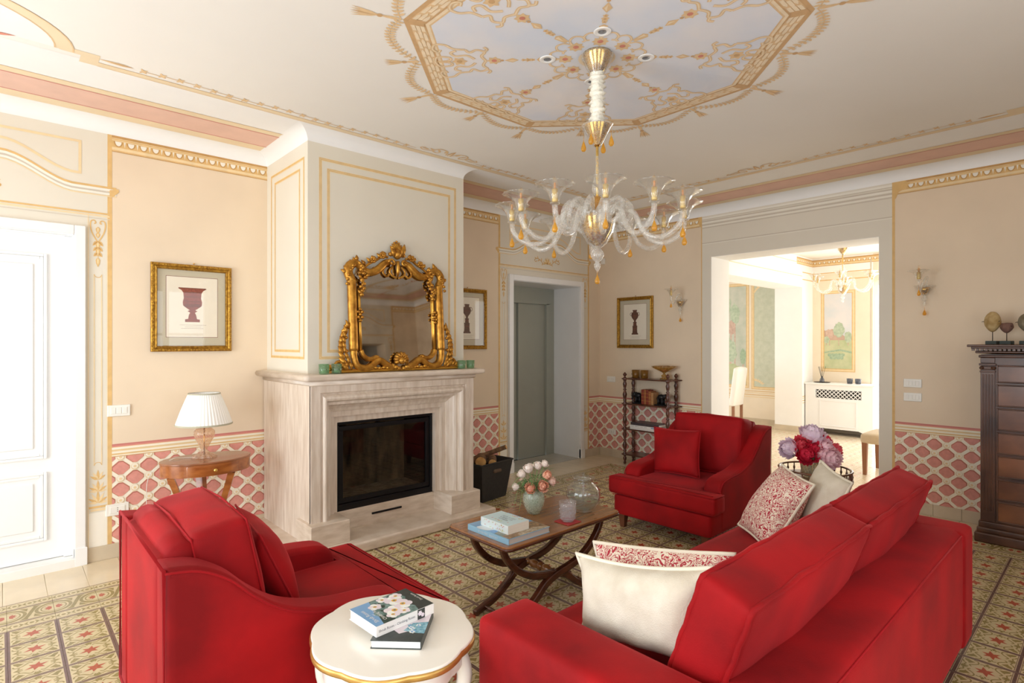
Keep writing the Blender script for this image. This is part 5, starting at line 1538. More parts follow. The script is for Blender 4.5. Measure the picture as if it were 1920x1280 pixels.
# vase of ranunculus
glass('frosted_glass', (242, 248, 240), body=.34, rough=.25)
petal('leaf_green', (120, 156, 96), (84, 122, 70), 30); mat('stem_green', (120, 150, 92), .6)
petal('petal_blush', (250, 222, 208), (246, 208, 190)); petal('petal_peach', (250, 200, 174), (244, 180, 150)); petal('petal_white', (252, 244, 238), (248, 234, 224))
VX, VY = 2.372, 2.395
vs_ = empty('flower_vase', (VX, VY, TZ + .0005), label='frosted pale green glass vase on the coffee table', cat='vase')
b = MB(); b.lathe([(0, .002), (.034, .002), (.040, .010), (.058, .045), (.067, .085), (.064, .115), (.050, .140), (.046, .150), (.052, .160), (.049, .160), (.043, .150), (.047, .138), (.060, .113), (.063, .085), (.054, .047), (.036, .012), (0, .010)], 32, wave=lambda t, i: 1 + .012 * cos(9 * t + i)); b.build('glass_body', MATS['frosted_glass'], vs_)

def bloom(b, R, nl=4, mi=0, seed=0, open_=1.0):
    """ball of cupped, overlapping petals around +z, outer radius R"""
    rnd = random.Random(seed)
    cz_ = R * .55
    b.ball((0, 0, cz_), (R * .5, R * .5, R * .5), 12, mi)
    lay_ = [(75, 3, .66, 34), (48, 5, .74, 36), (18, 7, .84, 32), (-15, 8, .94, 34)][-nl:] if nl < 5 else [(78, 3, .64, 32), (56, 5, .71, 33), (32, 7, .79, 30), (6, 8, .88, 30), (-22, 8, .97, 34)]
    for l, (el, n, rr, hw) in enumerate(lay_):
        for k in range(n):
            a = 2 * pi * (k + .5 * (l % 2)) / n + rnd.uniform(-.2, .2); e0 = radians(el + rnd.uniform(-8, 8))
            d = Vector((cos(e0) * cos(a), cos(e0) * sin(a), sin(e0))); up = Vector((-sin(e0) * cos(a), -sin(e0) * sin(a), cos(e0))); sd = d.cross(up)
            R_ = R * rr * rnd.uniform(.84, 1.0); vs = []; N_ = 5
            for i in range(N_ + 1):
                for j in range(N_ + 1):
                    u, v = -1 + 2 * i / N_, -1 + 2 * j / N_
                    # petal outline: narrow at the foot, round at the tip
                    w_ = (.55 + .45 * min(1, (v + 1) * 1.1)) * (1 - .35 * max(0, v) ** 3)
                    aa, bb_ = radians(hw) * u * w_, radians(hw) * (v * 1.15)
                    p = (d * cos(aa) * cos(bb_) + sd * sin(aa) * cos(bb_) + up * sin(bb_)).normalized()
                    flare = 1 + .34 * max(0, v) ** 2.2 + .09 * sin(6 * u + 2 * k) * max(0, v + .2)
                    vs.append(p * R_ * flare + Vector((0, 0, cz_)))
            b.add(vs, [(i * (N_ + 1) + j, i * (N_ + 1) + j + 1, (i + 1) * (N_ + 1) + j + 1, (i + 1) * (N_ + 1) + j) for i in range(N_) for j in range(N_)], mi, True)

def leaf_blade(b, p0, d, ln, wd, droop=.3, mi=0, fold=.15):
    d = Vector(d).normalized(); side = d.cross(Vector((0, 0, 1)))
    side = side.normalized() if side.length > 1e-3 else Vector((1, 0, 0))
    up = side.cross(d); vs = []
    n = 5
    for i in range(n + 1):
        t = i / n; c = Vector(p0) + d * ln * t + Vector((0, 0, -droop * ln * t * t)); w_ = wd * sin(pi * (t * .9 + .08)) * .5
        vs += [c - side * w_ + up * w_ * fold, c, c + side * w_ + up * w_ * fold]
    b.add(vs, [(i * 3 + j, i * 3 + j + 1, i * 3 + 4 + j, i * 3 + 3 + j) for i in range(n) for j in range(2)], mi, True)

def flower(name, base, head, R, m, label, cat, group, seed, nl=4, face=None, leaves=2, open_=1.0, leafm='leaf_green'):
    """one cut flower: stem from base to head, bloom facing along face"""
    base, head = Vector(base), Vector(head)
    r = empty(name, base, 0, label, cat, group); h = head - base
    d = Vector(face).normalized() if face else (h.normalized())
    mid = Vector((h.x * .35, h.y * .35, h.z * .62))
    b = MB(); b.tube(catmull([Vector((0, 0, 0)), mid, h - d * R * .1], 5), .0026, 6); b.build('stem', MATS['stem_green'], r)
    q = Vector((0, 0, 1)).rotation_difference(d).to_matrix().to_4x4()
    b = MB(); bloom(b, R, nl, 0, seed, open_); o = b.build('bloom', MATS[m], r); o.matrix_local = T(*(h - d * R * .45)) @ q
    rnd = random.Random(seed)
    for k in range(leaves):
        a = rnd.uniform(0, 2 * pi); b = MB(); leaf_blade(b, mid.lerp(h, rnd.uniform(.1, .6)), (cos(a), sin(a), .35), R * rnd.uniform(1.2, 1.8), R * rnd.uniform(.45, .7), .3); b.build('leaf', MATS[leafm], r)
    return r
def toward(px, py):   # horizontal unit vectors: right and towards the camera, as seen in the photograph
    return RV * px - DV * py
RN = [(-.105, .02, .165, .026, 'petal_white', (-1, .3, .1), 'white ranunculus hanging at the far left of the coffee table vase'),
      (-.070, .0, .235, .030, 'petal_white', (-.7, .4, .6), 'white ranunculus at the upper left of the coffee table vase'),
      (-.030, .0, .268, .034, 'petal_white', (-.3, .3, 1), 'large white ranunculus at the top left of the coffee table vase'),
      (.025, -.01, .282, .028, 'petal_white', (.1, .4, 1), 'white ranunculus at the top of the coffee table vase'),
      (.065, -.02, .292, .026, 'petal_white', (.6, .3, .8), 'small white ranunculus at the top right of the coffee table vase'),
      (.075, .02, .232, .034, 'petal_peach', (.7, .6, .4), 'peach ranunculus at the right of the coffee table vase'),
      (.050, .06, .180, .036, 'petal_peach', (.3, 1, .2), 'peach ranunculus low at the front right of the coffee table vase'),
      (-.020, .065, .168, .036, 'petal_peach', (-.3, 1, .3), 'peach ranunculus low at the front of the coffee table vase'),
      (.105, .01, .195, .030, 'petal_blush', (1, .2, .1), 'blush ranunculus hanging at the far right of the coffee table vase'),
      (-.065, -.03, .200, .026, 'petal_blush', (-.5, .2, .6), 'blush ranunculus half hidden in the greenery of the coffee table vase')]
for k, (px, py, z, R, m, fc, lab) in enumerate(RN):
    off = toward(px, py); fdir = toward(fc[0], fc[1]) + Vector((0, 0, fc[2]))
    R *= .88
    flower('ranunculus', (VX + off.x * .12, VY + off.y * .12, TZ + .03), (VX + off.x, VY + off.y, TZ + z), R, m, lab, 'flower', 'ranunculus in the coffee table vase', k, 4, fdir, 3)
gr = empty('foliage_sprig', (VX, VY, TZ + .14), label='feathery green foliage filling the coffee table vase', cat='foliage'); 
b = MB(); rnd = random.Random(8)
for k in range(270):
    a = rnd.uniform(0, 2 * pi); el = rnd.uniform(.1, 1.3); R = rnd.uniform(.01, .095)
    p = Vector((R * cos(a), R * sin(a), .01 + R * el * .9)); leaf_blade(b, p, (cos(a + rnd.uniform(-.6, .6)), sin(a), rnd.uniform(-.2, .8)), rnd.uniform(.025, .055), rnd.uniform(.004, .011), .3)
b.build('leaves', MATS['leaf_green'], gr, kind='stuff')
b = MB()
for (px, py, dz) in ((-.12, .0, -.10), (-.135, .03, .03), (-.09, .05, -.12), (.0, -.04, .14)):
    e = toward(px, py); b.tube(catmull([Vector((0, 0, 0)), Vector((e.x * .6, e.y * .6, .06 + max(0, dz) * .7)), Vector((e.x, e.y, dz))], 8), .0012, 5)
b.build('tendrils', MATS['stem_green'], gr, kind='stuff')

# glass on a coaster, jug
glass('clear_glass', (250, 252, 252), body=.03, rough=.02); glass('cut_glass', (250, 250, 252), body=.16, rough=.06); glass('water', (236, 240, 236), body=.02, rough=.01, ior=1.33)
mat('coaster_red', (168, 44, 48), .5)
co = MB(); co.rbox((-.056, -.056, 0), (.056, .056, .004), .002); co = co.build('coaster', MATS['coaster_red'], None); co.location = (2.405, 2.152, TZ + .0005); tag(co, 'square red coaster under the cut glass tumbler', 'coaster')
tb = empty('tumbler', (2.405, 2.152, TZ + .005), label='cut glass tumbler on the red coaster', cat='glass')
b = MB(); b.lathe([(0, .002), (.034, .002), (.037, .008), (.042, .04), (.045, .075), (.048, .078), (.048, .088), (.051, .112), (.048, .112), (.045, .090), (.040, .045), (.033, .012), (0, .010)], 48, wave=lambda t, i: 1 + (.018 * cos(16 * t + (i % 2) * pi) if 2 <= i <= 5 else 0)); b.build('glass_body', MATS['cut_glass'], tb)
b = MB()
for j in range(4):
    for k in range(16):
        a = 2 * pi * (k + .5 * (j % 2)) / 16; rr = .0405 + .0018 * j; b.ball((rr * cos(a), rr * sin(a), .018 + .016 * j), (.005, .005, .006), 6)
b.build('cut_diamonds', MATS['cut_glass'], tb, kind='stuff')
jg = empty('glass_jug', (2.630, 2.226, TZ + .0005), label='round clear glass jug with lid, half full of water, on the coffee table', cat='jug')
b = MB(); b.lathe([(0, .003), (.046, .003), (.060, .010), (.094, .055), (.104, .095), (.098, .135), (.075, .165), (.058, .178), (.056, .188), (.070, .205), (.068, .206), (.053, .188), (.055, .177), (.072, .163), (.095, .134), (.101, .095), (.091, .056), (.058, .013), (0, .008)], 36); b.build('glass_body', MATS['clear_glass'], jg)
b = MB(); b.lathe([(0, .009), (.057, .014), (.089, .056), (.0985, .085), (.0985, .087), (0, .087)], 32); b.build('water', MATS['water'], jg)
b = MB(); b.lathe([(0, .192), (.05, .196), (.054, .200), (.02, .206), (.006, .212), (.010, .224), (.007, .236), (0, .238)], 20); b.build('lid', MATS['clear_glass'], jg)
b = MB(); b.lathe([(0, .05), (.006, .052), (.006, .19), (0, .192)], 10); b.build('infuser_rod', MATS['cut_glass'], jg)

# ------------------------------------------------------------------ white scalloped side table
mat('ivory_lacquer', (246, 243, 234), .22, var=.01, coat=.3); mat('gold_leaf', (206, 164, 92), .35, metal=.7, var=.12, vscale=30)
WZ = .55
wt = empty('side_table', (.970, 1.650, 0), label='ivory side table with scalloped gilt-edged top in the foreground', cat='table')
def scal(k, n=96):
    out = []
    for i in range(n):
        t = 2 * pi * i / n; u = (t * 4 / pi + .5) % 2          # eight lobes
        r = 1 + .016 * cos(8 * t) - .012 * max(0, cos(8 * t + pi)) ** 8
        out.append((.262 * k * r * cos(t), .285 * k * r * sin(t)))
    return out
b = MB(); b.prism(scal(.985), WZ - .008, WZ, .006, 0, None, 3, rb=.001); b.build('table_top', MATS['ivory_lacquer'], wt)
b = MB(); b.prism(scal(1.0), WZ - .030, WZ - .007, .009, 0, None, 4); b.build('gilt_edge', MATS['gold_leaf'], wt)
b = MB(); b.prism(scal(.86), WZ - .10, WZ - .030, .006, 0, None, 2); b.build('apron', MATS['ivory_lacquer'], wt)
for k in range(4):
    a = pi / 4 + k * pi / 2
    P_ = [Vector((.20 * cos(a), .22 * sin(a), WZ - .04)), Vector((.235 * cos(a), .25 * sin(a), WZ - .14)), Vector((.20 * cos(a), .22 * sin(a), .28)), Vector((.17 * cos(a), .18 * sin(a), .10)), Vector((.21 * cos(a), .22 * sin(a), .012))]
    b = MB(); b.tube(catmull(P_, 6), [.030 - .0007 * i for i in range(25)], 8); b.build('leg', MATS['ivory_lacquer'], wt)
mat('rose_sky', (122, 168, 212), .35, var=.05); mat('rose_leaf', (58, 84, 74), .4, col2=(30, 44, 42), vscale=60, detail=4); mat('rose_leaf2', (132, 160, 158), .4, col2=(82, 112, 104), vscale=60)
mat('rose_white', (240, 244, 240), .4, var=.04, vscale=60); mat('rose_yellow', (232, 178, 72), .4); mat('book_dark', (52, 60, 58), .4, var=.2, vscale=50); mat('cover_white', (238, 236, 232), .4, var=.02); mat('rose_pale', (232, 222, 230), .4, var=.05); mat('rose_teal', (70, 140, 164), .4, col2=(160, 205, 220), vscale=70)
lowb = book((.985, 1.607, WZ + .0005), radians(46), .205, .160, .026, MATS['book_dark'], MATS['pages_white'], 'rose book with dark teal cover lying underneath on the white side table')
lowb.rotation_euler = (0, 0, radians(45))
P = cover_paint(lowb, ['rose_pale', 'rose_teal', 'book_dark', 'rose_white', 'rose_sky', 'rose_leaf'], .026)
P.rect(-.1025, .1025, -.08, .08, 'rose_pale', 1)
P.poly([(-.1025, .08), (-.1025, -.08), (-.05, -.08), (-.035, -.04), (-.06, .0), (-.03, .03), (-.05, .08)], 'book_dark', 2)
P.poly([(-.055, -.08), (.02, -.08), (.01, -.03), (-.04, -.01), (-.05, -.04)], 'rose_teal', 3)
for k in range(9): P.flower(random.uniform(-.06, .0), random.uniform(-.07, -.02), .010, 'rose_teal' if k % 2 else 'rose_white', 'rose_sky', 4, 5, random.uniform(0, 60))
P.build('cover_picture', lowb)
topb = book((.985, 1.680, WZ + .027), radians(3), .226, .166, .034, MATS['cover_white'], MATS['pages_white'], 'book with white roses on its cover lying on top on the white side table')
P = cover_paint(topb, ['rose_sky', 'rose_leaf', 'rose_leaf2', 'rose_white', 'rose_yellow', 'book_dark', 'cover_white', 'rose_pale'], .034)
P.rect(-.113, .113, -.083, .083, 'rose_leaf2', 1); P.poly([(-.113, -.083), (-.113, .083), (-.04, .083), (-.055, .03), (-.075, -.01), (-.07, -.04), (-.085, -.083)], 'rose_sky', 2)
P.poly([(.05, -.083), (.113, -.083), (.113, .083), (.06, .083), (.075, .03), (.045, -.01), (.06, -.05)], 'book_dark', 2)
P.poly([(-.085, -.083), (-.04, -.083), (-.03, -.045), (-.07, -.03)], 'rose_leaf', 3)
random.seed(21)
for k in range(40): P.leaf(random.uniform(-.06, .06), random.uniform(-.06, .07), random.uniform(0, 360), .018, .010, random.choice(('rose_leaf', 'rose_leaf2')), 4)
def wild(u, v, r, rot):
    for k in range(5):
        a = radians(rot + 72 * k); P.disc(u + r * .55 * cos(a), v + r * .55 * sin(a), r * .52, 'rose_white' if k % 2 else 'rose_pale', 6 + .1 * k, 12)
    P.disc(u, v, r * .30, 'rose_yellow', 8, 10); P.disc(u, v, r * .14, 'rose_leaf2', 9, 8)
for u, v, r, rot in ((-.045, .035, .022, 10), (.028, .030, .032, 20), (.036, -.010, .032, 50), (-.010, -.030, .034, 0), (-.030, -.052, .022, 30), (.050, .055, .022, 60), (.0, .062, .020, 0), (.012, -.055, .020, 15)): wild(u, v, r, rot)
P.build('cover_picture', topb)
for k, (s, sz) in enumerate((('Shrub Roses', .020), ('and', .010), ('Climbing Roses', .017))):
    lettering(s, sz, MATS['cover_white'], topb, T(-.094 + .015 * k, -.012, .0355) @ RZ(90) )
lettering('David Austin', .013, MATS['cover_white'], topb, T(.100, .0, .0355) @ RZ(90))
P = Paint(lambda u, v, l: (u, -.0843 - .0001 * l, v), ['cover_white', 'book_dark', 'rose_pale', 'rose_leaf2']); P.rect(-.113, .113, .0005, .0335, 'cover_white', 1); P.rect(.045, .075, .0005, .0335, 'book_dark', 2); P.flower(.055, .02, .010, 'rose_pale', 'rose_pale', 3, 6); P.flower(.066, .012, .008, 'rose_pale', 'rose_pale', 3, 6); P.build('spine_print', topb)
lettering('Shrub Roses - Climbing Roses', .0115, MATS['book_ink'], topb, T(-.035, -.0848, .0165) @ RX(90))

# ------------------------------------------------------------------ gallery tray table with peonies
tt = empty('gallery_table', (4.395, 1.520, 0), label='round wooden gallery table with spindle rail between armchair and sofa', cat='table')
mat('walnut', (118, 70, 40), .28, col2=(84, 46, 26), vscale=8, detail=4, coat=.3)
GZ = .530
b = MB(); b.prism(ell(.245, .245), GZ - .022, GZ, .008, 0, None, 3); b.build('table_top', MATS['walnut'], tt)
b = MB(); b.tube([(.236 * cos(2 * pi * k / 48), .236 * sin(2 * pi * k / 48), GZ + .058) for k in range(48)], .0095, 8, closed=True, flat=.75, up=(0, 0, 1)); b.build('gallery_rail', MATS['walnut'], tt)
sp = MB(); sp.lathe([(.004, 0), (.004, .006), (.0075, .014), (.008, .022), (.004, .034), (.004, .05), (.004, .054)], 10); s0 = sp.build('spindle', MATS['walnut'], tt); s0.location = (.236, 0, GZ)
for k in range(1, 26):
    c = clone(s0, tt); c.location = (.236 * cos(2 * pi * k / 26), .236 * sin(2 * pi * k / 26), GZ)
b = MB(); b.lathe([(.10, GZ - .022), (.06, GZ - .04), (.025, GZ - .06), (.022, .36), (.034, .30), (.038, .26), (.022, .22), (.028, .16), (.02, .12), (0, .11)], 18); b.build('pedestal', MATS['walnut'], tt)
for k in range(3):
    a = 2 * pi * k / 3 + .4; P_ = [Vector((.015 * cos(a), .015 * sin(a), .16)), Vector((.10 * cos(a), .10 * sin(a), .13)), Vector((.18 * cos(a), .18 * sin(a), .05)), Vector((.235 * cos(a), .235 * sin(a), .013))]
    b = MB(); b.tube(catmull(P_, 5), [.020] * 8 + [.016] * 8, 8); b.build('leg', MATS['walnut'], tt)
glass('smoke_glass', (232, 224, 204), body=.34, rough=.08)
PVX, PVY = 4.36, 1.535
pv = empty('ribbed_vase', (PVX, PVY, GZ + .0005), label='ribbed smoky glass vase on the round gallery table', cat='vase')
b = MB(); b.lathe([(0, .002), (.052, .002), (.056, .008), (.062, .05), (.070, .10), (.076, .135), (.073, .135), (.066, .10), (.058, .05), (.052, .012), (0, .010)], 64, wave=lambda t, i: 1 + .03 * cos(16 * t)); b.build('glass_body', MATS['smoke_glass'], pv)
petal('peony_lilac', (248, 230, 242), (238, 214, 232)); petal('peony_pink', (255, 226, 232), (248, 202, 214)); petal('peony_red', (232, 52, 86), (212, 34, 66)); petal('peony_coral', (240, 96, 110), (222, 70, 90)); petal('peony_leaf', (62, 104, 62), (40, 76, 44))
PN = [(-.150, .0, .205, .068, 'peony_lilac', (-1, .4, .3), 'lilac peony at the far left of the peony bouquet'),
      (.010, -.01, .290, .082, 'peony_lilac', (0, .3, 1), 'big lilac peony at the top of the peony bouquet'),
      (-.085, .03, .235, .058, 'peony_coral', (-.4, .8, .6), 'coral peony at the upper left of the peony bouquet'),
      (-.070, .08, .180, .070, 'peony_red', (-.3, 1, .2), 'deep red peony at the front left of the peony bouquet'),
      (-.020, .07, .215, .052, 'peony_red', (.1, 1, .4), 'small deep red peony in the middle of the peony bouquet'),
      (.060, .05, .215, .066, 'peony_pink', (.3, 1, .5), 'pale pink peony right of the centre of the peony bouquet'),
      (.080, .09, .155, .076, 'peony_pink', (.4, 1, .0), 'pale pink peony low at the front right of the peony bouquet'),
      (.020, .09, .180, .050, 'peony_pink', (.1, 1, .2), 'small pink peony low in the middle of the peony bouquet'),
      (.150, .02, .190, .060, 'peony_coral', (1, .5, .3), 'coral peony at the far right of the peony bouquet'),
      (.100, -.02, .250, .055, 'peony_red', (.5, .2, .9), 'red peony at the back right of the peony bouquet')]
for k, (px, py, z, R, m, fc, lab) in enumerate(PN):
    off = toward(px, py); fdir = toward(fc[0], fc[1]) + Vector((0, 0, fc[2]))
    flower('peony', (PVX + off.x * .2, PVY + off.y * .2, GZ + .03), (PVX + off.x, PVY + off.y, GZ + z), R, m, lab, 'flower', 'peonies in the ribbed vase', 50 + k, 5, fdir, 2, .7, 'peony_leaf')

# ================================================================== CHANDELIER AND SCONCES
glass('murano_clear', (252, 252, 250), body=.25, rough=.05, ior=1.5)
glass('cup_glass', (250, 250, 248), body=.09, rough=.05, ior=1.5)
glass('amber_glass', (253, 214, 104), body=.34, rough=.05)
glass('amber_pale', (246, 214, 140), body=.35, rough=.06)
mat('gold_cup', (206, 166, 84), .16, metal=1.0, var=.06); mat('candle_gold', (222, 182, 96), .45, metal=.55, col2=(236, 210, 140), vscale=60)
glass('bulb_glass', (252, 246, 236), body=.05, rough=.02)
mat('bulb_stem', (232, 160, 80), .5); mat('silk_sleeve', (240, 234, 218), .85, var=.04, vscale=25, bump=.6, bscale=40)
def drop_mesh(b, z, mi=0, k=1.0): b.lathe([(.0008, z + .075 * k), (.0015, z + .05 * k), (.006, z + .040 * k), (.0135, z + .020 * k), (.014, z + .010 * k), (.009, z + .002 * k), (0, z)], 12, mi)
def cup_profile(): return [(.012, 0), (.018, .006), (.021, .020), (.028, .038), (.043, .054), (.062, .064), (.076, .068), (.074, .070), (.060, .067), (.041, .057), (.026, .040), (.019, .020), (.016, .008)]
def light_arm(parent, az, path, ztip, rtip, k=1.22, tube_r=.0135, with_drop=True):
    """one blown-glass branch: arm > cup, candle, bulb, drop"""
    M = RZ(az)
    b = MB(); P_ = catmull([Vector(p) for p in path], 6)
    b.tube(P_, [tube_r] * len(P_), 10, M=M); arm = b.build('arm', MATS['murano_clear'], parent)
    C = M @ T(rtip, 0, ztip)
    b = MB(); b.lathe([(.010, -.012), (.022, -.010), (.024, -.004), (.012, 0)], 16, M=C); b.lathe([(r * k, z * k) for r, z in cup_profile()], 32, M=C, wave=lambda t, i: 1 + (.045 * cos(16 * t) if 3 <= i <= 9 else .02 * cos(16 * t))); b.build('cup', MATS['cup_glass'], arm)
    b = MB(); b.lathe([(0, .0), (.0135, .0), (.014, .010), (.013, .035), (.0135, .060), (0, .062)], 12, M=C); b.build('candle_tube', MATS['candle_gold'], arm)
    b = MB(); b.lathe([(.007, .060), (.014, .074), (.014, .088), (.006, .108), (.001, .120)], 12, M=C); b.build('bulb', MATS['bulb_glass'], arm)
    b = MB(); b.lathe([(0, .062), (.005, .063), (.0055, .088), (0, .092)], 8, M=C); b.build('filament', MATS['bulb_stem'], arm)
    if with_drop:
        b = MB(); b.M = C; b.tube([(0.002, 0, -.012), (0.002, 0, -.075)], .0009, 5); drop_mesh(b, -.142); b.build('amber_drop', MATS['amber_glass'], arm)
    return arm
CHX, CHY = 2.350, 1.892
ch = empty('chandelier', (CHX, CHY, ZC - .002), label='twelve-arm clear glass chandelier with amber drops hanging from the painted ceiling', cat='chandelier')
CZ_ = -(ZC - .002)
def cz(z): return z + CZ_
b = MB(); b.lathe([(0, cz(3.046)), (.078, cz(3.046)), (.074, cz(3.035)), (.055, cz(2.985)), (.030, cz(2.945)), (.012, cz(2.938)), (0, cz(2.938))], 32); b.build('ceiling_rose', MATS['gold_cup'], ch)
b = MB(); b.lathe([(.084, cz(3.040)), (.078, cz(3.02)), (.060, cz(2.98)), (.034, cz(2.935))], 40, wave=lambda t, i: 1 + .03 * cos(20 * t)); b.build('rose_glass', MATS['murano_clear'], ch)
b = MB(); n_ = 34
b.lathe([(.033 + .009 * sin(i * 2.3) + .004 * sin(i * 5.1), cz(2.945 - .268 * i / n_)) for i in range(n_ + 1)], 20, wave=lambda t, i: 1 + .16 * sin(3 * t + i * 1.7)); b.build('silk_sleeve', MATS['silk_sleeve'], ch)
b = MB(); b.lathe([(.070, cz(2.662)), (.060, cz(2.640)), (.040, cz(2.60)), (.018, cz(2.565)), (.012, cz(2.553)), (0, cz(2.55))], 32); b.build('drop_collar', MATS['gold_cup'], ch)
b = MB(); b.lathe([(.084, cz(2.664)), (.066, cz(2.638)), (.044, cz(2.596)), (.022, cz(2.558))], 40, wave=lambda t, i: 1 + .035 * cos(18 * t)); b.build('collar_glass', MATS['murano_clear'], ch)
for k in range(4):
    a = 90 * k + 195; b = MB(); b.M = RZ(a) @ T(.080, 0, cz(2.585)); drop_mesh(b, -.045, 0, 1.15); b.tube([(0, 0, .03), (0, 0, .078)], .0009, 5); b.build('amber_drop', MATS['amber_glass'], ch)
b = MB(); b.tube([(0, 0, cz(2.565)), (0, 0, cz(2.20))], .0075, 10); b.build('rod', MATS['candle_gold'], ch)
b = MB(); b.lathe([(.009, cz(2.50)), (.012, cz(2.42)), (.026, cz(2.35)), (.030, cz(2.32)), (.016, cz(2.295))], 20); b.build('stem_glass', MATS['murano_clear'], ch)
b = MB(); b.lathe([(.008, cz(2.29)), (.024, cz(2.28)), (.036, cz(2.258)), (.036, cz(2.24)), (.024, cz(2.218)), (.010, cz(2.21))], 24); b.build('amber_ball', MATS['amber_pale'], ch)
b = MB(); b.lathe([(0, cz(2.19)), (.094, cz(2.185)), (.090, cz(2.165)), (.072, cz(2.10)), (.045, cz(2.05)), (.018, cz(2.028)), (0, cz(2.022))], 36, wave=lambda t, i: 1 + .02 * cos(18 * t)); b.build('bowl', MATS['gold_cup'], ch)
b = MB(); b.lathe([(.108, cz(2.190)), (.098, cz(2.16)), (.080, cz(2.09)), (.05, cz(2.036)), (.020, cz(2.012))], 36, wave=lambda t, i: 1 + .03 * cos(18 * t)); b.build('bowl_glass', MATS['murano_clear'], ch)
b = MB(); b.lathe([(.010, cz(2.022)), (.016, cz(2.012)), (.034, cz(1.990)), (.036, cz(1.972)), (.024, cz(1.948)), (.010, cz(1.938)), (.018, cz(1.926)), (.016, cz(1.908)), (.006, cz(1.892)), (.003, cz(1.882))], 20); b.build('finial', MATS['murano_clear'], ch)
b = MB(); b.M = T(0, 0, cz(1.820)); drop_mesh(b, 0); b.build('finial_drop', MATS['amber_glass'], ch)
ARM = [(.05, 0, 2.15), (.085, .012, 2.225), (.135, .03, 2.255), (.175, .03, 2.22), (.182, .012, 2.16), (.155, -.012, 2.125), (.13, -.015, 2.15), (.15, -.004, 2.19), (.205, 0, 2.175), (.235, 0, 2.11), (.28, 0, 2.055), (.345, 0, 2.035), (.41, 0, 2.062), (.448, 0, 2.105), (.456, 0, 2.150)]
for k in range(12):
    light_arm(ch, 47.5 + 180 - 4 + 30 * k, [(r, y, cz(z)) for r, y, z in ARM], cz(2.163), .456)
# recessed ceiling spots
mat('spot_white', (244, 243, 240), .4); mat('spot_dark', (150, 155, 162), .25, metal=.6)
for k, (dx, dy, nm) in enumerate(((-.185, -.185, 'nearest'), (-.19, .185, 'leftmost'), (.19, -.185, 'rightmost'), (.19, .19, 'farthest'))):
    r = empty('ceiling_spotlight', (MC[0] + dx, MC[1] + dy, ZC), label='round white recessed spotlight, %s of the four around the chandelier' % nm, cat='spotlight', group='recessed spotlights')
    b = MB(); b.lathe([(.020, -.0068), (.022, -.0095), (.040, -.0095), (.044, -.0082), (.044, -.0066)], 28); b.build('trim_ring', MATS['spot_white'], r)
    b = MB(); b.lathe([(0, -.0080), (.021, -.0080), (.0215, -.0070)], 20); b.build('lens', MATS['spot_dark'], r)

def sconce(y, z, label):
    r = empty('wall_sconce', (B, y, z), 0, label, 'wall lamp', 'glass wall sconces')
    # wall cone, S-arm reaching into the room (-x), cup and drops
    M = T(-.045, 0, 0)
    b = MB(); b.lathe([(0, -.062), (.014, -.060), (.030, -.030), (.042, .0), (.040, .0), (.012, -.052), (0, -.054)], 24, M=M); b.build('gold_cone', MATS['gold_cup'], r)
    b = MB(); b.lathe([(.020, -.066), (.036, -.034), (.060, .006), (.082, .016)], 32, M=M, wave=lambda t, i: 1 + .04 * cos(16 * t)); b.build('glass_cone', MATS['murano_clear'], r)
    b = MB(); b.lathe([(.008, -.066), (.014, -.072), (.010, -.080), (.022, -.095), (.018, -.115), (.008, -.125), (.014, -.140), (.004, -.165)], 16, M=M); b.build('finial', MATS['murano_clear'], r)
    b = MB(); b.M = M @ T(0, 0, -.245); drop_mesh(b, 0); b.build('finial_drop', MATS['amber_glass'], r)
    arm = light_arm(r, 180, [(.045, 0, -.03), (.06, .02, .05), (.10, .03, .085), (.14, .02, .06), (.15, 0, .0), (.175, 0, -.035), (.215, 0, -.035), (.240, 0, .0), (.245, 0, .045)], .058, .245, 1.05, .008)
    return r
sconce(3.545, 2.000, 'glass wall sconce with amber drops left of the opening')
sconce(1.168, 1.990, 'glass wall sconce with amber drops right of the opening')

# ================================================================== WHATNOT SHELF
mat('dark_walnut', (104, 58, 38), .34, col2=(66, 34, 22), vscale=12, detail=4, coat=.25)
et = empty('whatnot_shelf', (5.855, 3.895, 0), label='dark turned-post whatnot shelf with four tiers against the back wall', cat='shelf')
def tier_outline():
    o = []
    for sx, sy, a0 in ((1, 1, 0), (-1, 1, 90), (-1, -1, 180), (1, -1, 270)):
        o += [(sx * .10 + .045 * cos(radians(a0 + t)), sy * .310 + .045 * sin(radians(a0 + t))) for t in (0, 30, 60, 90)] if True else []
    return o
for z in (.118, .435, .748, 1.060):
    o = catmull([Vector(p) for p in [(.125, .30), (.10, .350), (.04, .335), (-.04, .335), (-.10, .350), (-.135, .30), (-.115, .22), (-.115, -.22), (-.135, -.30), (-.10, -.350), (-.04, -.335), (.04, -.335), (.10, -.350), (.125, -.30)]], 4, True)
    b = MB(); b.prism([(p.x, p.y) for p in o], z - .008, z + .008, .004, 0, None, 2); b.build('tier', MATS['dark_walnut'], et)
def post():
    pr = [(.010, 0), (.014, .015), (.008, .035), (.016, .055), (.017, .075), (.010, .09), (.015, .105)]
    for i, z0 in enumerate((.118, .435, .748)):
        L_ = .31
        pr += [(r, z0 + L_ * t) for r, t in ((.016, .0), (.017, .05), (.011, .10), (.018, .15), (.011, .19), (.015, .24), (.021, .38), (.013, .50), (.010, .53), (.019, .57), (.010, .61), (.014, .68), (.020, .80), (.012, .90), (.017, .95))]
    pr += [(.018, 1.058), (.018, 1.070), (.009, 1.082), (.008, 1.090), (.017, 1.103), (.019, 1.114), (.013, 1.126), (.004, 1.140), (0, 1.142)]
    return pr
b = MB(); b.lathe([(r * 1.3, z) for r, z in post()], 14); p0 = b.build('post', MATS['dark_walnut'], et); p0.location = (-.095, .305, 0)
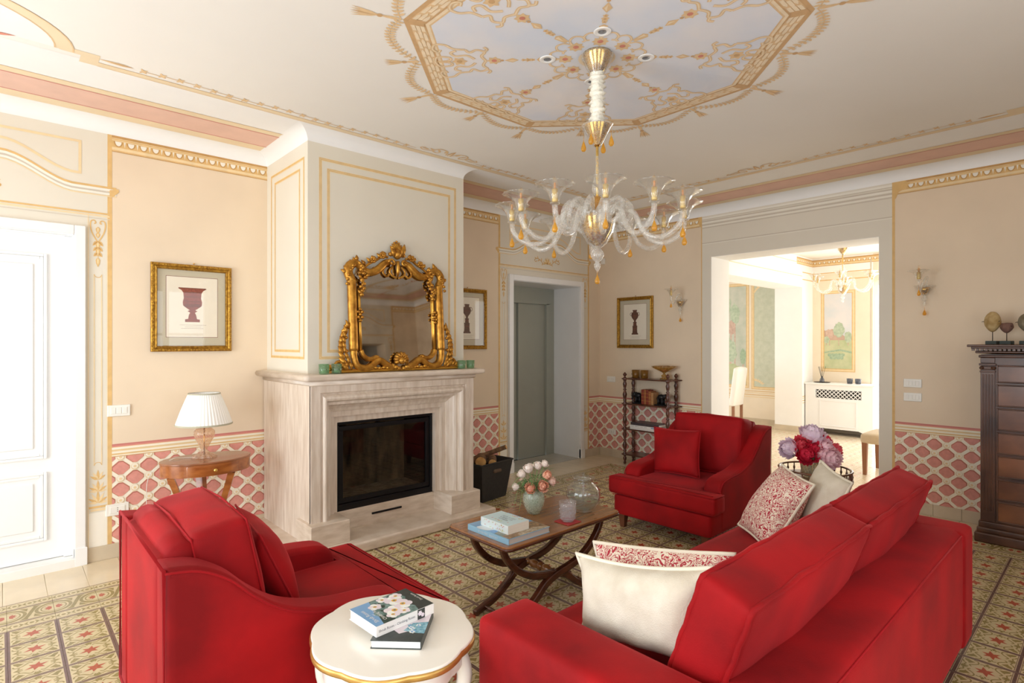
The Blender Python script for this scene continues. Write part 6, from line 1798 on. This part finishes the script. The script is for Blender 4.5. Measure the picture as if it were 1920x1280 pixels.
for x, y in ((-.095, -.305), (.085, .305), (.085, -.305)): c = clone(p0, et); c.location = (x, y, 0)
# things on it
glass('amber_tumbler', (206, 160, 72), body=.45, rough=.12)
for y, lab in ((4.105, 'amber glass tumbler on the top tier of the whatnot, left one'), (3.975, 'amber glass tumbler on the top tier of the whatnot, right one')):
    b = MB(); b.lathe([(0, .002), (.036, .002), (.042, .008), (.050, .10), (.047, .10), (.038, .012), (0, .012)], 24); o = b.build('amber_tumbler', MATS['amber_tumbler'], None); o.location = (5.855, y, 1.0685); tag(o, lab, 'glass', 'amber tumblers on the whatnot')
glass('compote_glass', (226, 198, 130), body=.30, rough=.06)
cb = empty('compote_bowl', (5.855, 3.700, 1.0685), label='footed amber glass bowl on the top tier of the whatnot', cat='bowl')
b = MB(); b.lathe([(0, .004), (.052, .004), (.050, .012), (.020, .024), (.034, .040), (.034, .050), (.014, .062), (.012, .075), (.03, .088), (.08, .112), (.135, .140), (.150, .160), (.147, .161), (.130, .144), (.078, .117), (.02, .094), (0, .092)], 36, wave=lambda t, i: 1 + (.03 * cos(12 * t) if 9 < i < 14 else 0)); b.build('glass_body', MATS['compote_glass'], cb)
b = MB(); b.lathe([(0, .096), (.04, .100), (.058, .110), (.050, .118), (0, .120)], 20); b.build('orange_centre', mat('orange_glass', (214, 122, 56), .3), cb)
# leather books between bookends
mat('leather_red', (132, 52, 34), .5, var=.1, vscale=40); mat('leather_brown', (158, 96, 54), .5, var=.1, vscale=40); mat('leather_tan', (176, 130, 84), .5, var=.1, vscale=40); mat('tooling', (206, 160, 84), .4, metal=.5); mat('bronze_black', (36, 36, 38), .4, metal=.4, var=.2, vscale=20)
yb = 3.985
for k, (t, h, m) in enumerate(((.040, .180, 'leather_red'), (.030, .182, 'leather_brown'), (.034, .178, 'leather_red'), (.036, .165, 'leather_brown'), (.034, .150, 'leather_tan'))):
    r = empty('leather_book', (5.855, yb - t / 2, .7565), 0, ['leather-bound book next to the left elephant bookend, tallest red spine', 'second leather-bound book from the left between the elephant bookends', 'leather-bound book in the middle between the elephant bookends', 'fourth leather-bound book from the left between the elephant bookends', 'shortest tan leather-bound book next to the right elephant bookend'][k], 'book', 'leather-bound books on the whatnot')
    b = MB(); b.rbox((-.060, -t / 2 + .0006, 0), (.055, t / 2 - .0006, h), .004, steps=2); b.build('binding', MATS[m], r)
    b = MB()
    for z in (.25, .5, .75): b.rbox((-.062, -t / 2 + .002, h * z - .002), (-.056, t / 2 - .002, h * z + .002), .001, steps=1)
    b.build('tooling', MATS['tooling'], r, kind='stuff')
    yb -= t
def elephant(y, s, label):
    r = empty('elephant_bookend', (5.845, y, .7565), label=label, cat='bookend', group='black elephant bookends')
    b = MB()
    b.rbox((-.05, -.065, 0), (.05, .065, .012), .003)
    b.build('base', MATS['bronze_black'], r)
    b = MB()
    body = [(-.035, .085), (-.02, .095), (.01, .100), (.03, .098), (.045, .108), (.055, .104)]
    b.tube([(0, s * y_, z) for y_, z in body], [.022, .034, .036, .033, .026, .016], 12, cap=True)
    for yy in (-.028, .026):
        for x in (-.018, .018): b.tube([(x, s * yy, .085), (x, s * yy, .045), (x, s * yy, .010)], [.016, .013, .014], 8)
    b.ball((0, s * .062, .112), (.026, .026, .028), 12)
    b.tube(catmull([Vector((0, s * .078, .108)), Vector((0, s * .092, .085)), Vector((0, s * .090, .06)), Vector((0, s * .098, .05)), Vector((0, s * .106, .06))], 4), [.013 - .0005 * i for i in range(17)], 8)
    for x in (-1, 1): b.ball((x * .028, s * .052, .112), (.007, .022, .026), 10); b.tube([(x * .010, s * .082, .095), (x * .012, s * .100, .092), (x * .012, s * .110, .102)], [.004, .003, .001], 6)
    b.tube([(0, -s * .052, .10), (0, -s * .062, .07)], [.004, .002], 6)
    b.build('elephant_body', MATS['bronze_black'], r)
elephant(4.055, 1, 'black elephant bookend at the left of the leather books')
elephant(3.735, -1, 'black elephant bookend at the right of the leather books')
mat('mag_white', (226, 224, 218), .4, var=.03); mat('mag_dark', (70, 62, 66), .4, var=.2, vscale=20); mat('mag_blue', (128, 160, 196), .4)
z = .4435
for k, (h, m, L_, lab) in enumerate(((.026, 'mag_white', .42, 'white coffee-table book at the bottom of the stack on the whatnot'), (.026, 'cover_white', .43, 'white coffee-table book in the middle of the stack on the whatnot'), (.032, 'mag_dark', .40, 'dark coffee-table book at the top of the stack on the whatnot'))):
    r = book((5.85, 3.905, z), -pi / 2, L_, .20, h, MATS[m], MATS['pages_white'], lab, group='stacked books on the whatnot')
    if k == 1:
        P = Paint(lambda u, v, l: (u, -.1012 - .0001 * l, v), ['book_ink', 'mag_blue']); word_marks(P, -.19, .03, h / 2, .011, 'book_ink', 5); P.rect(.09, .19, .006, .020, 'mag_blue', 1); P.build('spine_print', r)
    z += h + .0008

# ================================================================== TALL CABINET
mat('oak_dark', (98, 62, 42), .34, col2=(62, 36, 24), vscale=5, stretch=(4, 1, 1), detail=5, coat=.2)
mat('oak_panel', (132, 84, 54), .3, col2=(94, 56, 34), vscale=4, stretch=(5, 1, 1.5), detail=5, coat=.25)
FXc = 5.50; YL_, YR_ = .730, -.345
cab = empty('tall_cabinet', (5.74, (YL_ + YR_) / 2, 0), label='tall dark oak chest of drawers with fluted pilasters beside the back wall', cat='cabinet')
CO = T(-5.74, -(YL_ + YR_) / 2, 0)
def cpart(name, fn, m='oak_dark', parent=None):
    b = MB(); b.M = CO; fn(b); return b.build(name, MATS[m], parent or cab)
cpart('carcass', lambda b: b.box((FXc + .004, YR_ + .004, .15), (B - .014, YL_ - .004, 1.42)))
cpart('base_mould', lambda b: (b.rbox((FXc - .03, YR_ - .035, 0), (B - .014, YL_ + .035, .075), .012), b.rbox((FXc - .018, YR_ - .022, .07), (B - .014, YL_ + .022, .115), .012), b.rbox((FXc - .008, YR_ - .012, .11), (B - .014, YL_ + .012, .16), .010)))
cpart('cornice', lambda b: (b.rbox((FXc - .010, YR_ - .010, 1.395), (B - .014, YL_ + .010, 1.415), .006), b.rbox((FXc - .025, YR_ - .028, 1.428), (B - .014, YL_ + .028, 1.446), .006), b.rbox((FXc - .045, YR_ - .050, 1.462), (B - .014, YL_ + .050, 1.478), .004), b.rbox((FXc - .065, YR_ - .072, 1.476), (B - .014, YL_ + .072, 1.494), .005)))
dent = [cpart('dentil', lambda b: b.box((FXc - .046, YL_ + .030, 1.447), (FXc - .026, YL_ + .046, 1.462)))]
n_d = int((YL_ - YR_ + .08) / .026)
for k in range(1, n_d): c = clone(dent[0], cab); c.location = (0, -.026 * k, 0)
for yc in (.687, YR_ + .043):
    pil = cpart('pilaster', lambda b: b.rbox((FXc - .006, yc - .042, .16), (FXc + .02, yc + .042, 1.33), .003))
    cpart('flutes', lambda b: [b.rbox((FXc - .0115, yc - .026 + .0173 * k - .0045, .24 if True else 0), (FXc - .004, yc - .026 + .0173 * k + .0045, 1.27), .004, steps=2) for k in range(4)], parent=pil)
    cpart('capital', lambda b: (b.rbox((FXc - .014, yc - .046, 1.285), (FXc + .02, yc + .046, 1.298), .003), b.rbox((FXc - .018, yc - .05, 1.335), (FXc + .02, yc + .05, 1.352), .004), [b.lathe([(.003, -.012), (.014, -.010), (.014, .006), (.004, .010)], 14, M=T(FXc - .012, yc + s * .034, 1.318) @ RY(-90)) for s in (-1, 1)], b.rbox((FXc - .014, yc - .03, 1.305), (FXc + .01, yc + .03, 1.33), .006)), parent=pil)
    cpart('frieze_block', lambda b: b.rbox((FXc - .006, yc - .042, 1.355), (FXc + .02, yc + .042, 1.395), .003), parent=pil)
cpart('frieze_rail', lambda b: b.box((FXc + .002, YR_ + .09, 1.352), (FXc + .02, YL_ - .09, 1.395)))
zs = [1.335, 1.195, 1.017, .838, .664, .490, .322]
d0, d1 = YR_ + .092, YL_ - .092
zt = [(1.208, 1.340), (1.030, 1.196), (.852, 1.018), (.678, .840), (.502, .666), (.334, .490), (.168, .322)]
for (z0, z1) in zt:
    dr = cpart('drawer', lambda b: b.rbox((FXc, d0, z0), (FXc + .02, d1, z1), .003), 'oak_panel')
    cpart('drawer_moulding', lambda b: (b.rbox((FXc - .008, d0 + .011, z0), (FXc + .004, d1 - .011, z0 + .011), .004, steps=2), b.rbox((FXc - .008, d0 + .011, z1 - .011), (FXc + .004, d1 - .011, z1), .004, steps=2), b.rbox((FXc - .008, d0, z0), (FXc + .004, d0 + .011, z1), .004, steps=2), b.rbox((FXc - .008, d1 - .011, z0), (FXc + .004, d1, z1), .004, steps=2)), parent=dr)
    cpart('knob', lambda b: b.lathe([(0, 0), (.010, .002), (.012, .010), (.016, .018), (.010, .026), (0, .028)], 14, M=T(FXc, (d0 + d1) / 2, (z0 + z1) / 2) @ RY(-90)), parent=dr)

# carved stone heads on stands
mat('stand_slate', (62, 74, 72), .5); mat('iron_rod', (60, 44, 36), .5, metal=.5)
def stone_head(x, y, zc, hz, wy, m, label, cutoff=False, dark=False):
    r = empty('stone_head', (x, y, 1.4945), -.3, label, 'sculpture', 'stone heads on the cabinet')
    b = MB(); b.rbox((-.028, -.036, 0), (.028, .036, .028), .002); b.build('stand_base', MATS['stand_slate'], r)
    b = MB(); b.tube([(0, 0, .028), (0, 0, zc - 1.4945)], .0028, 8); b.build('stand_rod', MATS['iron_rod'], r)
    b = MB()
    for s in (-1, 1): b.tube([(.0, s * wy * .55, zc - 1.4945 - .004), (-.02, s * wy * 1.02, zc - 1.4945 + .004), (-.035, s * wy * .98, zc - 1.4945)], .0022, 6)
    b.build('holding_clip', MATS['iron_rod'], r)
    V_, F_ = [], []
    n, mm = 18, 14
    for i in range(mm + 1):
        ph = -pi / 2 + pi * i / mm
        for k in range(n):
            th = 2 * pi * k / n
            x_, y_, z_ = .038 * cos(ph) * cos(th), wy * cos(ph) * sin(th), hz * sin(ph)
            if z_ < 0: y_ *= 1 - .25 * (abs(z_) / hz) ** 1.5
            if cutoff and z_ > hz * .55: z_ = hz * .55 + (z_ - hz * .55) * .12
            if cos(th) < 0 and abs(ph) < 1.2:   # face side (-x): brow, nose, eyes, mouth
                f = -cos(th)
                x_ -= .012 * math.exp(-((y_ / .010) ** 2 + ((z_ - .0) / (.35 * hz)) ** 2)) * f
                x_ += .007 * math.exp(-(((abs(y_) - .018) / .010) ** 2 + ((z_ - .15 * hz) / (.14 * hz)) ** 2))
                x_ += .005 * math.exp(-((y_ / .016) ** 2 + ((z_ + .52 * hz) / (.07 * hz)) ** 2))
            nz_ = noise.noise(Vector((x_ * 40, y_ * 40, z_ * 40 + y))) * .003
            V_.append((x_ * (1 + nz_ * 20), y_ + nz_, z_ + nz_ + zc - 1.4945))
    for i in range(mm):
        for k in range(n): F_.append((i * n + k, i * n + (k + 1) % n, (i + 1) * n + (k + 1) % n, (i + 1) * n + k))
    b = MB(); b.add(V_, F_, 0, True); b.build('head', m, r)
mat('stone_ochre', (196, 172, 126), .85, col2=(150, 118, 62), vscale=16, bump=.4, bscale=70); mat('stone_brown', (118, 86, 74), .85, var=.15, vscale=30, bump=.4, bscale=70); mat('stone_grey', (150, 140, 118), .85, col2=(108, 96, 70), vscale=14, bump=.4, bscale=70)
stone_head(5.75, .689, 1.672, .080, .055, MATS['stone_ochre'], 'ochre carved stone head, leftmost on the cabinet')
stone_head(5.75, .605, 1.632, .050, .042, MATS['stone_brown'], 'small brown stone head with a flat top on the cabinet', True)
stone_head(5.75, .490, 1.662, .070, .055, MATS['stone_grey'], 'grey carved stone head at the picture edge on the cabinet')

# ================================================================== FAR ROOM
mat('far_wall', (240, 226, 204), .75, var=.02); mat('far_white', (248, 247, 244), .7, var=.01); mat('mural_sky', (226, 222, 222), .75, col2=(206, 214, 220), vscale=3, detail=4); mat('mural_hill', (196, 168, 150), .75, var=.08, vscale=12); mat('mural_meadow', (204, 206, 168), .75, col2=(178, 190, 146), vscale=6); mat('mural_tree', (196, 208, 184), .75, col2=(168, 186, 160), vscale=22, detail=5); mat('mural_tree_red', (212, 186, 170), .75, col2=(190, 160, 146), vscale=24); mat('mural_bush', (176, 196, 168), .75, col2=(150, 174, 146), vscale=30); mat('damask_green', (206, 208, 188), .75, col2=(194, 198, 176), vscale=14, detail=5); mat('mural_mist', (206, 206, 192), .75, col2=(184, 192, 176), vscale=5)
wall_far = wall_slab('wall_far', 'x', X2, X2 + .3, -1.1, 7.1, -.05, ZC2 + .15, [(1.35, 2.72, .04, 2.5)], 'far_wall')
wall_slab('wall_far_right', 'y', -1.1, -.8, B + .42, X2, -.05, ZC2 + .15, [(7.2, 9.6, .1, 2.5)], 'far_wall')
wall_slab('wall_far_left', 'y', 6.98, 7.2, B + .42, X2, -.05, ZC2 + .15, [(7.3, 9.3, .3, 2.5)], 'far_wall')
# partition with wide opening between dining area and side hall
mb = MB(); mb.box((9.93, Y2, 0), (X2, Y2 + .45, ZC2)); mb.box((B + .42, Y2, 2.44), (9.93, Y2 + .45, ZC2)); mb.box((B + .42, Y2 - .0, 0), (6.9, Y2 + .45, 2.44))
# rounded haunch at the near end of the beam
h_ = [(6.9, 2.0)] + [(6.9 + .44 * (1 - cos(radians(t))), 2.0 + .44 * sin(radians(t))) for t in range(0, 91, 10)] + [(6.9, 2.44)]
mb.prism(h_, Y2, Y2 + .45, 0, 0, XZ)
wall_arch = tag(mb.build('wall_partition', MATS['far_white']), kind='structure')
mb = MB(); mb.box((B + .42, -1.1, ZC2), (X2 + .3, 7.2, ZC2 + .15)); tag(mb.build('ceiling_far', MATS['ceiling_paint']), kind='structure')
mb = MB(); mb.box((9.915, Y2 - .015, 0), (9.93, Y2 + .46, .10)); mb.box((9.93, Y2 - .012, 0), (X2, Y2, .10)); mb.box((X2 - .012, Y2 + .45, 0), (X2, 6.9, .10)); mb.box((X2 - .012, 2.75, 0), (X2, Y2 - .012, .1))
tag(mb.build('baseboard_far', MATS['stone_base']), kind='structure')
FM = PM + ['mural_sky', 'mural_hill', 'mural_meadow', 'mural_tree', 'mural_tree_red', 'mural_bush', 'damask_green', 'mural_mist', 'far_white', 'far_wall']
P = Paint(lambda u, v, l: (X2 - .0007 * l, u, v), FM)
P.rect(2.72, Y2, 2.68, ZC2, 'far_white', 1)
dz = ZC2 - ZW
def frieze2(u0, u1):
    P.tf = lambda u, v: (u, v + dz - .02); frieze(P, u0, u1); P.tf = None
frieze2(2.2, Y2)
P.rect(2.76, Y2, 2.685, 2.70, 'gold_paint', 2); P.rect(2.76, Y2, 2.565, 2.58, 'gold_paint', 2); P.rect(2.74, 2.76, .1, 2.9, 'grey_line', 2)
def panel_frame(u0, u1, z0, z1):
    P.frame(u0, u1, z0, z1, .05, 'gold_pale', 2); P.frame(u0, u1, z0, z1, .010, 'gold_paint', 3); P.frame(u0 + .038, u1 - .038, z0 + .038, z1 - .038, .012, 'gold_paint', 3)
panel_frame(2.975, 3.495, 1.02, 2.385)
m0, m1, n0, n1 = 3.025, 3.445, 1.07, 2.335
P.box = (m0, m1, n0, n1)
P.rect(m0, m1, n0, n1, 'mural_sky', 2)
P.poly([(m0, 1.52), (m0, 1.62), (3.12, 1.60), (3.2, 1.68), (3.32, 1.74), (3.40, 1.70), (m1, 1.72), (m1, 1.50)], 'mural_hill', 3)
P.rect(m0, m1, n0, 1.55, 'mural_meadow', 4)
def blob(cu, cv, rx, rz, m, l, n=26, sd=0):
    rr = random.Random(sd); P.poly([(cu + rx * cos(2 * pi * k / n) * rr.uniform(.78, 1.1), cv + rz * sin(2 * pi * k / n) * rr.uniform(.78, 1.1)) for k in range(n)], m, l)
for cu, cv, rx, rz, m in ((3.22, 1.72, .085, .13, 'mural_tree'), (3.36, 1.66, .07, .08, 'mural_tree_red'), (3.08, 1.60, .06, .10, 'mural_tree'), (3.41, 1.56, .05, .06, 'mural_tree')):
    P.rect(cu - .006, cu + .006, 1.46, cv, 'mural_tree_red', 5); blob(cu, cv, rx, rz, m, 6, sd=int(cu * 100))
P.poly([(m0, 1.36), (3.2, 1.40), (m1, 1.35), (m1, 1.33), (3.2, 1.37), (m0, 1.33)], 'mural_bush', 6)
for k in range(9): blob(3.16 + .05 * (k % 5) + .02 * (k // 5), 1.30 - .045 * (k // 5), .035, .030, 'mural_bush', 7, sd=k)
P.box = None
# side hall: tree mural and green damask panel
panel_frame(4.75, 5.60, .66, 2.63); P.box = (4.80, 5.55, .71, 2.58); P.rect(4.80, 5.55, .71, 2.58, 'mural_mist', 2)
for cu, cv, rx, rz, m in ((5.02, 2.05, .10, .22, 'mural_tree'), (5.10, 1.80, .10, .14, 'mural_tree_red'), (5.12, 1.35, .14, .25, 'mural_tree'), (4.86, 1.25, .06, .16, 'mural_bush'), (5.25, 2.2, .18, .22, 'mural_tree'), (5.1, .95, .25, .16, 'mural_meadow')):
    P.rect(cu - .012, cu + .012, .8, cv, 'mural_tree_red', 4); blob(cu, cv, rx, rz, m, 5, sd=int(cv * 100))
P.box = None
panel_frame(3.85, 4.70, .64, 2.64); P.rect(3.90, 4.65, .69, 2.59, 'damask_green', 2)
for cu, cv in ((4.62, .73), (4.62, 2.55)):
    for k in range(6): P.leaf(cu - .02 * k, cv + .02 * (1 if cv < 1 else -1) * (6 - k) * .5, (60 if cv < 1 else -60) + 20 * k, .07, .03, 'gold_pale', 4)
for z, m in ((.60, 'gold_paint'), (.57, 'gold_pale'), (.53, 'gold_paint'), (.49, 'gold_pale')): P.rect(Y2 + .45, 6.9, z, z + .012, m, 2)
P.build('painted_decoration', wall_far)
P = Paint(lambda u, v, l: (u, Y2 - .0007 * l, v), FM)
P.rect(9.94, X2, 2.685, 2.70, 'gold_paint', 2); P.rect(9.94, X2, 2.565, 2.58, 'gold_paint', 2)
for z, m in ((.60, 'gold_paint'), (.57, 'gold_pale'), (.53, 'gold_paint'), (.49, 'gold_pale')): P.rect(9.94, X2, z, z + .012, m, 2)
for z in (2.62, 2.84): P.rect(B + .45, 9.93, z, z + .010, 'gold_pale', 2)
P.tf = lambda u, v: (u, v + dz - .02); frieze(P, 9.70, X2); P.tf = None
P.build('painted_decoration', wall_arch)

# radiator cover
rc = empty('radiator_cover', (10.19, 3.10, 0), label='white panelled radiator cover with pierced grille in the far room', cat='radiator cover')
RO_ = T(-10.19, -3.10, 0)
def rpart(name, fn, m='white_lacquer', parent=None):
    b = MB(); b.M = RO_; fn(b); return b.build(name, MATS[m] if isinstance(m, str) else m, parent or rc)
ry0, ry1, rf = 2.62, 3.612, 10.02
rpart('top_board', lambda b: b.rbox((rf - .03, ry0 - .03, .815), (X2 - .013, ry1 + .004, .842), .006))
front = [(ry0, .03), (ry0 + .10, .03), (ry0 + .14, .075), (ry0 + .20, .10), (ry1 - .20, .10), (ry1 - .14, .075), (ry1 - .10, .03), (ry1, .03), (ry1, .60), (ry0, .60)]
rpart('front_panel', lambda b: (b.prism(front, rf, rf + .02, 0, 0, YZ), b.box((rf, ry0, .60), (rf + .02, ry0 + .16, .815)), b.box((rf, ry1 - .16, .60), (rf + .02, ry1, .815)), b.box((rf, ry0 + .16, .735), (rf + .02, ry1 - .16, .815))))
rpart('side_panel', lambda b: b.box((rf + .02, ry1 - .02, .0), (X2 - .013, ry1, .815))); rpart('side_panel', lambda b: b.box((rf + .02, ry0, .0), (X2 - .013, ry0 + .02, .815)))
rpart('panel_moulding', lambda b: (b.rbox((rf - .01, ry0 + .238, .14), (rf, ry1 - .238, .158), .003, steps=1), b.rbox((rf - .01, ry0 + .238, .55), (rf, ry1 - .238, .568), .003, steps=1), b.rbox((rf - .01, ry0 + .22, .14), (rf, ry0 + .238, .568), .003, steps=1), b.rbox((rf - .01, ry1 - .238, .14), (rf, ry1 - .22, .568), .003, steps=1)))
def grille(b):
    y0_, y1_, z0_, z1_ = ry0 + .16, ry1 - .16, .60, .735
    s = .062
    k = 0
    y = y0_ - (z1_ - z0_)
    while y < y1_:
        for d in (1, -1):
            ya, yb_ = (y, y + (z1_ - z0_)) if d > 0 else (y + (z1_ - z0_), y)
            za, zb = z0_, z1_
            # clip to the opening
            def at(yy): return za + (zb - za) * (yy - ya) / (yb_ - ya)
            p0_, p1_ = (ya, za), (yb_, zb)
            pts = []
            for (yy, zz) in (p0_, p1_): pts.append((min(max(yy, y0_), y1_), at(min(max(yy, y0_), y1_))))
            if abs(pts[0][0] - pts[1][0]) > .01: b.tube([(rf + .012, pts[0][0], pts[0][1]), (rf + .012, pts[1][0], pts[1][1])], .0075, 4)
        y += s
rpart('grille', lambda b: grille(b)); rpart('radiator', lambda b: b.box((rf + .10, ry0 + .06, .08), (X2 - .02, ry1 - .06, .78)), mat('radiator_dark', (70, 66, 62), .6))
# reed diffuser on a dark tray, tealight glasses
trd = MB(); trd.lathe([(0, 0), (.11, 0), (.125, .008), (.12, .010), (.105, .004), (0, .004)], 28); o = trd.build('diffuser_tray', mat('tray_dark', (58, 54, 52), .4), None); o.location = (10.16, 3.40, .8425); tag(o, 'round dark tray on the radiator cover', 'tray')
df_ = empty('reed_diffuser', (10.16, 3.40, .8475), label='reed diffuser bottle with dark sticks on the radiator cover', cat='diffuser')
glass('grey_glass', (176, 180, 190), body=.25, rough=.08)
b = MB(); b.lathe([(0, 0), (.036, 0), (.038, .008), (.034, .05), (.018, .075), (.014, .085), (.016, .10), (.013, .10), (0, .02)], 20); b.build('bottle', MATS['grey_glass'], df_)
for k in range(7):
    a = k * 2.4; b = MB(); b.tube([(0, 0, .03), (.05 * cos(a) * (1 + .2 * (k % 3)), .05 * sin(a) * (1 + .2 * (k % 2)), .26)], .0025, 5); b.build('reed', mat('reed_dark', (50, 42, 38), .7), df_)
for y, lab in ((2.985, 'small grey candle glass on the radiator cover, left one'), (2.865, 'small grey candle glass on the radiator cover, right one')):
    r = empty('candle_glass', (10.16, y, .8425), label=lab, cat='candle holder', group='candle glasses on the radiator cover')
    b = MB(); b.lathe([(0, .002), (.036, .002), (.040, .006), (.046, .085), (.043, .085), (.037, .01), (0, .01)], 20); b.build('glass_cup', MATS['grey_glass'], r)
    b = MB(); b.lathe([(0, .010), (.034, .010), (.037, .05), (0, .05)], 16); b.build('candle', MATS['wax'], r)
# far chandelier
c2 = empty('glass_chandelier', (9.02, 2.742, ZC2), label='small clear glass chandelier in the bright far room', cat='chandelier')
def c2part(name, prof, m, n=24, wave=None): b = MB(); b.lathe(prof, n, wave=wave); return b.build(name, MATS[m], c2)
c2part('ceiling_rose', [(0, -.004), (.07, -.006), (.075, -.03), (.05, -.10), (.018, -.15), (0, -.155)], 'gold_cup')
c2part('rose_glass', [(.11, -.02), (.085, -.06), (.05, -.12), (.02, -.17)], 'murano_clear', 32, lambda t, i: 1 + .04 * cos(16 * t))
b = MB(); b.tube([(0, 0, -.15), (0, 0, -.62)], .008, 8); b.build('rod', MATS['candle_gold'], c2)
c2part('stem_glass', [(.010, -.30), (.030, -.36), (.055, -.42), (.040, -.48), (.015, -.52)], 'murano_clear')
c2part('bowl', [(0, -.60), (.065, -.61), (.055, -.66), (.03, -.71), (.008, -.73)], 'gold_cup'); c2part('bowl_glass', [(.10, -.59), (.08, -.65), (.04, -.73), (.012, -.76)], 'murano_clear', 32, lambda t, i: 1 + .04 * cos(12 * t))
c2part('finial', [(.012, -.76), (.03, -.78), (.022, -.80), (.008, -.82), (.02, -.835), (.004, -.86)], 'murano_clear')
for k in range(6): light_arm(c2, 60 * k + 12, [(.05, 0, -.62), (.09, .02, -.55), (.14, .03, -.53), (.17, .02, -.58), (.18, 0, -.65), (.25, 0, -.70), (.34, 0, -.68), (.395, 0, -.60), (.40, 0, -.54)], -.53, .40, 1.2, .013, False)
# dining chair, upholstered stool
mat('chair_white', (246, 244, 238), .85, var=.02); mat('chair_beige', (206, 190, 164), .85, var=.03, vscale=40); mat('chair_leg', (150, 104, 76), .5)
dc = empty('dining_chair', (9.58, 4.79, 0), radians(-85), label='white upholstered high-back dining chair in the side hall', cat='chair')
b = MB(); b.softbox((.09, .46, .66), .03, (.01, 0, .02), 10, M=T(.22, 0, .74) @ RY(7)); b.build('backrest', MATS['chair_white'], dc)
b = MB(); b.softbox((.46, .46, .10), .03, (0, 0, .01), 10, M=T(0, 0, .45)); b.build('seat', MATS['chair_white'], dc)
for x in (-.19, .20):
    for y in (-.19, .19): b = MB(); b.box((x - .02, y - .02, 0), (x + .02, y + .02, .42)); b.build('leg', MATS['chair_leg'], dc)
stl = empty('upholstered_stool', (7.55, 1.78, 0), label='beige upholstered stool in the bright far room', cat='stool')
b = MB(); b.softbox((.58, .50, .11), .03, (0, 0, .012), 10, M=T(0, 0, .415)); b.build('seat', MATS['chair_beige'], stl)
for x in (-.25, .25):
    for y in (-.21, .21): b = MB(); b.add([(x - .018, y - .018, 0), (x + .018, y - .018, 0), (x + .018, y + .018, 0), (x - .018, y + .018, 0), (x - .027, y - .027, .38), (x + .027, y - .027, .38), (x + .027, y + .027, .38), (x - .027, y + .027, .38)], [(3, 2, 1, 0), (4, 5, 6, 7), (0, 1, 5, 4), (1, 2, 6, 5), (2, 3, 7, 6), (3, 0, 4, 7)]); b.build('leg', MATS['chair_leg'], stl)
